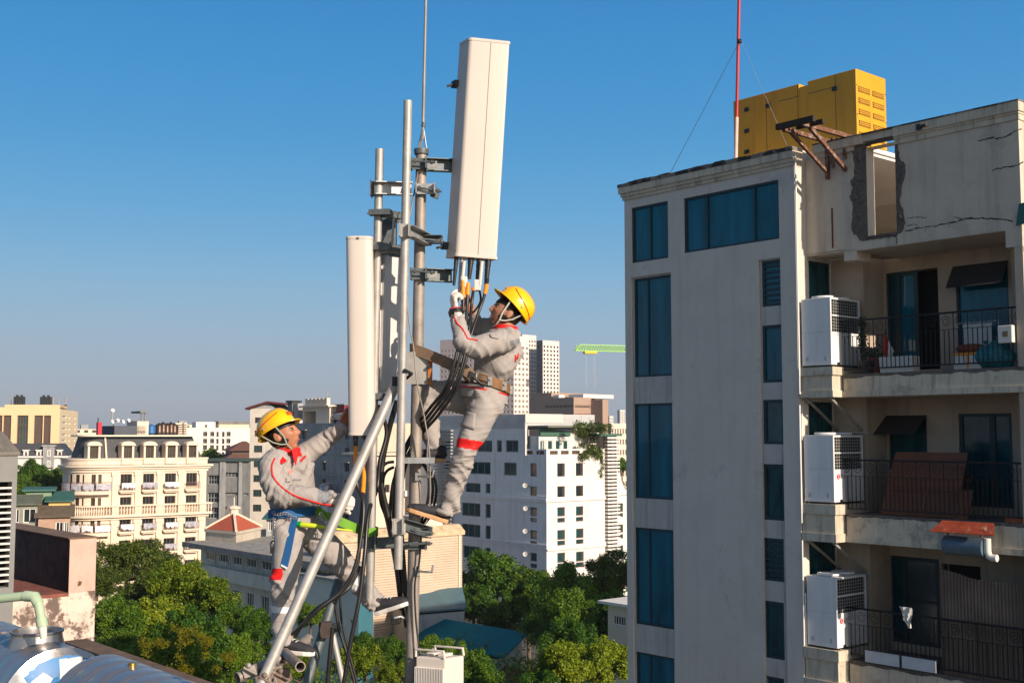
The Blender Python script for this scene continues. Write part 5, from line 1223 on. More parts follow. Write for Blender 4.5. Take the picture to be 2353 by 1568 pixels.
tower('slim_tower', 'slim pale tower block at the right end of the tower group', 1232, 1247, 1285, 781, 690, pm('recess_shade_grey', (.14, .14, .15), .8, .1, .1), towerwall, 30, 1, 33, 5, w2=.5, h=.5, gm=winglass)  # flat front wall, a recess's shade put into its colour
FBr = Frame(1318, 430, GRID)
bc = fthing('brown_complex', 'low brown clad complex with ribbon windows in front of the towers', 'office building', FBr)
bz = lambda py: FBr.front(1318, py)[1]; bx = lambda px: FBr.front(px, 930)[0]; bs = lambda px, x=0: FBr.side(px, 930, x)[0]
mb = MB(); hol = [(bx(1265), bz(936), 0, bz(930))]
wall_part(bc, 'wall', brownstone, FRONT(0), bx(1215), 0, 0, bz(912), [(bx(1250), bz(936), -.5, bz(929)), (bx(1290), bz(955), -.5, bz(949))], .8)
wall_part(bc, 'side_wall', brownstone, SIDE(0), 0, bs(1358), 0, bz(912), [(.5, bz(937), bs(1356), bz(930)), (.5, bz(957), bs(1356), bz(950))], .8)
for f3, r in ((FRONT(0), (bx(1250), bz(936), -.5, bz(929))), (FRONT(0), (bx(1290), bz(955), -.5, bz(949))), (SIDE(0), (.5, bz(937), bs(1356), bz(930))), (SIDE(0), (.5, bz(957), bs(1356), bz(950)))): window(bc, f3, r, brownstone, winglass, -.7, .3, cols=8, depth=.3)
mb = MB(); mb.box((bx(1215), 1, bz(914)), (bx(1262), 26, bz(899))); mb.build('upper_block', brownstone, bc)
mb = MB(); mb.box((-.4 + bx(1272), 8, bz(912)), (bx(1304), 24, bz(903))); mb.build('penthouse', whiteplaster, bc)
mb = MB(); mb.box((-2, bs(1358) - .1, 0), (6, bs(1397, 6) + 0, bz(917))); mb.build('right_block', brownstone, bc)
mb = MB(); mb.box((bx(1215), .6, bz(913)), (-.6, bs(1358), bz(912.4))); mb.build('roof', greywall, bc)
mb = MB(); mb.box((-12, bs(1322), bz(912)), (-9, bs(1336), bz(905))); mb.build('roof_plant', whiteplaster, bc)
FCr = Frame(1322, 620, R(18))
cr = fthing('tower_crane', 'pale green tower crane jib reaching left from behind the apartment block', 'crane', FCr)
jx1 = FCr.front(1470, 808)[0]; zj0, zj1 = FCr.front(1325, 805)[1], FCr.front(1325, 791)[1]; zq0, zq1 = zj0 + .0, zj1
cg = pm('crane_green', (.35, .62, .16), .6, .05, 1)
mb = MB(); n = 26
for s_ in (-1, 1): mb.bar((0, s_, zj0), (jx1, s_, zj0), .35, .35)
mb.bar((3, 0, zj1), (jx1, 0, zj1), .4, .4)
for k in range(n):
    a, b = jx1 * k / n, jx1 * (k + 1) / n
    for s_ in (-1, 1): mb.bar((a, s_, zj0), ((a + b) / 2, 0, zj1), .2, .2); mb.bar(((a + b) / 2, 0, zj1), (b, s_, zj0), .2, .2)
mb.bar((0, -1, zj0), (3, 0, zj1), .3, .3); mb.bar((0, 1, zj0), (3, 0, zj1), .3, .3)
mb.build('jib', cg, cr)
mb = MB(); mb.box((5, -1.4, zj0 - 1.6), (12, 1.4, zj0 - .2)); mb.build('trolley', pm('crane_yellow', (.5, .45, .03), .6, .1, 1), cr)
mb = MB(); zl = FCr.front(1345, 890)[1]
for x in (6, 6.6, 10.6, 11.2): mb.tube([(x, 0, zj0 - 1.5), (x, 0, zl)], .045, 4)
mb.build('hoist_rope', galv, cr)
xm_ = jx1 - 4; mb = MB()
for sx_ in (-1, 1):
    for sy_ in (-1, 1): mb.bar((xm_ + sx_, sy_, 0), (xm_ + sx_, sy_, zj1 + 8), .3, .3)
for k in range(30): z = (zj1 + 6) * k / 30; mb.bar((xm_ - 1, -1, z), (xm_ + 1, -1, z + 2.5), .2, .2); mb.bar((xm_ - 1, 1, z), (xm_ + 1, 1, z + 2.5), .2, .2)
mb.build('mast', cg, cr)
far = [('white_highrise', 'pair topped grey high rise beside the apartment block edge', 1418, 1424, 1436, 941, 1500, 20, 2, 3), ('pale_highrise', 'short pale high rise left of the far grey one', 1397, 1400, 1409, 955, 1300, 14, 1, 3), ('cream_terrace', 'cream terraced houses far below the high rises', 1396, 1404, 1440, 972, 420, 8, 3, 6)]
for nme, lab, a, c, b, yt, Y, r_, c1_, c2_ in far: tower(nme, lab, a, c, b, yt, Y, greywall, pm('far_pale', (.6, .57, .54), .8, .05, .1) if nme != 'cream_terrace' else cream, r_, c1_, r_, c2_, w1=.6, w2=.55)
k = 0
for (a, b, yt, Y, lab) in ((-20, 60, 1008, 700, 'pale flats at the left photo edge under the apricot tower'), (170, 225, 985, 800, 'distant pink flats between apricot tower and hotel roof'), (395, 452, 975, 900, 'distant pale flats right of the hotel ventilators'), (520, 600, 984, 1000, 'distant flats just left of the grey gabled block'), (640, 700, 955, 700, 'distant pale block over the yellow helmet'), (700, 790, 962, 760, 'distant cream block behind the roof terrace house'), (870, 960, 990, 600, 'distant flats glimpsed between the mast poles'), (975, 1030, 985, 640, 'distant pale flats left of the pink tower'), (1290, 1330, 990, 600, 'distant flats behind the white office pergola')):
    F = Frame(b, Y, GRID + R(75)); x0 = F.front(a, 990)[0]; zt = F.front((a + b) / 2, yt)[1]
    t = thing('distant_flats', lab, 'apartment building', F.m @ V((x0, 0, 0)), F.a)
    W = -x0; hol = []
    nr = max(3, int(zt / 3.3)); nc = max(3, int(W / 4))
    hol = [(W * (j + .25) / nc, zt * (i + .3) / nr, W * (j + .75) / nc, zt * (i + .8) / nr) for i in range(max(0, nr - 7), nr) for j in range(nc)][-90:]
    wall_part(t, 'wall', [towerwall, cream, peachlight, greywall][k % 4], FRONT(0), 0, W, 0, zt, hol, .6)
    for r in hol: mb = MB(); mb.quad((r[0], .55, r[1]), (r[2], .55, r[1]), (r[2], .55, r[3]), (r[0], .55, r[3])); mb.build('window', winglass, t, recalc=False)
    mb = MB(); mb.box((0, .3, zt - .5), (W, 15, zt)); mb.box((W - .3, .3, 0), (W, 15, zt - .5)); mb.box((0, .6, 0), (.3, 15, zt - .5)); mb.box((W * .3, 2, zt), (W * .6, 8, zt + 3)); mb.build('roof', greywall, t); k += 1
FU = Frame(1175, 112, R(-22))
def shed(name, label, corners, H, m, over=.0, wallm=greywall):
    P = [at(*c) for c in corners]
    o = P[0].copy(); o.z = 0
    t = thing(name, label, 'shed', o)
    mb = MB(); mb.prism([p - o for p in P], (0, 0, .18)); mb.build('roof', m, t)
    cn = sum(P, V((0, 0, 0))) / 4
    mb = MB(); B = [cn + (p - cn) * .94 for p in P]
    for k in range(4):
        a, b = B[k], B[(k + 1) % 4]; mb.quad(V((a.x, a.y, 0)) - o, V((b.x, b.y, 0)) - o, b - V((0, 0, .25)) - o, a - V((0, 0, .25)) - o)
    mb.build('wall', wallm, t, recalc=False); return t
def rp(px, py, z): d = ray(px, py); k = (z - CAM.z) / d.z; p = CAM + d * k; return (px, py, p.y)
shed('blue_hall', 'wide dark blue sheet roof hall behind the mast foot', [rp(800, 1388, 8.2), rp(1213, 1456, 8.2), rp(1158, 1512, 6.6), rp(790, 1437, 6.6)], 0, bluesheet)
shed('grey_blue_hall', 'grey blue roof hall below the corrugated beige hall', [rp(870, 1360, 10.6), rp(1062, 1352, 10.6), rp(1072, 1398, 9.2), rp(930, 1410, 9.2)], 0, pm('grey_blue_sheet', (.07, .14, .17), .6, .15, .6))
an = shed('blue_annex', 'lower blue annex left of the mast with an arched door', [rp(790, 1440, 5.6), rp(935, 1456, 5.6), rp(938, 1462, 5.4), rp(786, 1446, 5.4)], 0, bluesheet, wallm=pm('blue_annex_sheet', (.02, .12, .17), .5, .2, .6))
ad_ = at(883, 1472, 111); mb = MB(an.location)
mb.prism([(ad_.x - .55, ad_.y, 0), (ad_.x + .55, ad_.y, 0)] + [(ad_.x + .55 * math.cos(t / 8 * math.pi), ad_.y, 4.9 + .55 * math.sin(t / 8 * math.pi)) for t in range(9)], (0, .3, 0)); mb.build('arched_door', shade_black, an)
shed('red_tiled_house', 'small house with dull red tile roof at the bottom centre', [rp(1150, 1530, 5.5), rp(1205, 1545, 5.5), rp(1215, 1600, 4.2), rp(1130, 1590, 4.2)], 0, pm('dull_red_tiles', (.16, .04, .035), .85, .25, 2))
FGd = Frame(1440, 88, GRID)
x0, z1 = FGd.front(1396, 1384); t = thing('guard_hut', 'small cream hut with flat roof tucked against the apartment block', 'hut', FGd.m @ V((x0, 0, 0)), FGd.a)
W = FGd.front(1470, 1400)[0] - x0; zz_ = FGd.front(1400, 1432)[1]
mb = MB(); wall(mb, FRONT(0), 0, W, 0, z1, [(W * .15, zz_, W * .55, FGd.front(1400, 1410)[1])], 0, .2); wall(mb, LEFT(0), 0, 5, 0, z1, []); mb.build('wall', cream, t, recalc=False); window(t, FRONT(0), (W * .15, zz_, W * .55, FGd.front(1400, 1410)[1]), frost, winglass, -.15, .08, cols=5); mb = MB(); mb.box((-.5, -.6, z1), (W + .5, 5.5, z1 + .2)); mb.build('roof', whiteplaster, t)
def leaf_mat(name, c1, c2, tr=.35):
    m = bpy.data.materials.new(name); m.use_nodes = True; nt = m.node_tree; N = nt.nodes; L = nt.links
    b = N['Principled BSDF']; b.inputs['Roughness'].default_value = .5; b.inputs['Specular IOR Level'].default_value = .3
    tc = N.new('ShaderNodeTexCoord'); nz = N.new('ShaderNodeTexNoise'); nz.inputs['Scale'].default_value = .9; nz.inputs['Detail'].default_value = 3
    oi = N.new('ShaderNodeObjectInfo'); ad = N.new('ShaderNodeMath'); ad.operation = 'ADD'
    gi = N.new('ShaderNodeNewGeometry'); mu = N.new('ShaderNodeMath'); mu.operation = 'MULTIPLY_ADD'; mu.inputs[1].default_value = .2; mu.inputs[2].default_value = -.1
    L.new(gi.outputs['Random Per Island'], mu.inputs[0])
    L.new(tc.outputs['Object'], nz.inputs['Vector']); L.new(nz.outputs['Fac'], ad.inputs[0]); L.new(mu.outputs[0], ad.inputs[1])
    a2 = N.new('ShaderNodeMath'); a2.operation = 'MULTIPLY_ADD'; a2.inputs[1].default_value = .3; L.new(oi.outputs['Random'], a2.inputs[0]); L.new(ad.outputs[0], a2.inputs[2])
    a3 = N.new('ShaderNodeMath'); a3.operation = 'SUBTRACT'; a3.inputs[1].default_value = .15; L.new(a2.outputs[0], a3.inputs[0])
    rp = N.new('ShaderNodeValToRGB'); rp.color_ramp.elements[0].position = .3; rp.color_ramp.elements[1].position = .72
    rp.color_ramp.elements[0].color = (*c1, 1); rp.color_ramp.elements[1].color = (*c2, 1)
    L.new(a3.outputs[0], rp.inputs[0]); L.new(rp.outputs[0], b.inputs['Base Color'])
    t = N.new('ShaderNodeBsdfTranslucent'); L.new(rp.outputs[0], t.inputs['Color'])
    mx = N.new('ShaderNodeMixShader'); mx.inputs[0].default_value = tr; L.new(b.outputs[0], mx.inputs[1]); L.new(t.outputs[0], mx.inputs[2])
    L.new(mx.outputs[0], N['Material Output'].inputs['Surface']); return m
leafA = leaf_mat('leaf_yellow_green', (.06, .125, .006), (.25, .31, .014))
leafB = leaf_mat('leaf_mid_green', (.035, .105, .008), (.15, .25, .016))
leafC = leaf_mat('leaf_dark_olive', (.04, .075, .01), (.125, .165, .02))
flowerM = pm('yellow_blossom', (.85, .62, .02), .7, .2, 3)
bark = pm('bark', (.12, .09, .065), .9, .3, 3, .02, 12)
def leaves(n, cents, rads, size, seed, flat=.55):
    g = np.random.default_rng(seed)
    k = g.choice(len(cents), n, p=rads ** 2 / (rads ** 2).sum())
    d = g.normal(size=(n, 3)); d /= np.linalg.norm(d, axis=1)[:, None]
    d[:, 2] = np.where((d[:, 2] < -.3) & (g.random(n) < .6), -d[:, 2], d[:, 2])
    rr = rads[k] * (1 - .45 * g.random(n) ** 2.2)
    tuft = g.normal(size=(n, 3)) * .12
    c = cents[k] + d * rr[:, None] + tuft
    nrm = d * .7 + g.normal(size=(n, 3)) * .55 + np.array([0, 0, .35]); nrm /= np.linalg.norm(nrm, axis=1)[:, None]
    a = np.cross(nrm, g.normal(size=(n, 3))); a /= np.linalg.norm(a, axis=1)[:, None]; b = np.cross(nrm, a)
    s = size * (.6 + .8 * g.random(n))
    a *= s[:, None]; b *= (s * flat)[:, None]
    fold = nrm * (s * .25)[:, None]
    v = np.stack([c - a, c - b * .9 + fold, c + a, c + b * .9 + fold], 1).reshape(-1, 3)
    return v
def mesh_np(name, v, m):
    n = len(v) // 4; me = bpy.data.meshes.new(name)
    me.vertices.add(len(v)); me.vertices.foreach_set('co', v.astype(np.float32).ravel())
    me.loops.add(len(v)); me.loops.foreach_set('vertex_index', np.arange(len(v), dtype=np.int32))
    me.polygons.add(n); me.polygons.foreach_set('loop_start', np.arange(0, len(v), 4, dtype=np.int32))
    me.materials.append(m); me.update(); me.validate(); return me
CROWNS = []
def make_crown(seed, n=19000, size=.13, m=None, stretch=1.0, nb=22):
    """a crown about 4 m in radius whose middle is at the origin, with its limbs' end points"""
    g = np.random.default_rng(seed)
    cents = []
    while len(cents) < nb:
        p = g.normal(size=3); p /= np.linalg.norm(p); p *= 3.0 * g.random() ** .45
        p[2] *= .72 * stretch
        if p[2] < -1.7: p[2] *= .5
        cents.append(p)
    cents = np.array(cents); rads = .7 + .75 * g.random(nb)
    sub = []; sr = []
    for c, r in zip(cents, rads):                 # each bough breaks up into smaller tufts
        for q in range(6):
            d = g.normal(size=3); d /= np.linalg.norm(d); sub.append(c + d * r * .75); sr.append(r * (.32 + .25 * g.random()))
    v = leaves(n, np.array(sub), np.array(sr), size, seed + 50)
    return mesh_np('crown', v, m), cents
def make_trunk(cents, H):
    mb = MB(); base = V((0, 0, -H)); fork = V((.1, .05, -2.2))
    mb.tube([base, base.lerp(fork, .5) + V((.15, -.1, 0)), fork], [.32, .26, .22], 8)
    for c in cents[::3]:
        c = V(c); mid = fork.lerp(c, .55) + V((0, 0, -.25)); mb.tube([fork, mid, c], [.16, .1, .04], 5)
    return mb
NV = 9
VAR = []
for q in range(NV):
    m = [leafA, leafB, leafC][q % 3]
    me, ce = make_crown(100 + q, m=m, stretch=[1, .85, 1.15][(q // 3) % 3], size=[.135, .125, .12][q % 3])
    tb = make_trunk(ce, 34); to = tb.build('trunk', bark, None, smooth=True); tm = to.data; bpy.data.objects.remove(to)
    VAR.append((me, tm))
def tree(label, px, py, rpx, Y, var, sz=1.0, group='trees between the buildings', name='leafy_tree', rot=None):
    """a tree whose crown is centred on photo position px, py at distance Y with a crown radius of rpx photo pixels"""
    p = at(px, py, Y); s = rpx / (FPX / Y) / 3.15
    t = thing(name, label, 'tree', (p.x, p.y, 0), random.random() * 6.28 if rot is None else rot, group)
    me, tm = VAR[var]
    c = link('crown', me, t, (0, 0, p.z)); c.scale = (s, s, s * sz)
    k = link('trunk', tm, t, (0, 0, p.z)); k.scale = (s, s, s)
    return t
TREES = [
 ('olive tree in front of the hotel, right of the pink wall end', 292, 1282, 70, 100, 2),
 ('dark tree in front of the hotel lower windows', 372, 1300, 52, 108, 5),
 ('narrow dull tree just right of the pink wall end', 246, 1338, 45, 88, 8),
 ('low dark tree behind the round yellow-green crown', 330, 1362, 55, 98, 5),
 ('round yellow-green tree at the school block corner', 415, 1358, 74, 92, 0),
 ('yellow-green tree below the school block gallery', 492, 1378, 62, 90, 3),
 ('broad green tree left of the left worker knees', 345, 1425, 85, 80, 6),
 ('big bright tree at the foot of the pink wall', 268, 1425, 66, 76, 1),
 ('dark green tree under the school block windows', 545, 1425, 52, 88, 4),
 ('shaded tree between the bright crown and the left worker boots', 440, 1470, 78, 76, 7),
 ('mid green tree left of the left worker shin', 592, 1440, 46, 82, 4),
 ('tree hugging the brown parapet at the bottom left', 265, 1500, 58, 66, 4),
 ('large leafy tree above the parapet bottom edge', 330, 1540, 70, 62, 1),
 ('dark tree below the left worker standing foot', 560, 1515, 62, 78, 7),
 ('bright small tree right of the pipe clamps', 690, 1535, 42, 72, 0),
 ('tree right of the left worker shin at the gable wall', 715, 1412, 34, 90, 1),
 ('dark tree behind the left worker boots', 640, 1490, 45, 84, 4),
 ('bright rounded tree between the mast stays at the bottom', 815, 1528, 52, 76, 0),
 ('dark tree behind the bright one between the stays', 840, 1490, 48, 86, 4),
 ('small bright tree left of the mast foot at the bottom', 895, 1540, 34, 74, 6),
 ('dark tree left of the mast at the blue annex', 905, 1500, 40, 84, 7),
 ('tree behind the remote radio unit', 1010, 1500, 50, 84, 4),
 ('dark bottom tree right of the remote radio unit', 1105, 1552, 60, 70, 7),
 ('large bright tree in front of the shaded white office wall', 1118, 1335, 88, 138, 1),
 ('bright tree top against the white office corner', 1215, 1340, 60, 137, 6),
 ('dark tree under the big bright tree', 1165, 1402, 72, 133, 4),
 ('shaded tree in front of the sunlit white office wall', 1312, 1372, 88, 108, 4),
 ('tall shaded tree close to the apartment block', 1395, 1322, 66, 108, 8),
 ('dark tree behind the blue shed right end', 1296, 1448, 74, 98, 7),
 ('shaded tree beside the cream guard hut', 1380, 1440, 62, 96, 4),
 ('bright tree at the bottom beside the apartment block', 1385, 1510, 70, 64, 6),
 ('yellowish tree at the bottom right of the red tiled house', 1290, 1535, 70, 62, 3),
 ('dark tree at the bottom between red tiles and bright trees', 1245, 1580, 50, 60, 4),
 ('tree behind the blue hall right end', 1262, 1430, 48, 116, 7),
 ('dark leafy tree in front of the blue hall left of the radio unit', 960, 1530, 45, 78, 4),
 ('broad dark tree filling the gap under the white office corner', 1250, 1372, 66, 131, 4),
 ('dark low tree between the guard hut and the blue shed', 1320, 1420, 70, 92, 7),
 ('dark tree right behind the bright bottom tree by the apartment block', 1410, 1400, 55, 100, 4),
 ('dark round tree behind the yellowish bottom tree', 1310, 1480, 62, 84, 7),
 ('dark bush tree at the left foot of the big bright tree', 1088, 1385, 50, 134, 4),
 ('dark tree below the white mansion left bay', 70, 1090, 42, 195, 4),
 ('tallest tree in front of the white mansion', 105, 1112, 50, 185, 1),
 ('tree against the hotel rounded corner', 145, 1100, 42, 188, 4),
 ('low tree behind the green hut', 50, 1128, 40, 180, 7),
 ('small tree between hotel roof and the white flats', 482, 1050, 22, 250, 7),
 ('dark roof tree beyond the louvred stair tower', 1428, 1072, 22, 240, 7)]
for r in TREES: tree(*r)
p = at(415, 1535, 62); s = 90 / (FPX / 62) / 3.9
s *= 1.2
t = thing('flowering_tree', 'leafy tree dotted with yellow blossom at the bottom left', 'tree', (p.x, p.y, 0), 1.0)
me, tm = VAR[1]
c = link('crown', me, t, (0, 0, p.z)); c.scale = (s, s, s); k = link('trunk', tm, t, (0, 0, p.z)); k.scale = (s, s, s)
g = np.random.default_rng(5); cc_ = []
for q in range(42):
    d = g.normal(size=3); d /= np.linalg.norm(d); d[2] = abs(d[2]); cc_.append(d * np.array([3.6, 3.6, 2.9]) * (.98 + .2 * g.random()))
fv = leaves(3200, np.array(cc_), np.full(42, .34), .1, 9)
fl = link('blossom', mesh_np('blossom', fv, flowerM), t, (0, 0, p.z)); fl.scale = (s, s, s); tag(fl, kind='stuff')
x, z = FX.front(1366, 1002, 4.0)
t = thing('roof_creeper', 'bushy tree growing on the white office roof with trailing stems', 'tree', FX.m @ V((FX.side(1366, 1000, -.3)[0] * 0 - .3, FX.side(1362, 1000, .4)[0], 0)), FX.a)
zt_, zb_2 = FX.side(1362, 965, .4)[1], FX.side(1380, 1090, .4)[1]
g = np.random.default_rng(3)
C1 = [(g.normal() * 1.0, g.normal() * 1.7, zt_ - .8 - abs(g.normal()) * 1.2) for q in range(20)] + [(.5 + g.normal() * .3, g.normal() * 1.0, zt_ - 3.5 - g.random() * 2.2) for q in range(14)] + [(.5, 1.9 + g.normal() * .12, zt_ - 4 - q * .28) for q in range(16)]
R1 = [.75] * 20 + [.6] * 14 + [.22] * 16
link('foliage', mesh_np('foliage', leaves(5200, np.array(C1), np.array(R1), .15, 31), leafC), t)
mb = MB(); mb.tube([(-.6, 0, zfl), (-.2, .1, zt_ - 2), (0, 0, zt_ - .6)], [.2, .14, .06], 6); mb.tube([(-.2, .1, zt_ - 2), (.5, .6, zt_ - 2.4), (.6, 1.0, zt_ - 4)], [.1, .08, .04], 5); mb.build('stem', bark, t, smooth=True)
g = np.random.default_rng(12)
P = []
while len(P) < 420:
    x, y = g.uniform(-48, 12), g.uniform(58, 120)
    if abs(x / y) < .5: P.append((x, y, g.uniform(1, 5.5)))
v = leaves(70000, np.array(P), g.uniform(1.4, 2.6, len(P)), .17, 78)
tag(link('undergrowth', mesh_np('undergrowth', v, leafB)), 'low dark bushes filling the yards between the trees', 'bushes', None, 'stuff')
P = np.array([(g.uniform(-110, 60), g.uniform(170, 420), g.uniform(3, 9)) for q in range(600)])
v = leaves(60000, P, g.uniform(2.0, 4.2, 600), .3, 77)
tag(link('tree_belt', mesh_np('tree_belt', v, leafB)), 'mass of tree tops in the streets behind the first houses', 'trees', None, 'stuff')
def dirv(a, b): return (b - a).normalized()
UP = V((0, 0, 1)); XR = V((1, 0, 0)); YB = V((0, 1, 0))
PX = lambda Y: Y / FPX                            # metres per photo pixel at distance Y
YM = 7.7
mt, mbm = at(968, 345, YM), at(944, 1640, YM)
mast = thing('antenna_mast', 'main weathered steel mast pole with lightning rod and step brackets', 'mast', (mbm.x, mbm.y, mbm.z))
o0 = mast.location
mb = MB(o0); mb.tube([mbm, mt], [.041, .036], 24); mb.build('pole', galvold, mast, smooth=True)
mb = MB(o0); mb.lathe(mt - V((0, 0, .03)), [(.047, 0), (.05, .02), (.05, .035), (.03, .04)], 20); mb.build('cap', darkzinc, mast, smooth=True)
tip0 = at(972, 292, YM)
mb = MB(o0)
for k in range(3):
    an = k * 2.094 + .4; p = mt + V((math.cos(an) * .036, math.sin(an) * .036, 0)); mb.bar(p, tip0, .012, .005)
mb.build('finial_bracket', zinc, mast)
mb = MB(o0); r0, r1 = at(971, 320, YM), at(979.5, -60, YM); mb.tube([r0, r0.lerp(r1, .12), r0.lerp(r1, .5), r1], [.008, .0105, .0095, .008], 10); mb.build('lightning_rod', galvold, mast, smooth=True)
mb = MB(o0); mb.tube([tip0, tip0 + V((.004, 0, .03))], .014, 10); mb.build('rod_joint', darkzinc, mast, smooth=True)
sp = at(957, 1052, YM - .02)
mb = MB(o0); mb.obox(at(962, 1052, YM - .06), V((.1, 0, 0)), V((0, .11, 0)), V((0, 0, .006))); mb.obox(at(962, 1058, YM - .17), V((.1, 0, 0)), V((0, .004, 0)), V((0, 0, .016)))
mb.build('step_plate', zinc, mast)
mb = MB(o0)
for s_ in (-.05, .05):
    a = at(962, 1050, YM - .06) + V((s_, 0, 0)); mb.prism([a, a + V((0, .09, .12)), a + V((0, .09, 0))], (.006, 0, 0)); b = a - V((0, 0, .014)); mb.prism([b, b + V((0, .09, -.14)), b + V((0, .09, 0))], (.006, 0, 0))
mb.build('gusset', zinc, mast)
mb = MB(o0); a = at(962, 845, YM - .05); mb.obox(a, V((.075, 0, 0)), V((0, .004, 0)), V((0, 0, .105))); mb.build('flange_plate', galv, mast)
mb = MB(o0); a = at(988, 855, YM - .055); mb.obox(a, V((.014, 0, 0)), V((0, .012, 0)), V((0, 0, .08))); mb.build('orange_bracket', pm('rust_orange_paint', (.42, .14, .03), .7, .4, 14), mast)
for q, (px, py) in enumerate(((986, 842), (988, 870))): mb = MB(o0); mb.cyl(at(px, py, YM - .09), at(px, py, YM - .06), .012, n=6); mb.build('bolt', darksteel, mast)
for (px, py, L_, lean) in ((962, 1311, .085, .03), (965, 1500, .075, .04), (962, 1093, .09, .0)):
    mb = MB(o0); a = at(px, py, YM - .06); e = a + V((L_, -.03, -.004)); mb.tube([a - V((.02, -.03, 0)), a, e, e + V((.008, 0, .045))], .0075, 8); mb.obox(a - V((.012, -.02, 0)), V((.012, 0, 0)), V((0, .02, 0)), V((0, 0, .03))); mb.build('step_peg', zinc, mast, smooth=True)
YF, YL = 7.46, 7.62
fa, fb = at(937, 232, YF), at(914, 1306, YF)
fp = thing('mounting_pipe', 'bright galvanised mounting pipe clamped in front of the mast, tallest of the two', 'pipe', fb, 0, 'mounting pipes clamped to the mast')
mb = MB(fb); mb.pipe(fb, fa, .0275, .004, 24); mb.build('tube', galv, fp, smooth=True)
la, lb = at(872, 343, YL), at(849, 1374, YL)
lp = thing('mounting_pipe', 'shorter galvanised mounting pipe left of the mast, its top lower than the front one', 'pipe', lb, 0, 'mounting pipes clamped to the mast')
mb = MB(lb); mb.pipe(lb, la, .0275, .004, 24); mb.build('tube', galv, lp, smooth=True)
da, db = at(913, 872, 7.56), at(590, 1592, 6.95)
dp = thing('diagonal_brace', 'long diagonal steel brace pipe running down left past the left worker', 'brace', db)
mb = MB(db); mb.pipe(db, da, .033, .004, 24); mb.build('tube', galv, dp, smooth=True)
mb = MB(db); mb.tube([at(916, 856, 7.5), at(930, 850, 7.42), at(945, 858, 7.5), at(935, 868, 7.6), at(916, 856, 7.5)], .012, 8); mb.obox(at(910, 876, 7.55), V((.022, 0, 0)), V((0, .04, 0)), V((0, 0, .03))); mb.build('end_bracket', darksteel, dp)
def channel(mb, p, q, h, d=.05, t=.005, side=1):
    """a short perforated steel channel from p to q"""
    x = dirv(p, q); u = UP; n = x.cross(u).normalized()
    L_ = (q - p).length; c = (p + q) / 2
    mb.obox(c + n * (-d / 2), x * (L_ / 2), n * (t / 2), u * (h / 2)); mb.obox(c + u * (h / 2 - t / 2), x * (L_ / 2), n * (d / 2), u * (t / 2)); mb.obox(c - u * (h / 2 - t / 2), x * (L_ / 2), n * (d / 2), u * (t / 2))
def clamp(parent, label, p, q, h, m=zinc, bolts=3, name='clamp', dark=True):
    o = parent.location
    mb = MB(o); channel(mb, p, q, h); c = mb.build(name, m, parent)
    x = dirv(p, q); n = x.cross(UP).normalized()
    mb = MB(o)
    for k in range(bolts):
        b = p.lerp(q, (k + .7) / (bolts + .4)) - n * .03
        mb.cyl(b, b - n * .012, .011, n=6); mb.cyl(b, b - n * .03, .006, n=8)
    mb.build('bolt', darksteel, c)
    mb = MB(o)
    for k in range(bolts - 1):
        b = p.lerp(q, (k + 1.25) / (bolts + .4)) - n * .0262
        mb.obox(b, x * .011, n * .0006, UP * .006)
    mb.build('slot', rubber, c)
    return c
def uplate(parent, c, w, h, m, Y=0, ang=0.0, name='clamp_plate'):
    mb = MB(parent.location); x = V((math.cos(ang), math.sin(ang), 0)); n = V((-x.y, x.x, 0))
    mb.obox(c, x * w / 2, n * .006, UP * h / 2); mb.obox(c + x * w / 2, x * .004, n * .05, UP * h / 2); mb.obox(c - x * w / 2, x * .004, n * .05, UP * h / 2)
    return mb.build(name, m, parent)
def stud(parent, p, q, r=.007, m=darkzinc):
    mb = MB(parent.location); mb.cyl(p, q, r, n=8); d = dirv(p, q); mb.cyl(q - d * .03, q - d * .015, r * 2, n=6); mb.cyl(p + d * .015, p + d * .03, r * 2, n=6); return mb.build('stud', m, parent)
clamp(lp, '', at(862, 432, YL - .04), at(946, 434, YM - .06), .085, zinc)
uplate(lp, at(978, 434, YM - .06), .12, .07, zinc); stud(lp, at(955, 430, YM - .08), at(1014, 440, YM - .1)); 
mb = MB(lb); a = at(988, 436, YM - .02); mb.prism([a, a + V((.045, 0, .02)), a + V((.06, 0, -.02)), a + V((.05, 0, -.06)), a + V((0, 0, -.04))], (0, .03, 0)); mb.build('hook_plate', darkzinc, lp)
uplate(lp, at(858, 434, YL + .02), .03, .1, darkzinc)
clamp(lp, '', at(852, 1248, YL - .04), at(925, 1243, YM - .1), .07, darkzinc); uplate(lp, at(848, 1242, YL - .03), .085, .09, darkzinc); uplate(lp, at(950, 1252, YM - .06), .16, .05, darkzinc); stud(lp, at(935, 1250, YM - .1), at(993, 1247, YM - .12))
def arm(parent, y, m=zinc, tail=1015):
    o = parent.location
    pf = fa.lerp(fb, (y - 232) / (1306 - 232))
    uplate(parent, pf + V((0, -.03, 0)), .06, .085, galv)
    mb = MB(o); mb.lathe(pf - V((0, 0, .035)), [(.034, 0), (.034, .07)], 20); mb.build('clamp_band', galv, parent, smooth=True)
    c = clamp(parent, '', pf + V((.035, -.01, .0)), at(985, y + 14, YM - .06), .075, m)
    clamp(parent, '', at(968, y + 12, YM - .07), at(tail, y + 12, YM - .09), .055, darkzinc, 2)
    stud(parent, at(945, y + 8, YF + .05), at(tail + 6, y + 16, YM - .1), .006)
arm(fp, 538); arm(fp, 1208, darkzinc, 990)
mb = MB(fb); mb.obox(at(917, 1214, YF - .02), V((.04, 0, 0)), V((0, .02, 0)), V((0, 0, .035))); mb.build('clamp_block', galv, fp, bevel=.004)
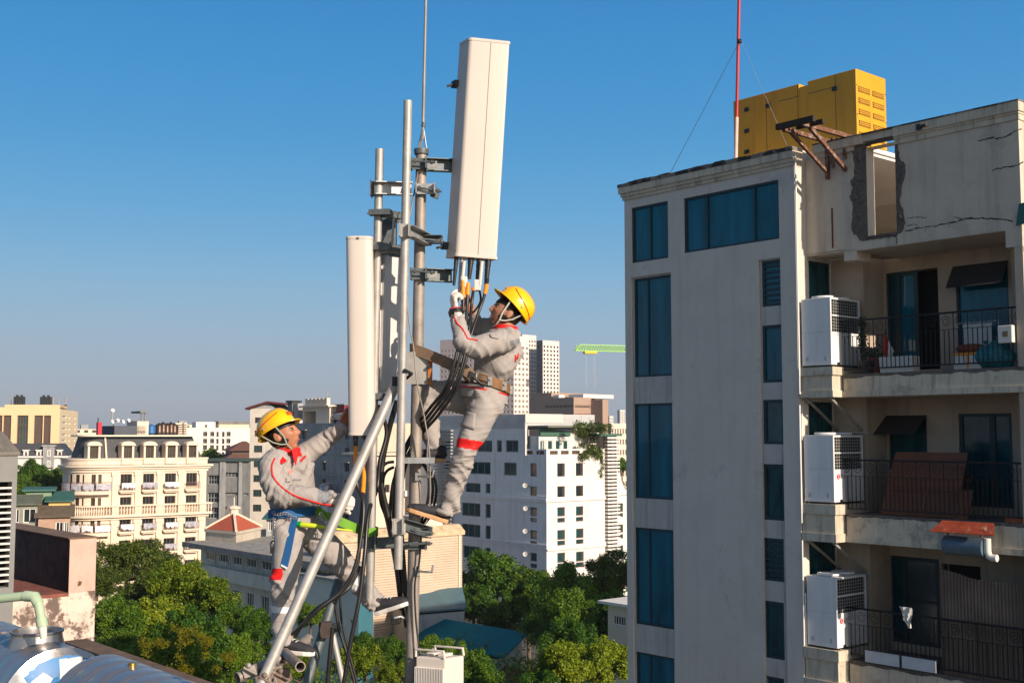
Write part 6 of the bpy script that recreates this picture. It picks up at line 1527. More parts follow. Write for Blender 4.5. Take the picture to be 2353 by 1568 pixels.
def connector(mb, c, r, L_, d):
    mb.cyl(c, c + d * L_ * .3, r, n=12); mb.tube([c + d * L_ * .3, c + d * L_ * .4, c + d * L_], [r * .85, r * .9, r * .6], 12)
def panel(name, label, tl, tr, bl, br, depth, Yd, m, back=None, rad=.02, frontdir=None):
    """a long panel antenna; four corners of its face and its depth away from the viewer"""
    cx = dirv(tl, tr); up = dirv(bl, tl); nb = up.cross(cx).normalized()
    if nb.y < 0: nb = -nb
    w = ((tr - tl).length + (br - bl).length) / 2; h = (tl - bl).length; c = (tl + tr + bl + br) / 4
    t = thing(name, label, 'antenna', (bl + br) / 2)
    return t, cx, up, nb, w, h, c
Y2 = 7.55
tl, tr, bl, br = at(1079, 88, Y2), at(1175, 98, Y2 + .03), at(1048, 585, Y2), at(1141, 595, Y2 + .03)
bigA, cx, up, nb, w, h, c = panel('panel_antenna', 'largest white panel antenna, tilted and rising above the right worker', tl, tr, bl, br, .12, Y2, antwhite)
o = bigA.location
sd_ = (nb - cx * .42).normalized()                # its side faces left
D_ = .15
mb = MB(o)
n = 6; prof = []
rr = .022
pts = [(-w/2 + rr, 0), (w/2 - rr, 0)] + [(w/2 - rr + rr * math.sin(k / n * math.pi / 2), rr - rr * math.cos(k / n * math.pi / 2)) for k in range(1, n + 1)] + [(w/2, D_), (-w/2, D_)] + [(-w/2 + rr - rr * math.cos(k / n * math.pi / 2), rr - rr * math.sin(k / n * math.pi / 2)) for k in range(0, n)]
mb.prism([c + cx * a + sd_ * b - up * (h / 2 - .012) for a, b in pts], up * (h - .024)); mb.build('radome', antwhite, bigA, smooth=True)
for s_, nm in ((1, 'top_cap'), (-1, 'bottom_cap')):
    mb = MB(o); mb.prism([c + cx * a * 1.03 + sd_ * (b - .003) + up * s_ * (h / 2 - .012) for a, b in pts], up * s_ * .02); mb.build(nm, antwhite, bigA, bevel=.003)
mb = MB(o); mb.obox(c + cx * (w * .02) - sd_ * .0012, cx * .0022, sd_ * .001, up * (h / 2 - .013)); mb.build('seam', pm('seam_grey', (.3, .25, .22), .7, .1, 4), bigA)
for (py, Yb) in ((195, .02), (566, .02)):
    mb = MB(o); a = at(1068 - (py - 88) * .064, py, Y2 + .14); mb.obox(a - cx * .03, cx * .03, sd_ * .03, up * .022); mb.bar(a - cx * .05, a - cx * .1 - up * .02, .014, .014); mb.build('rear_bracket', darksteel, bigA)
for py, pe, m_ in ((378, 1052, darkzinc), (631, 1040, darkzinc)):
    o_ = mast.location
    clamp(bigA, '', at(978, py, YM - .05), at(pe, py + 3, Y2 + .16), .085, m_, 3); uplate(bigA, at(962, py - 2, YM - .05), .1, .075, darkzinc); stud(bigA, at(944, py - 8, YM - .1), at(1000, py - 6, YM - .1), .006)
    mb = MB(o); a = at(996, py - 1, YM - .09); mb.obox(a, V((.022, 0, 0)), V((0, .004, 0)), V((0, 0, .02))); mb.build('clip_plate', galv, bigA)
conn = [(1049, 600, .2), (1062, 602, .26), (1082, 606, .14), (1102, 606, .22), (1122, 606, .2)]
dn = (-up + V((-.03, 0, 0))).normalized()
for q, (px, py, L_) in enumerate(conn):
    mb = MB(o); a = at(px, py - 14, Y2 + .05); connector(mb, a, .02 if q in (2, 3, 4) else .015, L_, dn); mb.build('connector', [darksteel, zinc, rubber, rubber, rubber][q], bigA, smooth=True)
for px in (1066, 1107): mb = MB(o); a = at(px, 600, Y2 + .02); mb.cyl(a, a + dn * .16, .012, n=10); mb.build('control_plug', antwhite, bigA, smooth=True)
for px, py in ((1066, 648), (1097, 655)): mb = MB(o); a = at(px, py, Y2 + .03); mb.obox(a, V((.021, 0, 0)), V((0, .02, 0)), V((0, 0, .035))); mb.build('junction_box', antgrey, bigA, bevel=.003)
Y1 = 7.56
tl, tr, bl, br = at(797, 545, Y1), at(858, 545, Y1), at(803, 1000, Y1), at(859, 1000, Y1)
la_, cx, up, nb, w, h, c = panel('panel_antenna', 'white rounded panel antenna hanging left of the mast above the left worker', tl, tr, bl, br, .1, Y1, antwhite)
o = la_.location; w = .172
def rounded(w, d, n=20, p=3.2):
    return [(w / 2 * math.copysign(abs(math.cos(t)) ** (2 / p), math.cos(t)), d / 2 * math.copysign(abs(math.sin(t)) ** (2 / p), math.sin(t))) for t in [2 * math.pi * k / n for k in range(n)]]
pr = rounded(w, .12, 28)
mb = MB(o); mb.prism([c + cx * a + nb * b - up * (h / 2 - .02) for a, b in pr], up * (h - .04)); mb.build('radome', antwhite, la_, smooth=True)
for s_, nm in ((1, 'top_cap'), (-1, 'bottom_cap')):
    mb = MB(o); pr2 = rounded(w * 1.03, .125, 28); mb.prism([c + cx * a + nb * b + up * s_ * (h / 2 - .02) for a, b in pr2], up * s_ * .02); mb.build(nm, antwhite, la_, bevel=.004)
mb = MB(o); a = at(822, 547, Y1 - .063); mb.obox(a, cx * .008, nb * .004, up * .006); mb.build('badge', darkzinc, la_)
for px in (817, 840):
    mb = MB(o); a = at(px, 1000, Y1); connector(mb, a, .017 if px < 830 else .012, .1, -UP); mb.build('connector', rubber, la_, smooth=True)
for py in (560, 905):
    mb = MB(o); mb.obox(at(866, py + 5, YL - .01), XR * .045, YB * .05, UP * .02); mb.build('rear_bracket', darkzinc, la_); stud(la_, at(852, py, YL), at(905, py, YL + .05), .006)
Y3 = 7.98
tl, tr, bl, br = at(876, 562, Y3 - .05), at(919, 560, Y3 + .12), at(866, 905, Y3 - .05), at(906, 903, Y3 + .12)
ta, cx, up, nb, w, h, c = panel('panel_antenna', 'grey backed panel antenna half hidden between the two mounting pipes', tl, tr, bl, br, .1, Y3, antgrey)
o = ta.location; nf = cx.cross(up).normalized()
if nf.y > 0: nf = -nf
mb = MB(o); mb.obox(c - nf * .05, cx * w * .62, nf * .05, up * h / 2); mb.build('radome', antgrey, ta, bevel=.012)
mb = MB(o); mb.obox(c + nf * .012, cx * w * .4, nf * .011, up * h * .47); mb.build('back_rail', antgrey, ta, bevel=.004)
mb = MB(o); mb.obox(at(893, 540, Y3 - .12), XR * .05, YB * .05, UP * .13); mb.build('remote_tilt_unit', darkzinc, ta, bevel=.004)
mb = MB(o); mb.bar(at(905, 498, YL - .03), at(900, 560, YL - .03), .016, .012); mb.build('tie_bar', galv, ta)
for py, s_ in ((488, 1), (568, -1)):
    mb = MB(o); a = at(880, py, YL - .045); mb.obox(a + V((-.02, 0, 0)), V((.07, -.012, 0)), V((.004, .03, 0)), UP * .018); mb.obox(a + V((.055, .06, -.01)), V((.05, .05, 0)), V((-.02, .02, 0)), UP * .016); mb.build('tilt_bracket', darkzinc, ta)
    stud(ta, at(843, py + 2, YL - .06), at(900, py - 4, YL - .02), .007, darkzinc)
    mb = MB(o); mb.obox(at(908, py + 10, YL + .12), V((.03, .03, 0)), V((-.01, .01, 0)), UP * .035); mb.build('hinge_plate', darkzinc, ta)
mb = MB(o); mb.obox(at(882, 912, YL + .05), XR * .05, YB * .06, UP * .022); mb.build('lower_hinge', darksteel, ta)
def cable(label, pts, r=.011, m=rubber, sleeves=(), group='black feeder cables on the mast'):
    P = [at(*p) for p in pts]; Q = []
    for k in range(len(P) - 1):                   # smooth it
        p0 = P[max(k - 1, 0)]; p1 = P[k]; p2 = P[k + 1]; p3 = P[min(k + 2, len(P) - 1)]
        for t in [x / 8 for x in range(8)]:
            Q.append(.5 * ((2 * p1) + (p2 - p0) * t + (2 * p0 - 5 * p1 + 4 * p2 - p3) * t * t + (3 * p1 - p0 - 3 * p2 + p3) * t ** 3))
    Q.append(P[-1])
    t = MB(P[-1]); t.tube(Q, r, 8); o = t.build('feeder_cable', m, None, smooth=True, loc=P[-1]); tag(o, label, 'cable', group)
    for (a, b, mm, rr) in sleeves:
        s = MB(P[-1]); i, j = int(a * (len(Q) - 1)), int(b * (len(Q) - 1)); s.tube(Q[i:j + 1], rr, 8); s.build('sleeve', mm, o, smooth=True)
    return o
y = Y2 + .02
cable('thick feeder cable nearest the mast of those falling from the big antenna', [(1063, 640, y), (1064, 700, y - .02), (1058, 760, y - .08), (1044, 830, y - .12), (1022, 892, y - .1), (985, 940, y), (950, 990, 7.78), (915, 1060, 7.82), (903, 1130, 7.8), (905, 1200, 7.8), (922, 1330, 7.8), (938, 1420, 7.8), (930, 1600, 7.8)], .0105, sleeves=((.0, .02, antwhite, .014), (.02, .07, orangeM, .0145)))
cable('second feeder cable from the big antenna with an orange sleeve', [(1075, 650, y), (1073, 700, y - .02), (1067, 770, y - .1), (1052, 835, y - .13), (1030, 893, y - .12), (992, 945, y - .02), (955, 995, 7.76), (922, 1058, 7.8), (910, 1130, 7.78), (912, 1205, 7.78), (926, 1340, 7.78), (938, 1440, 7.78), (934, 1600, 7.78)], .0105, sleeves=((.0, .06, orangeM, .0145),))
cable('third feeder cable from the big antenna beside the worker chin', [(1088, 660, y), (1083, 700, y), (1077, 760, y - .1), (1062, 835, y - .14), (1040, 893, y - .13), (1000, 948, y - .03), (962, 998, 7.75), (930, 1060, 7.78), (918, 1130, 7.76), (918, 1210, 7.76), (930, 1350, 7.76), (940, 1450, 7.76), (938, 1600, 7.76)], .01, sleeves=((.0, .022, orangeM, .014),))
cable('fourth feeder cable from the big antenna, rightmost with orange sleeve', [(1121, 640, y), (1112, 680, y), (1100, 715, y - .02), (1082, 770, y - .1), (1066, 840, y - .13), (1044, 900, y - .12), (1005, 955, y - .02), (966, 1002, 7.77), (934, 1064, 7.8), (922, 1135, 7.78), (924, 1220, 7.78), (934, 1360, 7.78), (943, 1480, 7.78), (944, 1600, 7.78)], .01, sleeves=((.03, .07, orangeM, .0145),))
cable('looped jumper cable hanging under the big antenna connectors', [(1100, 660, y + .02), (1104, 690, y + .05), (1092, 712, y + .06), (1080, 722, y + .02), (1070, 740, y)], .007)
cable('feeder cable with orange sleeve dropping from the left rounded antenna', [(817, 1018, Y1), (817, 1040, Y1), (816, 1085, Y1), (822, 1120, 7.55), (835, 1160, 7.5), (828, 1240, 7.45), (812, 1310, 7.42), (780, 1360, 7.4), (735, 1395, 7.36), (700, 1430, 7.36), (672, 1455, 7.4)], .012, sleeves=((.045, .2, orangeM, .014),))
cable('feeder cable with orange sleeve behind the diagonal brace', [(842, 1015, Y1 + .02), (838, 1060, 7.66), (835, 1110, 7.6), (832, 1150, 7.52), (826, 1230, 7.48), (822, 1290, 7.45), (800, 1345, 7.42), (760, 1378, 7.4), (715, 1412, 7.4), (690, 1440, 7.42)], .012, sleeves=((.12, .3, orangeM, .0145),))
cable('long cable falling left of the short mounting pipe', [(868, 930, 7.7), (888, 990, 7.75), (872, 1060, 7.72), (866, 1120, 7.7), (846, 1180, 7.55), (838, 1270, 7.46), (826, 1370, 7.42), (806, 1470, 7.4), (786, 1590, 7.4)], .0135)
cable('thick bundle cable right behind the diagonal brace top', [(912, 920, 7.72), (895, 980, 7.76), (880, 1050, 7.78), (876, 1110, 7.78), (890, 1180, 7.8), (905, 1250, 7.8), (918, 1340, 7.8)], .019)
cable('arched cable looping left from the front pipe to the bundle', [(905, 1060, 7.85), (885, 1065, 7.85), (872, 1090, 7.85), (874, 1150, 7.84), (888, 1195, 7.82), (908, 1300, 7.82), (920, 1400, 7.82)], .01)
cable('outer arched cable looping left beside its twin', [(905, 1072, 7.85), (888, 1082, 7.85), (880, 1105, 7.85), (882, 1160, 7.84), (898, 1210, 7.82), (914, 1310, 7.82), (926, 1410, 7.82)], .01)
cable('cable behind the front pipe between the two loops', [(908, 1088, 7.83), (900, 1120, 7.83), (896, 1180, 7.82), (906, 1260, 7.82), (920, 1350, 7.82), (932, 1440, 7.82)], .009)
for q, (dx, lab) in enumerate(((0, 'inner of the coiled cables right of the mast'), (9, 'middle of the coiled cables right of the mast'), (17, 'outermost of the coiled cables right of the mast'))):
    cable(lab, [(968, 1062, 7.72), (982 + dx * .6, 1085, 7.72), (985 + dx, 1120, 7.72), (980 + dx, 1160, 7.73), (968 + dx * .8, 1195, 7.74), (958, 1215, 7.76)], .009, group='coiled cables right of the mast')
cable('thin grey wire stretched along the mast front past the strap', [(936, 420, 7.6), (934, 560, 7.5), (938, 720, 7.48), (950, 800, 7.5), (958, 880, 7.5), (975, 960, 7.55), (987, 1050, 7.56), (985, 1180, 7.62), (962, 1215, 7.62)], .0045, galvold, group='thin wires on the mast')
cable('thin wire running down the lower mast and across the step pegs', [(968, 1225, 7.62), (963, 1290, 7.63), (953, 1340, 7.63), (955, 1420, 7.63), (963, 1500, 7.62), (962, 1600, 7.62)], .006, rubber, group='thin wires on the mast')
cable('thin steel wire by the rod bracket at the mast top', [(960, 395, 7.66), (952, 440, 7.66), (944, 480, 7.6), (936, 520, 7.54)], .005, galvold, group='thin wires on the mast')
cable('black cable sagging across the stays to the left worker boots', [(826, 1300, 7.5), (800, 1350, 7.42), (762, 1375, 7.4), (722, 1402, 7.4), (690, 1440, 7.42), (668, 1480, 7.46)], .013)
cable('black stay cable falling steeply behind the stays', [(770, 1390, 7.55), (778, 1440, 7.55), (796, 1500, 7.55), (812, 1560, 7.55), (822, 1600, 7.55)], .01)
cable('second black stay cable beside the first', [(780, 1345, 7.56), (784, 1420, 7.56), (800, 1490, 7.56), (822, 1575, 7.56)], .008)
cable('black cable hanging straight at the bottom between the legs', [(764, 1440, 7.5), (758, 1500, 7.5), (750, 1590, 7.5)], .014)
rustD0 = pm('dark_rusty_casting', (.06, .045, .04), .8, .35, 14, .002, 60)
st = thing('steel_stay', 'dark steel stay leg behind the diagonal brace at the bottom', 'stay', at(695, 1600, 7.75), 0, 'stay legs of the mast')
mb = MB(st.location); mb.tube([at(695, 1600, 7.75), at(780, 1330, 7.95)], .032, 14); mb.build('tube', darkzinc, st, smooth=True); mb = MB(st.location); mb.obox(at(748, 1445, 7.8), V((.04, 0, 0)), V((0, .04, 0)), V((0, 0, .05))); mb.build('clamp', rustD0, st, bevel=.004)
st = thing('steel_stay', 'pale steel stay leg leaning right at the bottom', 'stay', at(800, 1620, 7.7), 0, 'stay legs of the mast')
mb = MB(st.location); mb.tube([at(800, 1620, 7.7), at(763, 1452, 7.85)], .02, 14); mb.build('tube', galv, st, smooth=True); mb = MB(st.location); mb.obox(at(766, 1440, 7.83), V((.035, .01, 0)), V((0, .03, 0)), V((0, 0, .025))); mb.cyl(at(756, 1436, 7.78), at(782, 1444, 7.78), .012, n=8); mb.build('coupler', darksteel, st)
ck = thing('scaffold_base', 'cluster of scaffold tubes and rusty couplers under the left worker foot', 'scaffold', at(620, 1620, 7.15))
o = ck.location
for (a, b, r) in (((545, 1556, 7.0), (640, 1512, 7.2), .032), ((640, 1522, 7.25), (708, 1466, 7.7), .033), ((655, 1498, 7.3), (690, 1530, 6.9), .03), ((560, 1600, 7.2), (640, 1530, 7.1), .03), ((640, 1530, 7.1), (665, 1600, 7.0), .028)):
    mb = MB(o); mb.pipe(at(*a), at(*b), r, .005, 18); mb.build('tube', galvold, ck, smooth=True)
rustD = pm('dusty_brown_casting', (.17, .125, .1), .8, .35, 14, .002, 60)
for q_, (a, s_) in enumerate((((632, 1545, 7.05), .05), ((648, 1552, 7.05), .045), ((575, 1540, 7.02), .035), ((612, 1562, 7.0), .05))):
    mb = MB(o); c = at(*a); mb.obox(c, V((s_, .01, .01)), V((0, s_ * .8, 0)), V((-.01, 0, s_ * .8))); mb.tube([c + V((-.03, -.05, .03)), c + V((.05, -.05, -.01))], .01, 8); mb.sphere(c + V((.0, -.05, .04)), .018, 8, 5); mb.build('coupler', [galvold, rustD][q_ % 2], ck, bevel=.008)
mb = MB(o)
for k in range(3): mb.tube([at(590 + 14 * k, 1600, 6.95), at(604 + 14 * k, 1556, 6.95), at(618 + 14 * k, 1600, 6.95)], .008, 8)
mb.build('u_bolt', galv, ck, smooth=True)
cb = thing('cable_clamp', 'black cable clamp on the feeder run beside the right hanging foot', 'clamp', at(910, 1424, 7.72))
mb = MB(cb.location); c = at(910, 1424, 7.72); mb.obox(c, V((.03, 0, .004)), V((0, .03, 0)), V((0, 0, .022))); mb.build('block', rubber, cb, bevel=.006); mb = MB(cb.location); mb.tube([c + V((-.01, -.03, .02)), c + V((.03, -.03, .03)), c + V((.06, 0, .01))], .008, 8); mb.build('bolt', zinc, cb, smooth=True)
YR = 7.55
rf = thing('remote_radio_unit', 'pale finned remote radio unit at the mast foot', 'radio unit', at(1000, 1640, YR))
o = rf.location
p = at(955, 1500, YR + .02); ax = V((.76, -.35, 0)).normalized(); ay = V((.42, .9, 0)).normalized()
a0 = at(955, 1495, YR); a1 = at(1022, 1512, YR - .08); a2 = at(1046, 1512, YR - .02)
hgt = .55; vx = a1 - a0; vx.z = 0; vy = a2 - a1; vy.z = 0; vy = vy.normalized() * .16
z1 = at(990, 1510, YR - .05).z
b0 = V((a0.x, a0.y, z1 - hgt))
mb = MB(o); mb.obox(b0 + vx / 2 + vy / 2 + V((0, 0, hgt / 2)), vx / 2, vy / 2, V((0, 0, hgt / 2))); mb.build('body', antwhite, rf, bevel=.008)
mb = MB(o); nx = V((vx.y, -vx.x, 0)).normalized()
if nx.dot(vy) > 0: nx = -nx
for k in range(18):
    c = b0 + vx * ((k + .5) / 18) + nx * .008 + V((0, 0, hgt * .45)); mb.obox(c, vx.normalized() * .0022, nx * .014, V((0, 0, hgt * .44)))
mb.build('cooling_fin', antgrey, rf)
mb = MB(o); zt_ = V((0, 0, hgt)); q = [b0 + zt_ + V((0, 0, .0)), b0 + vx * 1.0 + zt_, b0 + vx + vy + zt_, b0 + vy + zt_]
mb.tube([q[0] + V((0, 0, 0)), q[0] + V((0, 0, .045)), q[1] + V((0, 0, .045)) - vx * .05, q[1] + V((0, 0, .0)) - vx * .02], .009, 8); mb.tube([q[3] + V((0, 0, 0)), q[3] + V((0, 0, .045)), q[2] + V((0, 0, .045)) - vx * .05, q[2] - vx * .02], .009, 8); mb.build('carrying_frame', antwhite, rf, smooth=True)
mb = MB(o)
for k in (.3, .68): mb.obox(b0 + vx * k + vy * .5 + zt_ + V((0, 0, .012)), vx * .12, vy * .22, V((0, 0, .01)))
mb.build('top_handle', antwhite, rf, bevel=.004)
FWL = Frame(168, 22, GRID)
pw = fthing('parapet_wall', 'stained roof wall with dark long side and sunlit pink end', 'wall', FWL)
zt, zb = FWL.front(166, 1239)[1], FWL.front(166, 1363)[1]
yw = FWL.side(220, 1300, 0)[0]
zl2 = FWL.front(166, 1620)[1]
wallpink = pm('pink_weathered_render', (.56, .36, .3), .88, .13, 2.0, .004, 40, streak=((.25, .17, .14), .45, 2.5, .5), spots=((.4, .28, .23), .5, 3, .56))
walldark = pm('shaded_side_wall', (.075, .058, .048), .92, .35, 1.6, .004, 30, streak=((.16, .12, .11), .5, 4, .5), spots=((.03, .022, .02), .7, 1.5, .5))  # the long side's shade is put into this near-black colour
mb = MB(); x0 = -6.0
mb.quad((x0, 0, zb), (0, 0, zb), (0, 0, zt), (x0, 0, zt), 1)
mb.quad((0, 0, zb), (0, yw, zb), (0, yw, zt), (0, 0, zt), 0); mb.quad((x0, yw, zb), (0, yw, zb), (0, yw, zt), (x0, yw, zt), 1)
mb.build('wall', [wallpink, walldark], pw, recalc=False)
mb = MB(); mb.box((x0, -.03, zt), (.012, yw + .02, zt + .025)); mb.build('coping', pm('brown_mossy_coping', (.16, .105, .07), .95, .35, 3, .012, 18), pw)
redb = pm('red_brick_edge', (.2, .07, .05), .9, .3, 4, .006, 25)
peel = pm('peeling_white_render', (.6, .49, .42), .9, .14, 2, .006, 30, spots=((.09, .06, .05), .9, 1.5, .51), streak=((.3, .2, .16), .6, 3, .6))
yl = -2.4
mb = MB(); mb.quad((.015, yl, zl2), (.015, yw, zl2), (.015, yw, zb), (.015, yl, zb)); mb.quad((.015, yw, zl2), (-6, yw, zl2), (-6, yw, zb), (.015, yw, zb)); mb.build('lower_wall', peel, pw, recalc=False)
mb = MB(); mb.box((x0, yl, zb - .06), (.022, -.001, zb)); mb.build('ledge', redb, pw)
mb = MB(); mb.box((-2.6, -.9, zb), (-2.25, -.5, zb + .3)); mb.build('brick_pier', redb, pw)
sp_ = thing('wall_plant', 'tiny weed sprouting from a crack in the peeling wall', 'plant', FWL.m @ V((.02, FWL.side(181, 1340, 0)[0], FWL.front(180, 1345)[1])), FWL.a)
mb = MB()
for q in range(16):
    an = random.random() * 6.28; d = V((.03 + .02 * random.random(), math.cos(an) * .05, math.sin(an) * .06)); s_ = d.orthogonal().normalized() * .008; mb.quad(V((0, 0, 0)), d * .5 + s_, d, d * .5 - s_)
mb.build('leaf', leafD, sp_, recalc=False); mb = MB(); mb.tube([(0, 0, -.03), (.04, 0, .0)], .004, 5); mb.build('stem', bark, sp_)
FSl = Frame(170, 16, GRID)
xs, zs = FSl.front(178, 1487); xe2, _ = FSl.front(420, 1580)
sl = fthing('roof_edge', 'brown weathered roof slab edge running down right beside the water tanks', 'roof slab', FSl)
mb = MB(); p0, p1 = FSl.front(172, 1482), FSl.front(398, 1570)
zz_ = min(p0[1], p1[1])
mb.box((-8, -3.5, p0[1] - .35), (7, -.002, p0[1] - .06)); mb.build('slab', pm('brown_wet_slab', (.11, .075, .055), .9, .35, 2, .01, 15), sl)
mb = MB(); mb.box((-.2, 0, p0[1] - .5), (7, .32, p0[1])); mb.build('kerb', pm('brown_kerb', (.13, .085, .06), .92, .35, 2.5, .012, 15), sl)
YT = 9.6
ta_ = V((math.cos(GRID), math.sin(GRID), 0))
c1 = at(132, 1622, YT); R1_ = .46
wt = thing('water_tank', 'big stainless steel water tank with open round hatch and painted letter N', 'water tank', c1, 0, 'stainless water tanks at the lower left')
L1_ = 1.9
mb = MB(c1); e0, e1 = c1, c1 - ta_ * L1_
pts = []; rad = []
for k in range(41):
    t = k / 40; pts.append(e0.lerp(e1, t)); rad.append(R1_ * (1 + .012 * math.sin(t * 40 * math.pi / 2.5)) if k > 2 else R1_)
mb.tube(pts, rad, 56, False); mb.build('body', steelM, wt, smooth=True)
mb = MB(c1); mb.lathe(c1, [(R1_, 0), (R1_ * 1.015, .01), (R1_ * 1.015, .03), (R1_ * .985, .035), (R1_ * .93, .045), (R1_ * .6, .1), (.02, .125)], 56, ta_); mb.build('end_dome', pm('polished_dome_steel', (.34, .33, .33), .2, .15, 4, .001, 14, metal=.85), wt, smooth=True)
mb = MB(c1); mb.lathe(e1, [(R1_, 0), (R1_ * .9, .05), (R1_ * .5, .11), (.02, .13)], 40, -ta_); mb.build('far_dome', steelM, wt, smooth=True)
hc = c1 - ta_ * .52 + V((0, 0, R1_ * .93)); 
mb = MB(c1); mb.lathe(hc, [(.235, -.06), (.205, .05), (.2, .085), (.212, .095), (.212, .11), (.195, .112), (.19, .08), (.185, -.04)], 40); mb.build('hatch_neck', steelM, wt, smooth=True)
mb = MB(c1); mb.lathe(hc, [(.19, .055), (0.01, .05)], 32); mb.build('hatch_interior', shade_black, wt)  # black disc painted in for the tank's unlit inside
bl_ = pm('blue_stencil_paint', (.02, .17, .42), .45, .3, 5, spots=((.55, .6, .66), .7, 9, .6)); wl_ = pm('white_stencil_paint', (.62, .6, .57), .4, .08, 5)
av = V((-ta_.y, ta_.x, 0))
def dome_pt(a, b, lift):
    r = math.hypot(a, b); f = r / R1_
    hgt_ = np.interp(f, [0, .6, .93, .985], [.125, .1, .045, .035])
    return c1 + av * a + UP * b + ta_ * (hgt_ + lift)
def decal(poly, lift, m, name, sub=10):
    """a flat outline in the dome's own plane, laid over the curved dome as a thin paint film"""
    bm = bmesh.new(); vs = [bm.verts.new((p[0], p[1], 0)) for p in poly]; bm.faces.new(vs)
    bmesh.ops.triangulate(bm, faces=bm.faces[:]); bmesh.ops.subdivide_edges(bm, edges=bm.edges[:], cuts=4, use_grid_fill=True)
    me = bpy.data.meshes.new(name)
    for v_ in bm.verts: v_.co = dome_pt(v_.co.x, v_.co.y, lift) - c1
    bm.to_mesh(me); bm.free(); me.materials.append(m); return link(name, me, wt)
g = np.random.default_rng(8)
blob = []
for k in range(36):
    th = 2 * math.pi * k / 36; blob.append((.27 * math.cos(th) * (1 + .05 * g.normal()) + .0, .275 + .125 * math.sin(th) * (1 + .07 * g.normal())))
decal(blob, .004, bl_, 'blue_paint')
decal([(-.03, .2), (.02, .2), (.03, .31), (.1, .2), (.16, .2), (.17, .385), (.115, .385), (.108, .28), (.04, .385), (-.02, .385)], .007, wl_, 'letter')
decal([(-.27, .16), (-.14, .16), (-.08, .25), (-.15, .3), (-.24, .24)], .007, wl_, 'letter')
for k, (t_, an) in enumerate(((.35, 1.9), (.8, 2.0), (1.1, 1.75), (.62, 2.3))):
    mb = MB(c1); c = c1 - ta_ * t_ + (av * math.cos(an) + UP * math.sin(an)) * (R1_ * 1.014); tn = (av * -math.sin(an) + UP * math.cos(an)); nn = (av * math.cos(an) + UP * math.sin(an)); mb.obox(c - nn * .008, ta_ * .05, tn * .022, nn * .001); mb.build('sticker', [foam, wl_, pm('faded_label', (.6, .42, .34), .6, .2, 6), foam][k], wt)
mb = MB(c1)
for t_ in (.35, 1.5): mb.obox(c1 - ta_ * t_ - V((0, 0, R1_ + .12)), ta_ * .04, av * .4, V((0, 0, .16)))
mb.build('cradle', darksteel, wt)
c2 = at(300, 1665, 8.6)
w2 = thing('water_tank', 'second ribbed stainless steel water tank cut off by the bottom photo edge', 'water tank', c2, 0, 'stainless water tanks at the lower left')
pts = []; rad = []; e0, e1 = c2 - ta_ * .55, c2 + ta_ * 1.2
for k in range(71):
    t = k / 70; pts.append(e0.lerp(e1, t)); q = abs(((t * 7) % 1) - .5) * 2; rad.append(.42 * (1 - .03 * max(0, 1 - q * 2.2)))
mb = MB(c2); mb.tube(pts, rad, 48, False); mb.build('body', steelM, w2, smooth=True)
mb = MB(c2); mb.lathe(e0, [(.42, 0), (.41, .015), (.37, .05), (.2, .1), (.02, .115)], 40, -ta_); mb.build('end_dome', steelM, w2, smooth=True)
mb = MB(c2); mb.lathe(c2 + V((0, 0, .41)), [(.03, 0), (.03, .03), (.012, .035)], 10); mb.build('vent_nut', pm('brass', (.5, .35, .12), .3, .1, 5, metal=.9), w2, smooth=True)
gpm = pm('pale_green_pvc', (.36, .47, .33), .5, .1, 4, spots=((.25, .3, .22), .5, 8, .6))
gq = [at(-30, 1376, 9.7), at(60, 1368, 9.65), at(80, 1370, 9.62), at(88, 1384, 9.6), at(93, 1412, 9.6), at(97, 1436, 9.6)]
gt = thing('green_pipe', 'pale green plastic pipe with an elbow above the water tank', 'pipe', gq[-1])
mb = MB(gq[-1]); mb.tube(gq, .037, 14); mb.build('tube', gpm, gt, smooth=True)
mb = MB(gq[-1]); mb.tube([at(58, 1368, 9.65), at(80, 1370, 9.62), at(88, 1386, 9.6)], [.044, .046, .044], 14); mb.build('elbow', gpm, gt, smooth=True); mb = MB(gq[-1]); mb.tube([at(94, 1418, 9.6), at(97.5, 1437, 9.6)], .045, 14); mb.build('coupling', gpm, gt, smooth=True)
mb = MB(gq[-1]); mb.tube([at(97, 1437, 9.6), at(99, 1452, 9.6), at(100, 1466, 9.6)], [.036, .03, .026], 12); mb.build('nipple', foam, gt, smooth=True)
FLv = Frame(-60, 17, GRID)
lv = fthing('louvred_building', 'grey white building with dark slatted window at the left photo edge', 'building', FLv)
yE = FLv.side(36, 1200, 0)[0]; yW = FLv.side(24.5, 1200, 0)[0]
zt = FLv.side(30, 1045, 0)[1]; zl1, zl0 = FLv.side(15, 1106, 0)[1], FLv.side(15, 1348, 0)[1]
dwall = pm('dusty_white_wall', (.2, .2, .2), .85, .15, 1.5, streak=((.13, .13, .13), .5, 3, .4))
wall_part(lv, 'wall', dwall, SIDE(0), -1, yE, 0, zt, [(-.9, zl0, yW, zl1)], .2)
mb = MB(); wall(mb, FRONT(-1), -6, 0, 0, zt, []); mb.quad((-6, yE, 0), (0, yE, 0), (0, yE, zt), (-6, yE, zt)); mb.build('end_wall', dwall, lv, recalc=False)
mb = MB(); mb.quad((-.19, -.9, zl0), (-.19, yW, zl0), (-.19, yW, zl1), (-.19, -.9, zl1)); mb.build('dark_back', shade_black, lv, recalc=False)  # black sheet painting the shade behind the slats
n = 17
for k in range(1, n):
    z = zl0 + (zl1 - zl0) * k / n; mb = MB(); mb.box((-.08, -.9, z - .013), (.0, yW, z + .013)); mb.build('slat', foam, lv)
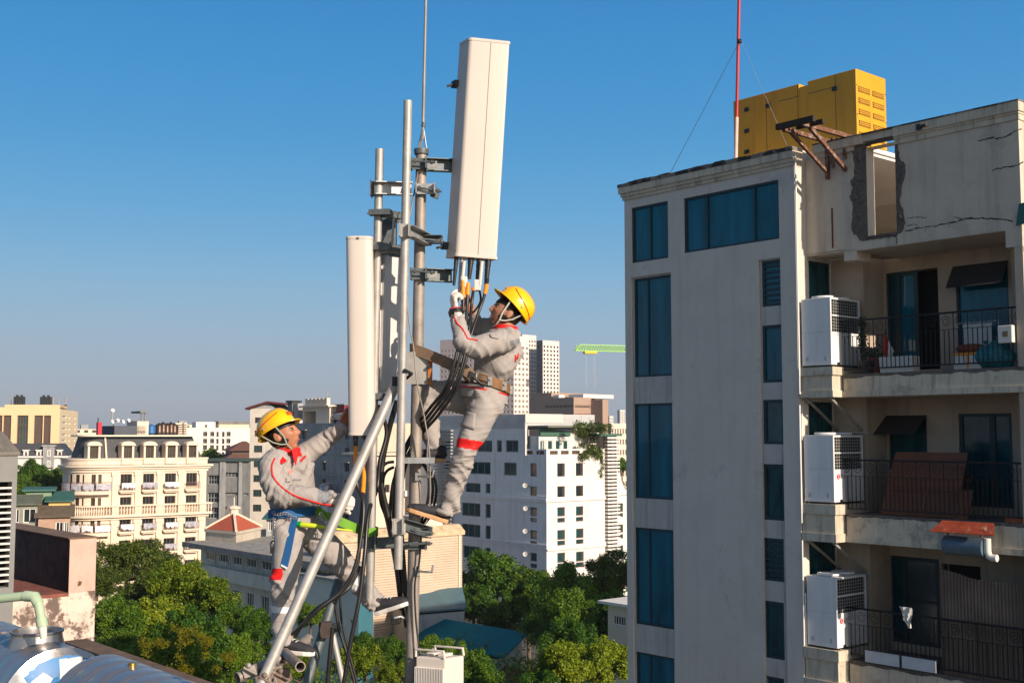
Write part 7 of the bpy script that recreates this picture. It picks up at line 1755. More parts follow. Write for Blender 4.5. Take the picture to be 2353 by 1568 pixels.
mb = MB(); mb.prism([(.03, -1.2, zt), (.03, yE + .02, zt), (-.8, yE + .02, zt + .3), (-.8, -1.2, zt + .3)], (0, 0, .05)); mb.box((-2, -1, zt + .1), (-.8, yE - .1, zt + .5)); mb.build('roof', pm('old_tin_roof', (.16, .145, .125), .8, .3, 3, stretch=(1, 4, 1)), lv)
def spline(P, Rr, sub=6):
    Q, S = [], []
    for k in range(len(P) - 1):
        p0 = P[max(k - 1, 0)]; p1 = P[k]; p2 = P[k + 1]; p3 = P[min(k + 2, len(P) - 1)]
        for i in range(sub):
            t = i / sub
            Q.append(.5 * ((2 * p1) + (p2 - p0) * t + (2 * p0 - 5 * p1 + 4 * p2 - p3) * t * t + (3 * p1 - p0 - 3 * p2 + p3) * t ** 3))
            u = t * t * (3 - 2 * t); S.append(Rr[k] * (1 - u) + Rr[k + 1] * u)
    Q.append(P[-1]); S.append(Rr[-1]); return Q, S
def limb(mb, P, Rr, n=20, sub=6, flat=None, round_ends=(True, True)):
    P = [V(p) for p in P]; Q, S = spline(P, Rr, sub)
    d0 = (Q[0] - Q[1]).normalized(); d1 = (Q[-1] - Q[-2]).normalized()
    a = [Q[0] + d0 * S[0] * .5 * f for f in ((1.0, .86, .5) if round_ends[0] else ())]; ar = [S[0] * f for f in ((.3, .62, .9) if round_ends[0] else ())]
    b = [Q[-1] + d1 * S[-1] * .5 * f for f in ((.5, .86, 1.0) if round_ends[1] else ())]; br = [S[-1] * f for f in ((.9, .62, .3) if round_ends[1] else ())]
    mb.tube(a + Q + b, ar + S + br, n, True, None, flat); return mb
def fuse(mb, voxel, smooth=3, fac=.5):
    me = bpy.data.meshes.new('tmp'); me.from_pydata([tuple(p) for p in mb.v], [], mb.f)
    bm = bmesh.new(); bm.from_mesh(me); bmesh.ops.recalc_face_normals(bm, faces=bm.faces); bm.to_mesh(me); bm.free()
    o = bpy.data.objects.new('tmp', me); COL.objects.link(o)
    r = o.modifiers.new('r', 'REMESH'); r.mode = 'VOXEL'; r.voxel_size = voxel
    if smooth: s = o.modifiers.new('s', 'SMOOTH'); s.factor = fac; s.iterations = smooth
    C.view_layer.update(); out = bpy.data.meshes.new_from_object(o.evaluated_get(C.evaluated_depsgraph_get()))
    bpy.data.objects.remove(o); bpy.data.meshes.remove(me); return out
def coords(me):
    v = np.empty(len(me.vertices) * 3, np.float32); me.vertices.foreach_get('co', v); return v.reshape(-1, 3).astype(float)
def normals(me):
    v = np.empty(len(me.vertices) * 3, np.float32); me.vertices.foreach_get('normal', v); return v.reshape(-1, 3).astype(float)
def nearest_bone(pts, bones):
    best = np.full(len(pts), 1e9); idx = np.zeros(len(pts), int); tt = np.zeros(len(pts))
    for k, b in enumerate(bones):
        a = np.array(b[0]); d = np.array(b[1]) - a; L = np.linalg.norm(d); t = np.clip(((pts - a) @ d) / (L * L), 0, 1)
        ds = np.linalg.norm(pts - (a + t[:, None] * d), axis=1) - b[2]
        m = ds < best; best[m] = ds[m]; idx[m] = k; tt[m] = t[m]
    return idx, tt
def wrinkle(me, bones, seed):
    """cloth folds: ridges that run round each limb, denser near the joints, with slacker swells between"""
    p = coords(me); n = normals(me); idx, tt = nearest_bone(p, bones)
    out = p.copy(); so = V((seed * 3.1, seed * 1.7, seed * .7))
    for i in range(len(p)):
        b = bones[idx[i]]; d = (V(b[1]) - V(b[0])).normalized(); q = V(p[i]); al = q.dot(d); pr = q - d * al
        f1, amp = b[3], b[4]
        sk = pr.dot(V((.9, .5, .8)))
        c1 = d * ((al + sk * .9) * f1 * 1.45) + pr * 5.5 + so; c2 = d * ((al - sk * 1.1) * f1 * .75) + pr * 3.0 + so * 2
        a = noise.noise(c1); e = noise.noise(c2); lo = noise.noise(q * 7 + so)
        h2 = max(0, 1 - 5.5 * abs(noise.noise(c1 * 1.7 + V((5, 1, 2)))))
        j = .55 + .75 * max(0, 1 - 4 * min(tt[i], 1 - tt[i]))
        mk = .4 + 1.5 * max(0, noise.noise(q * 5.5 + so * 3) + .22)
        h = mk * (1 - 3.2 * abs(a)) * .5 + mk * (1 - 3.0 * abs(e)) * .95 + lo * .7 - .45 + mk * h2 * .42
        out[i] += n[i] * amp * j * h
    me.vertices.foreach_set('co', out.astype(np.float32).ravel()); me.update(); return me
def to_px(p):
    q = np.asarray(p, float) - np.array(CAM); y = q[:, 1] * CP + q[:, 2] * SP; z = -q[:, 1] * SP + q[:, 2] * CP
    return CX + q[:, 0] / y * FPX, CY - z / y * FPX
def faces_mid(me):
    v = np.empty(len(me.polygons) * 3, np.float32); me.polygons.foreach_get('center', v); return v.reshape(-1, 3).astype(float)
def put_mesh(name, me, mats, root, smooth=True):
    me.name = name; mi_ = np.zeros(len(me.polygons), np.int32); me.polygons.foreach_get('material_index', mi_); me.materials.clear()
    for m in (mats if isinstance(mats, list) else [mats]): me.materials.append(m)
    if isinstance(mats, list): me.polygons.foreach_set('material_index', mi_)
    if smooth: me.polygons.foreach_set('use_smooth', [True] * len(me.polygons))
    me.transform(Matrix.Translation(-root.location)); me.update()
    return link(name, me, root)
def bvh_of(me): return BVHTree.FromPolygons([v.co for v in me.vertices], [tuple(p.vertices) for p in me.polygons])
def cast(bv, px, py, lift=.003):
    d = ray(px, py).normalized(); h = bv.ray_cast(CAM, d)
    if h[0] is None:
        p = at(px, py, 7.6); h = bv.find_nearest(p)
    return h[0] + h[1] * lift * (1 if h[1].dot(d) < 0 else -1)
def piping(name, bv, pts, r, m, root):
    P = []
    for k in range(len(pts) - 1):
        for t in range(6): P.append((pts[k][0] + (pts[k+1][0] - pts[k][0]) * t / 6, pts[k][1] + (pts[k+1][1] - pts[k][1]) * t / 6))
    P.append(pts[-1]); W = [cast(bv, *p, .001) for p in P]
    for _ in range(2): W = [W[0]] + [(W[k-1] + W[k] * 2 + W[k+1]) / 4 for k in range(1, len(W) - 1)] + [W[-1]]
    mb = MB(root.location); mb.tube(W, r, 8); return mb.build(name, m, root, smooth=True)
def patch(name, bv, poly, m, root, lift=.004, cuts=5):
    bm = bmesh.new(); bm.faces.new([bm.verts.new((x, y, 0)) for x, y in poly]); bmesh.ops.triangulate(bm, faces=bm.faces[:]); bmesh.ops.subdivide_edges(bm, edges=bm.edges[:], cuts=cuts, use_grid_fill=True)
    for v in bm.verts: v.co = cast(bv, v.co.x, v.co.y, lift) - root.location
    me = bpy.data.meshes.new(name); bm.to_mesh(me); bm.free(); me.materials.append(m); me.polygons.foreach_set('use_smooth', [True] * len(me.polygons)); o = link(name, me, root)
    s = o.modifiers.new('s', 'SOLIDIFY'); s.thickness = .003; s.offset = 0; return o
skinM = pm('sunburnt_skin', (.37, .155, .085), .5, .1, 9, .0008, 90, spots=((.36, .13, .075), .5, 14, .55))
skinR = pm('tanned_skin', (.33, .16, .1), .5, .1, 9, .0008, 90)
hairM = pm('black_hair', (.012, .01, .009), .55, .3, 30)
suitM = pm('grey_overall', (.315, .29, .278), .85, .08, 6, .0004, 500)
redM = pm('red_cloth_trim', (.62, .008, .008), .7, .08, 12)
reflM = pm('pale_reflective_band', (.68, .7, .72), .35, .05, 8)
darkpatch = pm('dark_grey_cloth', (.2, .21, .23), .8, .08, 8)
gloveM = pm('white_knit_glove', (.68, .6, .54), .9, .1, 40, .0015, 300)
helmM = pm('yellow_hard_hat', (.86, .46, .004), .25, .05, 5, coat=.5, spec=.5)
strapG = pm('grey_chin_strap', (.3, .32, .26), .7, .1, 20)
blueS = pm('blue_harness_webbing', (.01, .09, .26), .7, .12, 60)
greenS = pm('green_lanyard', (.12, .3, .02), .6, .12, 40)
limeS = pm('lime_webbing', (.5, .58, .03), .6, .1, 40)
leather = pm('brown_leather', (.17, .075, .02), .55, .25, 18)
strapB = pm('worn_brown_strap', (.2, .13, .085), .75, .25, 20)
soleT = pm('tan_gum_sole', (.5, .28, .14), .6, .12, 12)
soleW = pm('dusty_white_sole', (.6, .58, .56), .7, .15, 12)
shoeD = pm('dark_canvas_shoe', (.025, .025, .032), .75, .25, 25)
lipM = pm('lips', (.38, .13, .09), .5, .1, 9)
eyeW = pm('eye_white', (.38, .33, .3), .2, .02, 3); eyeD = pm('eye_dark', (.01, .008, .006), .15, .05, 3)
def head_frame(px, py, Y, fwd, roll=(0, 0, 1)):
    f = V(fwd).normalized(); l = V(roll).cross(f).normalized(); u = f.cross(l).normalized()
    return Matrix.Translation(at(px, py, Y)) @ Matrix(((f.x, l.x, u.x, 0), (f.y, l.y, u.y, 0), (f.z, l.z, u.z, 0), (0, 0, 0, 1)))
def head_mesh(mb, M):
    n, m = 56, 44; vs = []; fs = []
    G = lambda d, s: math.exp(-(d / s) ** 2)
    for i in range(m + 1):
        th = math.pi * i / m
        for j in range(n):
            ph = 2 * math.pi * j / n; x, y, z = math.sin(th) * math.cos(ph), math.sin(th) * math.sin(ph), math.cos(th)
            X, Y_, Z_ = .098 * x, .077 * y, .118 * z
            if z < 0:
                Y_ *= 1 - .34 * (-z) ** 1.3
                X *= (1 - .42 * (-z) ** 1.1) if x < 0 else (1 - .06 * (-z))
            if x > 0:
                X -= .006 * max(0, x - .55)            # flatter face
                X += .027 * G(Y_, .0115) * G(Z_ + .024, .017) + .012 * G(Y_, .010) * G(Z_ - .004, .022)
                X -= .013 * (G(Y_ - .031, .014) + G(Y_ + .031, .014)) * G(Z_ - .012, .012)
                X += .006 * (G(Y_ - .03, .02) + G(Y_ + .03, .02)) * G(Z_ - .033, .009)
                X += .007 * (G(Y_ - .043, .016) + G(Y_ + .043, .016)) * G(Z_ + .018, .018)
                X += .010 * G(Y_, .02) * G(Z_ + .058, .008) + .008 * G(Y_, .018) * G(Z_ + .072, .007) - .005 * G(Y_, .022) * G(Z_ + .0655, .0035)
                X += .013 * G(Y_, .022) * G(Z_ + .1, .016) - .006 * G(Y_, .025) * G(Z_ + .083, .007)
            vs.append(M @ V((X, Y_, Z_)))
    for i in range(m):
        for j in range(n):
            a = i * n + j; b = i * n + (j + 1) % n; fs.append((a, a + n, b + n, b))
    mb.add(vs, fs)
    for s_ in (-1, 1):
        q = MB(); q.sphere((0, 0, 0), 1, 16, 12, sc=(.02, .009, .033)); mb.add([M @ V((-.012 - .15 * p.z, s_ * .079 + s_ * .25 * max(0, -p.x) , p.z - .004)) if False else M @ V((p.x - .012 - .12 * p.z, s_ * (.078 + .35 * max(0, -p.x)) + p.y, p.z - .006)) for p in q.v], q.f)
def face_parts(root, M, lipmat):
    o = root.location
    for s_ in (-1, 1):
        mb = MB(o); mb.sphere(M @ V((.0745, s_ * .031, .0115)), .0105, 12, 8, 0, (1, 1, .62)); mb.sphere(M @ V((.0815, s_ * .032, .0115)), .0048, 10, 6, 1, (1, 1, .8)); mb.build('eye', [eyeW, eyeD], root, smooth=True)
        mb = MB(o); mb.tube([M @ V((.088, s_ * .016, .032)), M @ V((.0885, s_ * .032, .037)), M @ V((.077, s_ * .05, .032))], [.003, .004, .002], 6); mb.build('eyebrow', hairM, root, smooth=True)
    mb = MB(o); mb.tube([M @ V((.0765, -.021, -.066)), M @ V((.089, -.008, -.0635)), M @ V((.0905, 0, -.0645)), M @ V((.089, .008, -.0635)), M @ V((.0765, .021, -.066))], [.0015, .0042, .0045, .0042, .0015], 6); mb.build('lips', lipmat, root, smooth=True)
def hair(root, M):
    mb = MB(); n, m = 40, 30; vs = []; fs = []
    for i in range(m + 1):
        th = math.pi * i / m
        for j in range(n):
            ph = 2 * math.pi * j / n; x, y, z = math.sin(th) * math.cos(ph), math.sin(th) * math.sin(ph), math.cos(th)
            k = 1.0
            if z < .3 - 0.0 and x > .18: k = .9
            if z < -.42: k = .86
            if abs(y) > .7 and x > -.12 and z < .05: k = .9
            X, Y_, Z_ = .104 * x * k, .083 * y * k, .122 * z * k
            if z < 0: X *= (1 - .3 * (-z)) if x < 0 else 1
            vs.append(M @ V((X - .002, Y_, Z_ + .002)))
    for i in range(m):
        for j in range(n):
            a = i * n + j; b = i * n + (j + 1) % n; fs.append((a, a + n, b + n, b))
    mb.off = root.location; mb.add([p - V((0, 0, 0)) for p in vs], fs) if False else None
    q = MB(root.location); q.add(vs, fs); q.build('hair', hairM, root, smooth=True)
def helmet(root, M, marks=False):
    """hard hat: dome with ridge, rim, peak, red line, inner band and chin strap"""
    o = root.location; mb = MB(o); n, m = 48, 16; vs = []; fs = []
    for i in range(m + 1):
        th = (math.pi / 2) * i / m
        for j in range(n):
            ph = 2 * math.pi * j / n; x, y, z = math.sin(th) * math.cos(ph), math.sin(th) * math.sin(ph), math.cos(th)
            rid = .006 * math.exp(-(y / .17) ** 2) * (z > .02) * min(1, z * 3)
            vs.append(M @ V((.142 * math.copysign(abs(x) ** .92, x), .113 * y, .142 * z ** .8 + rid)))
    for i in range(m):
        for j in range(n):
            a = i * n + j; b = i * n + (j + 1) % n; fs.append((a, a + n, b + n, b))
    base = m * n; off = len(vs)
    for ring_, (grow, dz) in enumerate(((.012, -.004), (.011, -.010), (-.004, -.006))):
        for j in range(n):
            ph = 2 * math.pi * j / n; c, s_ = math.cos(ph), math.sin(ph)
            pk = .034 * max(0, c) ** 2.2 if grow > 0 else 0
            dr = -.012 * max(0, c) ** 3 if grow > 0 else 0
            vs.append(M @ V((.142 * math.copysign(abs(c) ** .92, c) * (1 + grow / .142) + pk, .113 * s_ * (1 + grow / .113) * (1 - .12 * max(0, c)), dz + dr)))
    rows = [base, off, off + n, off + 2 * n]
    for a0, b0 in zip(rows[:-1], rows[1:]):
        for j in range(n): fs.append((a0 + j, b0 + j, b0 + (j + 1) % n, a0 + (j + 1) % n))
    mb.add(vs, fs); h = mb.build('hard_hat', helmM, root, smooth=True)
    for s_ in (-1, 1):
        P = []
        for k in range(15):
            t = k / 14; ph = 2.75 - 2.0 * t; zz_ = .1 + .42 * t ** 1.2; r = math.sqrt(max(0, 1 - zz_ ** 2.2)); x, y = r * math.cos(ph), r * math.sin(ph) * s_
            P.append(M @ V((.1425 * math.copysign(abs(x) ** .92, x), .1135 * y, .142 * zz_ ** .8 + .0005)))
        q = MB(o); q.tube(P, .003, 6); q.build('red_line', redM, h, smooth=True)
        q = MB(o); q.sphere(M @ V((-.03, s_ * .112, .022)), .006, 8, 6); q.build('vent_stud', strapG, h, smooth=True)
    q = MB(o)
    for k in range(5):
        y = (k - 2) * .012; q.obox(M @ V((.142 * .96, y, .052)), (M.to_3x3() @ V((.004, 0, .006))), (M.to_3x3() @ V((0, .004, 0))), (M.to_3x3() @ V((-.003, 0, .009 + .004 * (k % 2)))))
    q.build('front_mark', pm('orange_red_print', (.55, .12, .01), .5, .1, 4), h)
    return h
def chin_strap(root, M, H, m):
    o = root.location
    for s_ in (-1, 1):
        q = MB(o); q.tube([H @ V((.055, s_ * .104, .0)), M @ V((.035, s_ * .079, -.02)), M @ V((.03, s_ * .064, -.07)), M @ V((.035, s_ * .035, -.108)), M @ V((.042, 0, -.119))], .0055, 8, flat=(M.to_3x3() @ V((0, 1, 0)), .5)); q.tube([H @ V((-.075, s_ * .096, .0)), M @ V((-.045, s_ * .082, -.03)), M @ V((.0, s_ * .075, -.062)), M @ V((.03, s_ * .064, -.07))], .005, 8); q.build('chin_strap', m, root, smooth=True)
def hand(mb, wrist, d, n, side, curls=(55, 60, 35), rr=.0095, sc=1.0, thumb=.5, spread=0.0, index=None):
    """palm, four fingers of unequal length that curl towards the palm normal n, and an opposed thumb"""
    d = V(d).normalized(); n = V(n); n = (n - d * n.dot(d)).normalized(); k = d.cross(n).normalized() * side
    w = V(wrist); P = w + d * .088 * sc
    limb(mb, [w, w + d * .03 * sc, w + d * .065 * sc, P], [.03 * sc, .036 * sc, .041 * sc, .037 * sc], 16, 4, (n, .46))
    for q, (o_, L_) in enumerate(((-.031, .074), (-.0105, .083), (.0105, .078), (.030, .061))):
        b = w + d * (.088 - .006 * abs(q - 1.2)) * sc + k * o_ * sc; L_ *= sc; dd = d + k * spread * (q - 1.5); dd.normalize(); a = 0; pts = [b - dd * .02 * sc, b]; cur = b
        cc = index if (index and q == 0) else curls
        for f, c in zip((.46, .31, .23), cc):
            a += R(c + 3 * q); cur = cur + (dd * math.cos(a) + n * math.sin(a)) * L_ * f; pts.append(cur)
        limb(mb, pts, [rr * sc * 1.05, rr * sc * 1.08, rr * sc, rr * sc * .92, rr * sc * .8], 10, 4)
    tb = w + d * .03 * sc - k * .03 * sc; td = (d * .62 - k * (.75 - thumb * .3) + n * thumb).normalized(); t2 = (d * .75 - k * .15 + n * thumb * 1.3).normalized()
    limb(mb, [tb - td * .012, tb, tb + td * .035 * sc, tb + td * .035 * sc + t2 * .03 * sc, tb + td * .035 * sc + t2 * .052 * sc], [rr * 1.35 * sc, rr * 1.4 * sc, rr * 1.15 * sc, rr * 1.05 * sc, rr * .85 * sc], 10, 4)
def shoe(root, heel, d, up, L_, mu, ms, label=None):
    """a low canvas shoe: moulded sole, upper, tongue, laces, ankle collar"""
    o = root.location; d = V(d).normalized(); u = V(up); u = (u - d * u.dot(d)).normalized(); s_ = d.cross(u)
    outl = [(-.02, 0), (-.012, .03), (.03, .036), (.1, .034), (.17, .043), (.22, .046), (.262, .034), (.282, .012), (.285, 0)]
    outl = outl + [(x, -y) for x, y in outl[-2:0:-1]]; f = L_ / .3
    mb = MB(o); mb.prism([V(heel) + d * x * f + s_ * y - u * .0 for x, y in outl], u * .028); so = mb.build('shoe', ms, root, bevel=.006)
    mb = MB(); P = [V(heel) + d * (x * f) + u * z for x, z in ((-.002, .045), (.03, .058), (.09, .056), (.16, .044), (.225, .034), (.268, .03))]
    limb(mb, P, [.034, .042, .042, .044, .04, .026], 18, 5, (u, .82)); limb(mb, [V(heel) + d * .03 * f + u * .05, V(heel) + d * .025 * f + u * .095], [.042, .043], 16, 4)
    me = fuse(mb, .006, 3); put_mesh('upper', me, mu, root).parent = so
    so.location = (0, 0, 0)
    mb = MB(o)
    for k in range(4): c = V(heel) + d * (.1 + .025 * k) * f + u * (.096 - .009 * k); mb.tube([c - s_ * .022, c + u * .004, c + s_ * .022], .0035, 6)
    lo = mb.build('lace', soleW, so, smooth=True)
    return so
def ribbon(name, pts, w, m, root, up, t=.004):
    """flat webbing through pts; up gives its width direction"""
    Q, _ = spline([V(p) for p in pts], [1] * len(pts), 6); mb = MB(root.location); vs = []
    for i, p in enumerate(Q):
        d = (Q[min(i + 1, len(Q) - 1)] - Q[max(i - 1, 0)]).normalized(); u = V(up); u = (u - d * u.dot(d)).normalized(); s_ = d.cross(u); vs += [p + u * w / 2 + s_ * t / 2, p - u * w / 2 + s_ * t / 2, p - u * w / 2 - s_ * t / 2, p + u * w / 2 - s_ * t / 2]
    n = len(Q); fs = [(4*i + k, 4*i + (k + 1) % 4, 4*i + 4 + (k + 1) % 4, 4*i + 4 + k) for i in range(n - 1) for k in range(4)] + [(0, 1, 2, 3), (4*n - 4, 4*n - 3, 4*n - 2, 4*n - 1)]
    mb.add(vs, fs); return mb.build(name, m, root)
def AT(t): return at(*t)
LW = thing('person', 'lower worker in grey overalls with blue belt and green lanyard, reaching for the rounded antenna', 'person', at(668, 1500, 7.45))
sL = V((.59, .81, 0)); fL = V((.81, -.59, 0))
ML = head_frame(651, 1000, 7.55, (.92, -.24, .40)); HL = head_frame(637, 988, 7.55, (.80, -.33, .5)) @ Matrix.Scale(.94, 4); 
nearA = [AT((626, 1066, 7.43)), AT((627, 1104, 7.39)), AT((648, 1132, 7.36)), AT((708, 1138, 7.35)), AT((768, 1148, 7.40))]
farA = [AT((696, 1046, 7.70)), AT((722, 1028, 7.71)), AT((748, 1010, 7.71)), AT((772, 992, 7.69)), AT((792, 974, 7.66))]
nearLg = [AT((662, 1205, 7.50)), AT((661, 1270, 7.46)), AT((654, 1345, 7.42)), AT((646, 1405, 7.43)), AT((650, 1462, 7.43))]
farLg = [AT((702, 1212, 7.62)), AT((742, 1248, 7.67)), AT((784, 1292, 7.71)), AT((824, 1338, 7.74)), AT((866, 1386, 7.76))]
tor = [AT((676, 1212, 7.57)), AT((677, 1168, 7.57)), AT((668, 1126, 7.57)), AT((661, 1085, 7.57)), AT((660, 1052, 7.57)), AT((661, 1034, 7.57))]
mb = MB(); head_mesh(mb, ML)
limb(mb, [ML @ V((-.02, 0, -.04)), AT((661, 1030, 7.565)), AT((661, 1046, 7.57))], [.056, .057, .075], 18)
limb(mb, tor[:5], [.12, .125, .14, .15, .12], 20, 5, (fL, .7))
limb(mb, nearA, [.055, .045, .04, .036, .027], 14); limb(mb, farA, [.055, .045, .04, .036, .027], 14)
limb(mb, nearLg, [.08, .07, .05, .045, .038], 14); limb(mb, farLg, [.08, .07, .055, .048, .038], 14)
hand(mb, farA[-1], (.35, -.12, .9), (.55, -.8, 0), 1, (30, 45, 30), thumb=.6)
me = fuse(mb, .0048, 2); put_mesh('body', me, skinM, LW)
face_parts(LW, ML, lipM); hair(LW, ML); helmet(LW, HL); chin_strap(LW, ML, HL, strapG)
mb = MB()
limb(mb, [AT((677, 1200, 7.57)), AT((677, 1178, 7.57)), AT((673, 1150, 7.57)), AT((664, 1110, 7.56)), AT((659, 1076, 7.56)), AT((660, 1052, 7.57)), AT((661, 1040, 7.57))], [.148, .148, .168, .183, .18, .142, .085], 28, 6, (fL, .74), (False, True))
limb(mb, [AT((636, 1060, 7.47))] + nearA[:4] + [AT((764, 1147, 7.395))], [.088, .084, .077, .073, .06, .046], 22, 6, None, (True, False))
limb(mb, [AT((684, 1056, 7.66))] + farA, [.082, .077, .067, .06, .053, .043], 22, 6, None, (True, False))
me = fuse(mb, .0068, 3)
bJ = [(tor[1], tor[3], .15, 11, .011), (tor[3], tor[5], .13, 10, .007), (nearA[0], nearA[2], .085, 15, .011), (nearA[2], nearA[4], .06, 19, .011), (farA[0], farA[2], .075, 18, .011), (farA[2], farA[4], .055, 24, .009)]
wrinkle(me, bJ, 1); fm = faces_mid(me); px, py = to_px(fm); idx, tt = nearest_bone(fm, bJ)
mi = np.zeros(len(fm), np.int32); mi[(idx == 3) & (tt > .68) & (tt < .92)] = 1
me.polygons.foreach_set('material_index', mi); bvL = bvh_of(me)
put_mesh('jacket', me, [suitM, darkpatch], LW)
jk = LW.children[-1]
piping('red_piping', bvL, [(631, 1052), (624, 1068), (625, 1089), (633, 1104), (647, 1119), (667, 1133), (683, 1140.5), (708, 1148), (732, 1155), (766, 1161)], .0055, redM, LW)
mb = MB(LW.location)
nk = AT((662, 1036, 7.567)); cpts = []
mbq = MB(); limb(mbq, [AT((662, 1047, 7.57)), AT((662, 1036, 7.568)), AT((663, 1027, 7.565))], [.086, .079, .076], 28, 4, None, (False, False)); mb2 = MB(LW.location); mb2.v = [p - LW.location for p in mbq.v]; mb2.f = mbq.f; mb2.mi = mbq.mi; mb2.build('collar', redM, LW, smooth=True)
def lapel(pts, root, m):
    mb = MB(root.location); P = [at(*p) for p in pts]; n = (P[1] - P[0]).cross(P[2] - P[0]).normalized(); mb.prism(P, n * .006); o = mb.build('lapel', m, root, bevel=.002); return o
lapel([(623, 1036, 7.425), (634, 1034, 7.415), (659, 1057, 7.37), (648, 1065, 7.36), (633, 1057, 7.375), (626, 1048, 7.395)], LW, redM)
lapel([(670, 1031, 7.45), (687, 1025, 7.50), (686, 1040, 7.48), (680, 1069, 7.405), (675, 1054, 7.41)], LW, redM)
patch('chest_print', bvL, [(689, 1056), (701, 1045), (703, 1049), (692, 1061)], redM, LW, .003, 3); patch('chest_print', bvL, [(661, 1083), (672, 1076), (673, 1082), (663, 1089)], pm('faded_red_print', (.6, .2, .18), .8, .1, 30), LW, .003, 3)
patch('pocket_tag', bvL, [(675, 1099), (690, 1099), (690, 1103), (675, 1103)], darkpatch, LW, .004, 3)
patch('pocket_flap', bvL, [(655, 1098), (668, 1094), (671, 1104), (657, 1109)], suitM, LW, .008, 4)
mb = MB()
limb(mb, [AT((679, 1176, 7.57)), AT((678, 1200, 7.57)), AT((681, 1226, 7.58))], [.145, .16, .13], 26, 6, (fL, .78))
limb(mb, [AT((668, 1192, 7.53))] + nearLg[:4] + [AT((651, 1480, 7.43))], [.108, .106, .097, .08, .062, .068], 24, 6, None, (True, False))
limb(mb, [AT((690, 1196, 7.62))] + farLg[:4] + [AT((866, 1390, 7.75))], [.108, .106, .098, .086, .068, .062], 24, 6, None, (True, False))
me = fuse(mb, .007, 3)
bT = [(nearLg[0], nearLg[2], .11, 12, .012), (nearLg[2], nearLg[4], .07, 16, .015), (farLg[0], farLg[2], .11, 13, .013), (farLg[2], farLg[4], .075, 18, .012), (tor[0], tor[1], .14, 9, .007)]
wrinkle(me, bT, 2); fm = faces_mid(me); px, py = to_px(fm); idx, tt = nearest_bone(fm, bT)
mi = np.zeros(len(fm), np.int32); mi[(px < 649) & (py > 1305) & (py < 1331) & (idx <= 1) & (px + (py - 1318) * .3 < 650)] = 1; mi[(idx == 1) & (tt > .38) & (tt < .5)] = 2; mi[(idx == 3) & (tt > .38) & (tt < .54)] = 2
me.polygons.foreach_set('material_index', mi); bvT = bvh_of(me)
put_mesh('trousers', me, [suitM, redM, reflM], LW)
mb = MB(); hand(mb, AT((774, 1150, 7.405)), (1, .02, -.12), (0, -1, 0), -1, (68, 78, 40), rr=.0115, sc=1.06); limb(mb, [AT((760, 1147, 7.395)), AT((778, 1150, 7.405))], [.041, .038], 16, 4, None, (False, True))
put_mesh('glove', fuse(mb, .0042, 2), gloveM, LW); 
mb = MB(LW.location); mb.tube([AT((771, 1148.5, 7.4)), AT((776, 1149.5, 7.403))], .047, 20); mb.build('glove_cuff', gloveM, LW, smooth=True)
shoe(LW, AT((634, 1497, 7.44)), (.96, -.22, -.05), UP, .27, shoeD, soleW); shoe(LW, AT((868, 1412, 7.74)), (.9, -.2, .32), V((-.3, 0, .95)), .25, shoeD, soleW)
wc_ = AT((677, 1176, 7.57)); belt = []
for k in range(25):
    an = 2 * math.pi * k / 24; belt.append(wc_ + sL * .178 * math.cos(an) + fL * .142 * math.sin(an) + V((0, 0, .012 * math.sin(an))))
ribbon('waist_belt', belt, .055, blueS, LW, UP, .008)
st_ = [cast(bvT, x, y, .012) for x, y in ((676, 1186), (672, 1210), (666, 1240), (660, 1270), (653, 1300))]
ribbon('hanging_strap', st_, .046, blueS, LW, (1, -.2, .2)); ribbon('strap_tip', [cast(bvT, 653.5, 1298, .014), cast(bvT, 653, 1303, .014)], .047, reflM, LW, (1, -.2, .2))
q = MB(LW.location); c = cast(bvL, 655, 1184, .02)
for k in range(9):
    p = AT((628 + k * 6.2, 1176 + 1.2 * k + 3 * math.sin(k), 7.40 - .004 * k)); q.tube([p + V((math.cos(a_) * .011, .004 * math.sin(2 * a_), math.sin(a_) * .008)) for a_ in [x * 1.05 for x in range(7)]], .0028, 5)
for k in range(10):
    p = AT((630 - .5 * k, 1185 + 7 * k, 7.42)); q.tube([p + V((math.cos(a_) * .007, 0, math.sin(a_) * .011)) for a_ in [x * 1.05 for x in range(7)]], .0028, 5)
q.build('chain', zinc, LW, smooth=True)
q = MB(LW.location); p = AT((627, 1252, 7.42)); q.tube([p + V((math.cos(a_) * .014, 0, math.sin(a_) * .03)) for a_ in [x * .7 for x in range(10)]], .006, 6); q.obox(p + V((-.004, 0, -.03)), V((.012, 0, 0)), V((0, .01, 0)), V((0, 0, .018))); q.build('carabiner', darksteel, LW, smooth=True)
ly = thing('lanyard', 'green webbing lanyard from the left worker belt wrapped round the short mounting pipe', 'lanyard', at(780, 1210, 7.5))
ribbon('webbing', [AT((728, 1168, 7.5)), AT((742, 1182, 7.47)), AT((770, 1192, 7.45)), AT((800, 1205, 7.47)), AT((826, 1216, 7.53)), AT((846, 1222, 7.575)), AT((862, 1221, 7.6)), AT((866, 1219, 7.65)), AT((850, 1217, 7.68)), AT((836, 1216, 7.65)), AT((834, 1214, 7.6))], .055, greenS, ly, UP, .012)
q = MB(ly.location); pts = [AT((684, 1203, 7.42)), AT((700, 1205, 7.4)), AT((730, 1208, 7.4)), AT((762, 1213, 7.41)), AT((800, 1217, 7.46)), AT((840, 1222, 7.58))]; q.tube(pts, [.017, .018, .014, .007, .006, .006], 10); q.build('shock_pack', limeS, ly, smooth=True)
q = MB(ly.location); q.tube([AT((676, 1201, 7.42)), AT((692, 1204, 7.41))], [.014, .019], 10); q.build('green_sleeve', pm('bright_green_sleeve', (.0, .3, .06), .6, .1, 5), ly, smooth=True)
q = MB(ly.location)
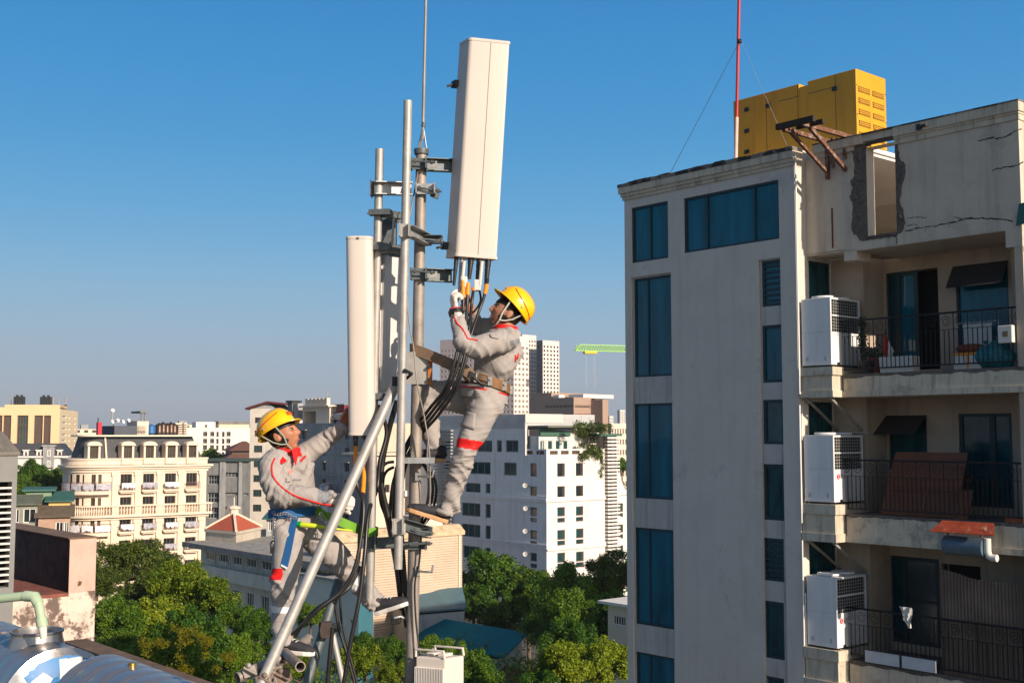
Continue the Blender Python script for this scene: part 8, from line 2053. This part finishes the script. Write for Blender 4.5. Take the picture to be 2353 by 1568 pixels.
for k in range(6): p = AT((737 + 4 * k, 1180 + 6 * k, 7.43)); q.tube([p + V((math.cos(a_) * .01, .003, math.sin(a_) * .012)) for a_ in [x * 1.05 for x in range(7)]], .003, 5)
q.build('link_chain', zinc, ly, smooth=True)
RW = thing('person', 'worker in grey overalls with brown tool belt, climbing the mast below the tilted antenna', 'person', at(1000, 1205, 7.66))
sR = V((-.29, .96, 0)); fR = V((-.96, -.29, 0))
MR = head_frame(1163, 720, 7.75, (-.86, -.16, .42)); HR = head_frame(1180, 706, 7.75, (-.66, -.12, .78)) @ Matrix.Scale(.94, 4)
nA = [AT((1160, 781, 7.585)), AT((1118, 792, 7.50)), AT((1072, 798, 7.46)), AT((1058, 762, 7.48)), AT((1047, 722, 7.52))]
fA = [AT((1130, 757, 7.90)), AT((1115, 752, 7.93)), AT((1098, 757, 7.94)), AT((1090, 738, 7.9)), AT((1084, 716, 7.82))]
nL = [AT((1116, 928, 7.64)), AT((1096, 978, 7.61)), AT((1068, 1038, 7.59)), AT((1046, 1108, 7.62)), AT((1028, 1170, 7.65))]
fLg = [AT((1098, 922, 7.85)), AT((1040, 908, 7.85)), AT((984, 906, 7.82)), AT((984, 965, 7.80)), AT((997, 1030, 7.78))]
tR = [AT((1108, 922, 7.75)), AT((1119, 872, 7.75)), AT((1136, 832, 7.75)), AT((1149, 798, 7.75)), AT((1156, 772, 7.75)), AT((1160, 757, 7.75))]
mb = MB(); head_mesh(mb, MR)
limb(mb, [MR @ V((-.02, 0, -.04)), AT((1163, 751, 7.75)), AT((1160, 768, 7.75))], [.056, .056, .075], 18)
limb(mb, tR[:5], [.12, .12, .135, .145, .12], 20, 5, (fR, .7))
limb(mb, nA, [.055, .045, .042, .036, .027], 14); limb(mb, fA, [.055, .045, .04, .036, .027], 14)
limb(mb, nL, [.085, .072, .052, .046, .038], 14); limb(mb, fLg, [.085, .075, .058, .046, .038], 14)
hand(mb, fA[-1], (-.45, -.35, .85), (.3, -.6, -.2), 1, (40, 55, 35))
me = fuse(mb, .0048, 2); put_mesh('body', me, skinR, RW)
face_parts(RW, MR, lipM); hair(RW, MR); helmet(RW, HR); chin_strap(RW, MR, HR, pm('pale_chin_strap', (.5, .5, .46), .7, .1, 10))
mb = MB()
limb(mb, [AT((1109, 921, 7.75)), AT((1113, 900, 7.75)), AT((1121, 868, 7.75)), AT((1136, 835, 7.75)), AT((1149, 800, 7.75)), AT((1155, 778, 7.75)), AT((1160, 764, 7.75))], [.176, .164, .138, .175, .18, .148, .088], 28, 6, (fR, .76), (False, True))
limb(mb, [AT((1158, 786, 7.63))] + nA[:4] + [AT((1048, 727, 7.52))], [.09, .086, .075, .068, .056, .046], 22, 6, None, (True, False))
limb(mb, [AT((1142, 772, 7.86))] + fA, [.08, .076, .068, .062, .054, .043], 22, 6, None, (True, False))
me = fuse(mb, .0068, 3)
bR = [(tR[1], tR[3], .15, 12, .013), (tR[3], tR[5], .13, 10, .007), (nA[0], nA[2], .085, 16, .012), (nA[2], nA[4], .06, 24, .011), (fA[0], fA[2], .08, 24, .01), (fA[2], fA[4], .055, 24, .009), (tR[0], tR[1], .15, 10, .006)]
wrinkle(me, bR, 3); fm = faces_mid(me); px, py = to_px(fm); idx, tt = nearest_bone(fm, bR)
mi = np.zeros(len(fm), np.int32); rel = (px - 1170) * .35 + (py - 792); mi[(px > 1170) & (px < 1200) & (np.abs((py - 785) + (px - 1185) * .28) < 6) & (fm[:, 1] < 7.8)] = 1
me.polygons.foreach_set('material_index', mi); bvR = bvh_of(me)
put_mesh('jacket', me, [suitM, darkpatch], RW)
piping('red_piping', bvR, [(1043, 727.5), (1050, 743.5), (1061, 753), (1068, 765), (1074, 778), (1088, 780), (1098, 782)], .005, redM, RW)
hc_ = AT((1112, 906, 7.75)); hem = [hc_ + sR * .166 * math.cos(2 * math.pi * k / 28) + fR * .15 * math.sin(2 * math.pi * k / 28) + V((0, 0, .03 * math.sin(2 * math.pi * k / 28))) for k in range(29)]
ribbon('jacket_hem', hem, .082, suitM, RW, UP, .008); ribbon('hem_piping', [p + V((0, 0, .02)) + (p - hc_).normalized() * .004 for p in hem], .009, redM, RW, UP, .006)
0 and piping('hem_piping', bvR, [(1076, 896), (1092, 891), (1112, 893), (1134, 899), (1155, 907)], .0035, redM, RW)
mbq = MB(); limb(mbq, [AT((1160, 767, 7.75)), AT((1161, 757, 7.75)), AT((1162, 748, 7.75))], [.09, .084, .08], 28, 4, None, (False, False)); mb2 = MB(RW.location); mb2.v = [p - RW.location for p in mbq.v]; mb2.f = mbq.f; mb2.mi = mbq.mi; mb2.build('collar', redM, RW, smooth=True)
patch('back_print', bvR, [(1182, 815), (1185, 814), (1185, 828), (1182, 832)], redM, RW, .003, 3); patch('back_print', bvR, [(1186, 822), (1190, 810), (1191, 813), (1188, 825)], redM, RW, .003, 3)
patch('pocket_flap', bvR, [(1124, 769), (1146, 773), (1144, 779), (1128, 776)], suitM, RW, .008, 4)
mb = MB()
limb(mb, [AT((1113, 905, 7.75)), AT((1110, 922, 7.75)), AT((1108, 944, 7.75))], [.146, .148, .118], 26, 6, (fR, .85))
limb(mb, [AT((1116, 915, 7.68))] + nL[:4] + [AT((1026, 1178, 7.65))], [.115, .112, .092, .073, .064, .062], 24, 6, None, (True, False))
limb(mb, [AT((1104, 916, 7.83))] + fLg[:4] + [AT((998, 1036, 7.78))], [.11, .108, .1, .088, .07, .06], 24, 6, None, (True, False))
me = fuse(mb, .007, 3)
bRT = [(nL[0], nL[2], .11, 12, .012), (nL[2], nL[4], .07, 18, .014), (fLg[0], fLg[2], .11, 14, .013), (fLg[2], fLg[4], .075, 18, .013), (tR[0], tR[1], .14, 9, .007)]
wrinkle(me, bRT, 4); fm = faces_mid(me); px, py = to_px(fm); idx, tt = nearest_bone(fm, bRT)
mi = np.zeros(len(fm), np.int32); q_ = (py - 1019) - (px - 1073) * .17; mi[(np.abs(q_) < 11) & (idx <= 1) & (px > 1035)] = 1
me.polygons.foreach_set('material_index', mi); bvRT = bvh_of(me)
put_mesh('trousers', me, [suitM, redM], RW)
patch('thigh_pocket', bvRT, [(1066, 942), (1094, 950), (1090, 985), (1058, 978)], suitM, RW, .008, 5)
mb = MB(); hand(mb, AT((1046, 716, 7.53)), (-.16, .02, 1), (.85, .35, 0.1), -1, (45, 65, 35), rr=.0115, sc=1.06, thumb=.55, index=(18, 30, 20)); limb(mb, [AT((1049, 727, 7.52)), AT((1046, 712, 7.53))], [.038, .036], 16, 4, None, (True, True))
put_mesh('glove', fuse(mb, .0042, 2), gloveM, RW)
q = MB(RW.location); q.tube([AT((1048.5, 722, 7.52)), AT((1046, 713.5, 7.527))], .05, 20); q.build('wristwatch', rubber, RW, smooth=True); q = MB(RW.location); q.tube([AT((1046.5, 712.5, 7.527)), AT((1046, 709, 7.529))], .042, 20); q.build('cuff_trim', redM, RW, smooth=True)
shoe(RW, AT((1022, 1201, 7.65)), (-.93, -.1, .30), V((.28, 0, .95)), .28, shoeD, soleT); shoe(RW, AT((1018, 1062, 7.77)), (-.97, -.2, .05), V((.1, 0, 1)), .27, shoeD, soleT)
wr = AT((1119, 881, 7.75)); tl_ = V((-.33, 0, .18)); belt = []
for k in range(25):
    an = 2 * math.pi * k / 24; belt.append(wr + sR * .168 * math.cos(an) + fR * .142 * math.sin(an) + V((0, 0, .045 * math.sin(an) )))
ribbon('tool_belt', belt, .062, leather, RW, UP, .014); belt2 = [p + V((0, 0, .006)) + (p - wr).normalized() * .012 for p in belt]; ribbon('belt_strap', belt2[1:12], .03, strapB, RW, UP, .006)
for an in (-1.2, -.5, .2, .8): q = MB(RW.location); p = wr + sR * .18 * -math.cos(an) + fR * .152 * math.sin(an) + V((0, 0, .045 * math.sin(an))); q.obox(p, V((.014, 0, 0)), V((0, .008, 0)), V((0, 0, .028))); q.sphere(p + V((0, -.012, .01)), .008, 8, 5); q.build('buckle', zinc, RW)
po = thing('work_strap', 'worn brown positioning strap looped round the mast from the right worker belt', 'strap', at(1010, 830, 7.6))
ribbon('webbing', [AT((1086, 868, 7.57)), AT((1070, 851, 7.555)), AT((1010, 825, 7.59)), AT((968, 808, 7.635)), AT((948, 802, 7.66)), AT((942, 800, 7.70)), AT((950, 803, 7.755)), AT((975, 812, 7.79)), AT((1030, 836, 7.85)), AT((1074, 858, 7.9))], .068, strapB, po, UP, .006)
q = MB(po.location); q.tube([AT((1080, 860, 7.55)), AT((1092, 870, 7.54)), AT((1104, 880, 7.55)), AT((1118, 884, 7.56))], .009, 8); q.obox(AT((1084, 862, 7.55)), V((.02, 0, -.01)), V((0, .01, 0)), V((.008, 0, .02))); q.build('snap_hook', darksteel, po, smooth=True)
q = MB(po.location)
for x, y, Y in ((1056, 846, 7.553), (1040, 838, 7.565)): q.cyl(AT((x, y, Y)), AT((x, y, Y - .008)), .007, n=8)
q.build('rivet', zinc, po)
mb = MB(); mb.quad((-6000, -400, 0), (6000, -400, 0), (6000, 9000, 0), (-6000, 9000, 0))
tag(mb.build('ground', pm('city_ground', (.075, .07, .062), .95, .35, .06, spots=((.03, .045, .018), .8, .03, .55)), None, recalc=False), None, None, None, 'structure')
mb = MB(); mb.box((-1500, -20, -1), (1500, 1600, 190))
hz_m = bpy.data.materials.new('haze'); hz_m.use_nodes = True; hn = hz_m.node_tree
hn.nodes.remove(hn.nodes['Principled BSDF']); hv = hn.nodes.new('ShaderNodeVolumePrincipled'); hv.inputs['Density'].default_value = .00013; hv.inputs['Color'].default_value = (.86, .9, 1, 1); hv.inputs['Anisotropy'].default_value = .2
hn.links.new(hv.outputs[0], hn.nodes['Material Output'].inputs['Volume'])
tag(mb.build('haze', hz_m), None, None, None, 'stuff')
SUN_AZ, SUN_EL = R(-48.5), R(23)
sd = V((math.cos(SUN_AZ) * math.cos(SUN_EL), math.sin(SUN_AZ) * math.cos(SUN_EL), math.sin(SUN_EL)))
su = bpy.data.lights.new('sun', 'SUN'); su.energy = 5.0; su.angle = R(.5); su.color = (1.0, .83, .66)
so = bpy.data.objects.new('sun', su); COL.objects.link(so); so.rotation_euler = sd.to_track_quat('Z', 'Y').to_euler(); so.location = (40, -60, 90)
w = bpy.data.worlds.new('World'); SC.world = w; w.use_nodes = True
nt = w.node_tree; N = nt.nodes; L = nt.links
bg = N['Background']
sk = N.new('ShaderNodeTexSky'); sk.sky_type = 'NISHITA'; sk.sun_disc = False
sk.sun_elevation = SUN_EL; sk.sun_rotation = math.pi / 2 - SUN_AZ
sk.air_density = 1.0; sk.dust_density = .6; sk.ozone_density = 2.0; sk.altitude = 50
hs = N.new('ShaderNodeHueSaturation'); hs.inputs['Saturation'].default_value = .92
L.new(sk.outputs[0], hs.inputs['Color']); L.new(hs.outputs[0], bg.inputs['Color'])
bg.inputs['Strength'].default_value = .082
tcw = N.new('ShaderNodeTexCoord'); sep = N.new('ShaderNodeSeparateXYZ'); L.new(tcw.outputs['Generated'], sep.inputs[0])
cr_ = N.new('ShaderNodeValToRGB'); cr_.color_ramp.interpolation = 'B_SPLINE'
st_ = [(0.0, '98a0af'), (.03, '9ea7b6'), (.07, '99aec4'), (.11, '88b5d2'), (.17, '5da7d7'), (.25, '3396d2'), (.36, '1c85cb'), (.5, '226cb2')]
E = cr_.color_ramp.elements
while len(E) < len(st_): E.new(.5)
for e, (p, c) in zip(E, st_): e.position = p; e.color = (*srgb(c), 1)
L.new(sep.outputs['Z'], cr_.inputs[0])
bg2 = N.new('ShaderNodeBackground'); L.new(cr_.outputs[0], bg2.inputs['Color']); bg2.inputs['Strength'].default_value = .78
mr = N.new('ShaderNodeMapRange'); mr.inputs[1].default_value = .42; mr.inputs[2].default_value = .75; mr.inputs[3].default_value = .9; mr.inputs[4].default_value = 0
L.new(sep.outputs['Z'], mr.inputs[0])
dt = N.new('ShaderNodeVectorMath'); dt.operation = 'DOT_PRODUCT'; L.new(tcw.outputs['Generated'], dt.inputs[0]); dt.inputs[1].default_value = (-math.cos(SUN_AZ), -math.sin(SUN_AZ), 0)
m2 = N.new('ShaderNodeMapRange'); m2.inputs[1].default_value = -.1; m2.inputs[2].default_value = .3; L.new(dt.outputs['Value'], m2.inputs[0])
m3 = N.new('ShaderNodeMath'); m3.operation = 'MULTIPLY'; L.new(mr.outputs[0], m3.inputs[0]); L.new(m2.outputs[0], m3.inputs[1])
ms_ = N.new('ShaderNodeMixShader'); L.new(m3.outputs[0], ms_.inputs[0]); L.new(bg.outputs[0], ms_.inputs[1]); L.new(bg2.outputs[0], ms_.inputs[2])
L.new(ms_.outputs[0], N['World Output'].inputs['Surface'])
cd = bpy.data.cameras.new('camera'); cd.sensor_width = 36; cd.lens = 36 * FPX / 2352; cd.clip_end = 20000; cd.clip_start = .1
co = bpy.data.objects.new('camera', cd); COL.objects.link(co); co.location = CAM; co.rotation_euler = (math.pi / 2 + PITCH, 0, 0)
SC.camera = co
vs = SC.view_settings; vs.view_transform = 'Standard'; vs.look = 'None'; vs.exposure = .4; vs.gamma = 1; vs.use_curve_mapping = False
SC.cycles.max_bounces = 8; SC.cycles.use_denoising = True
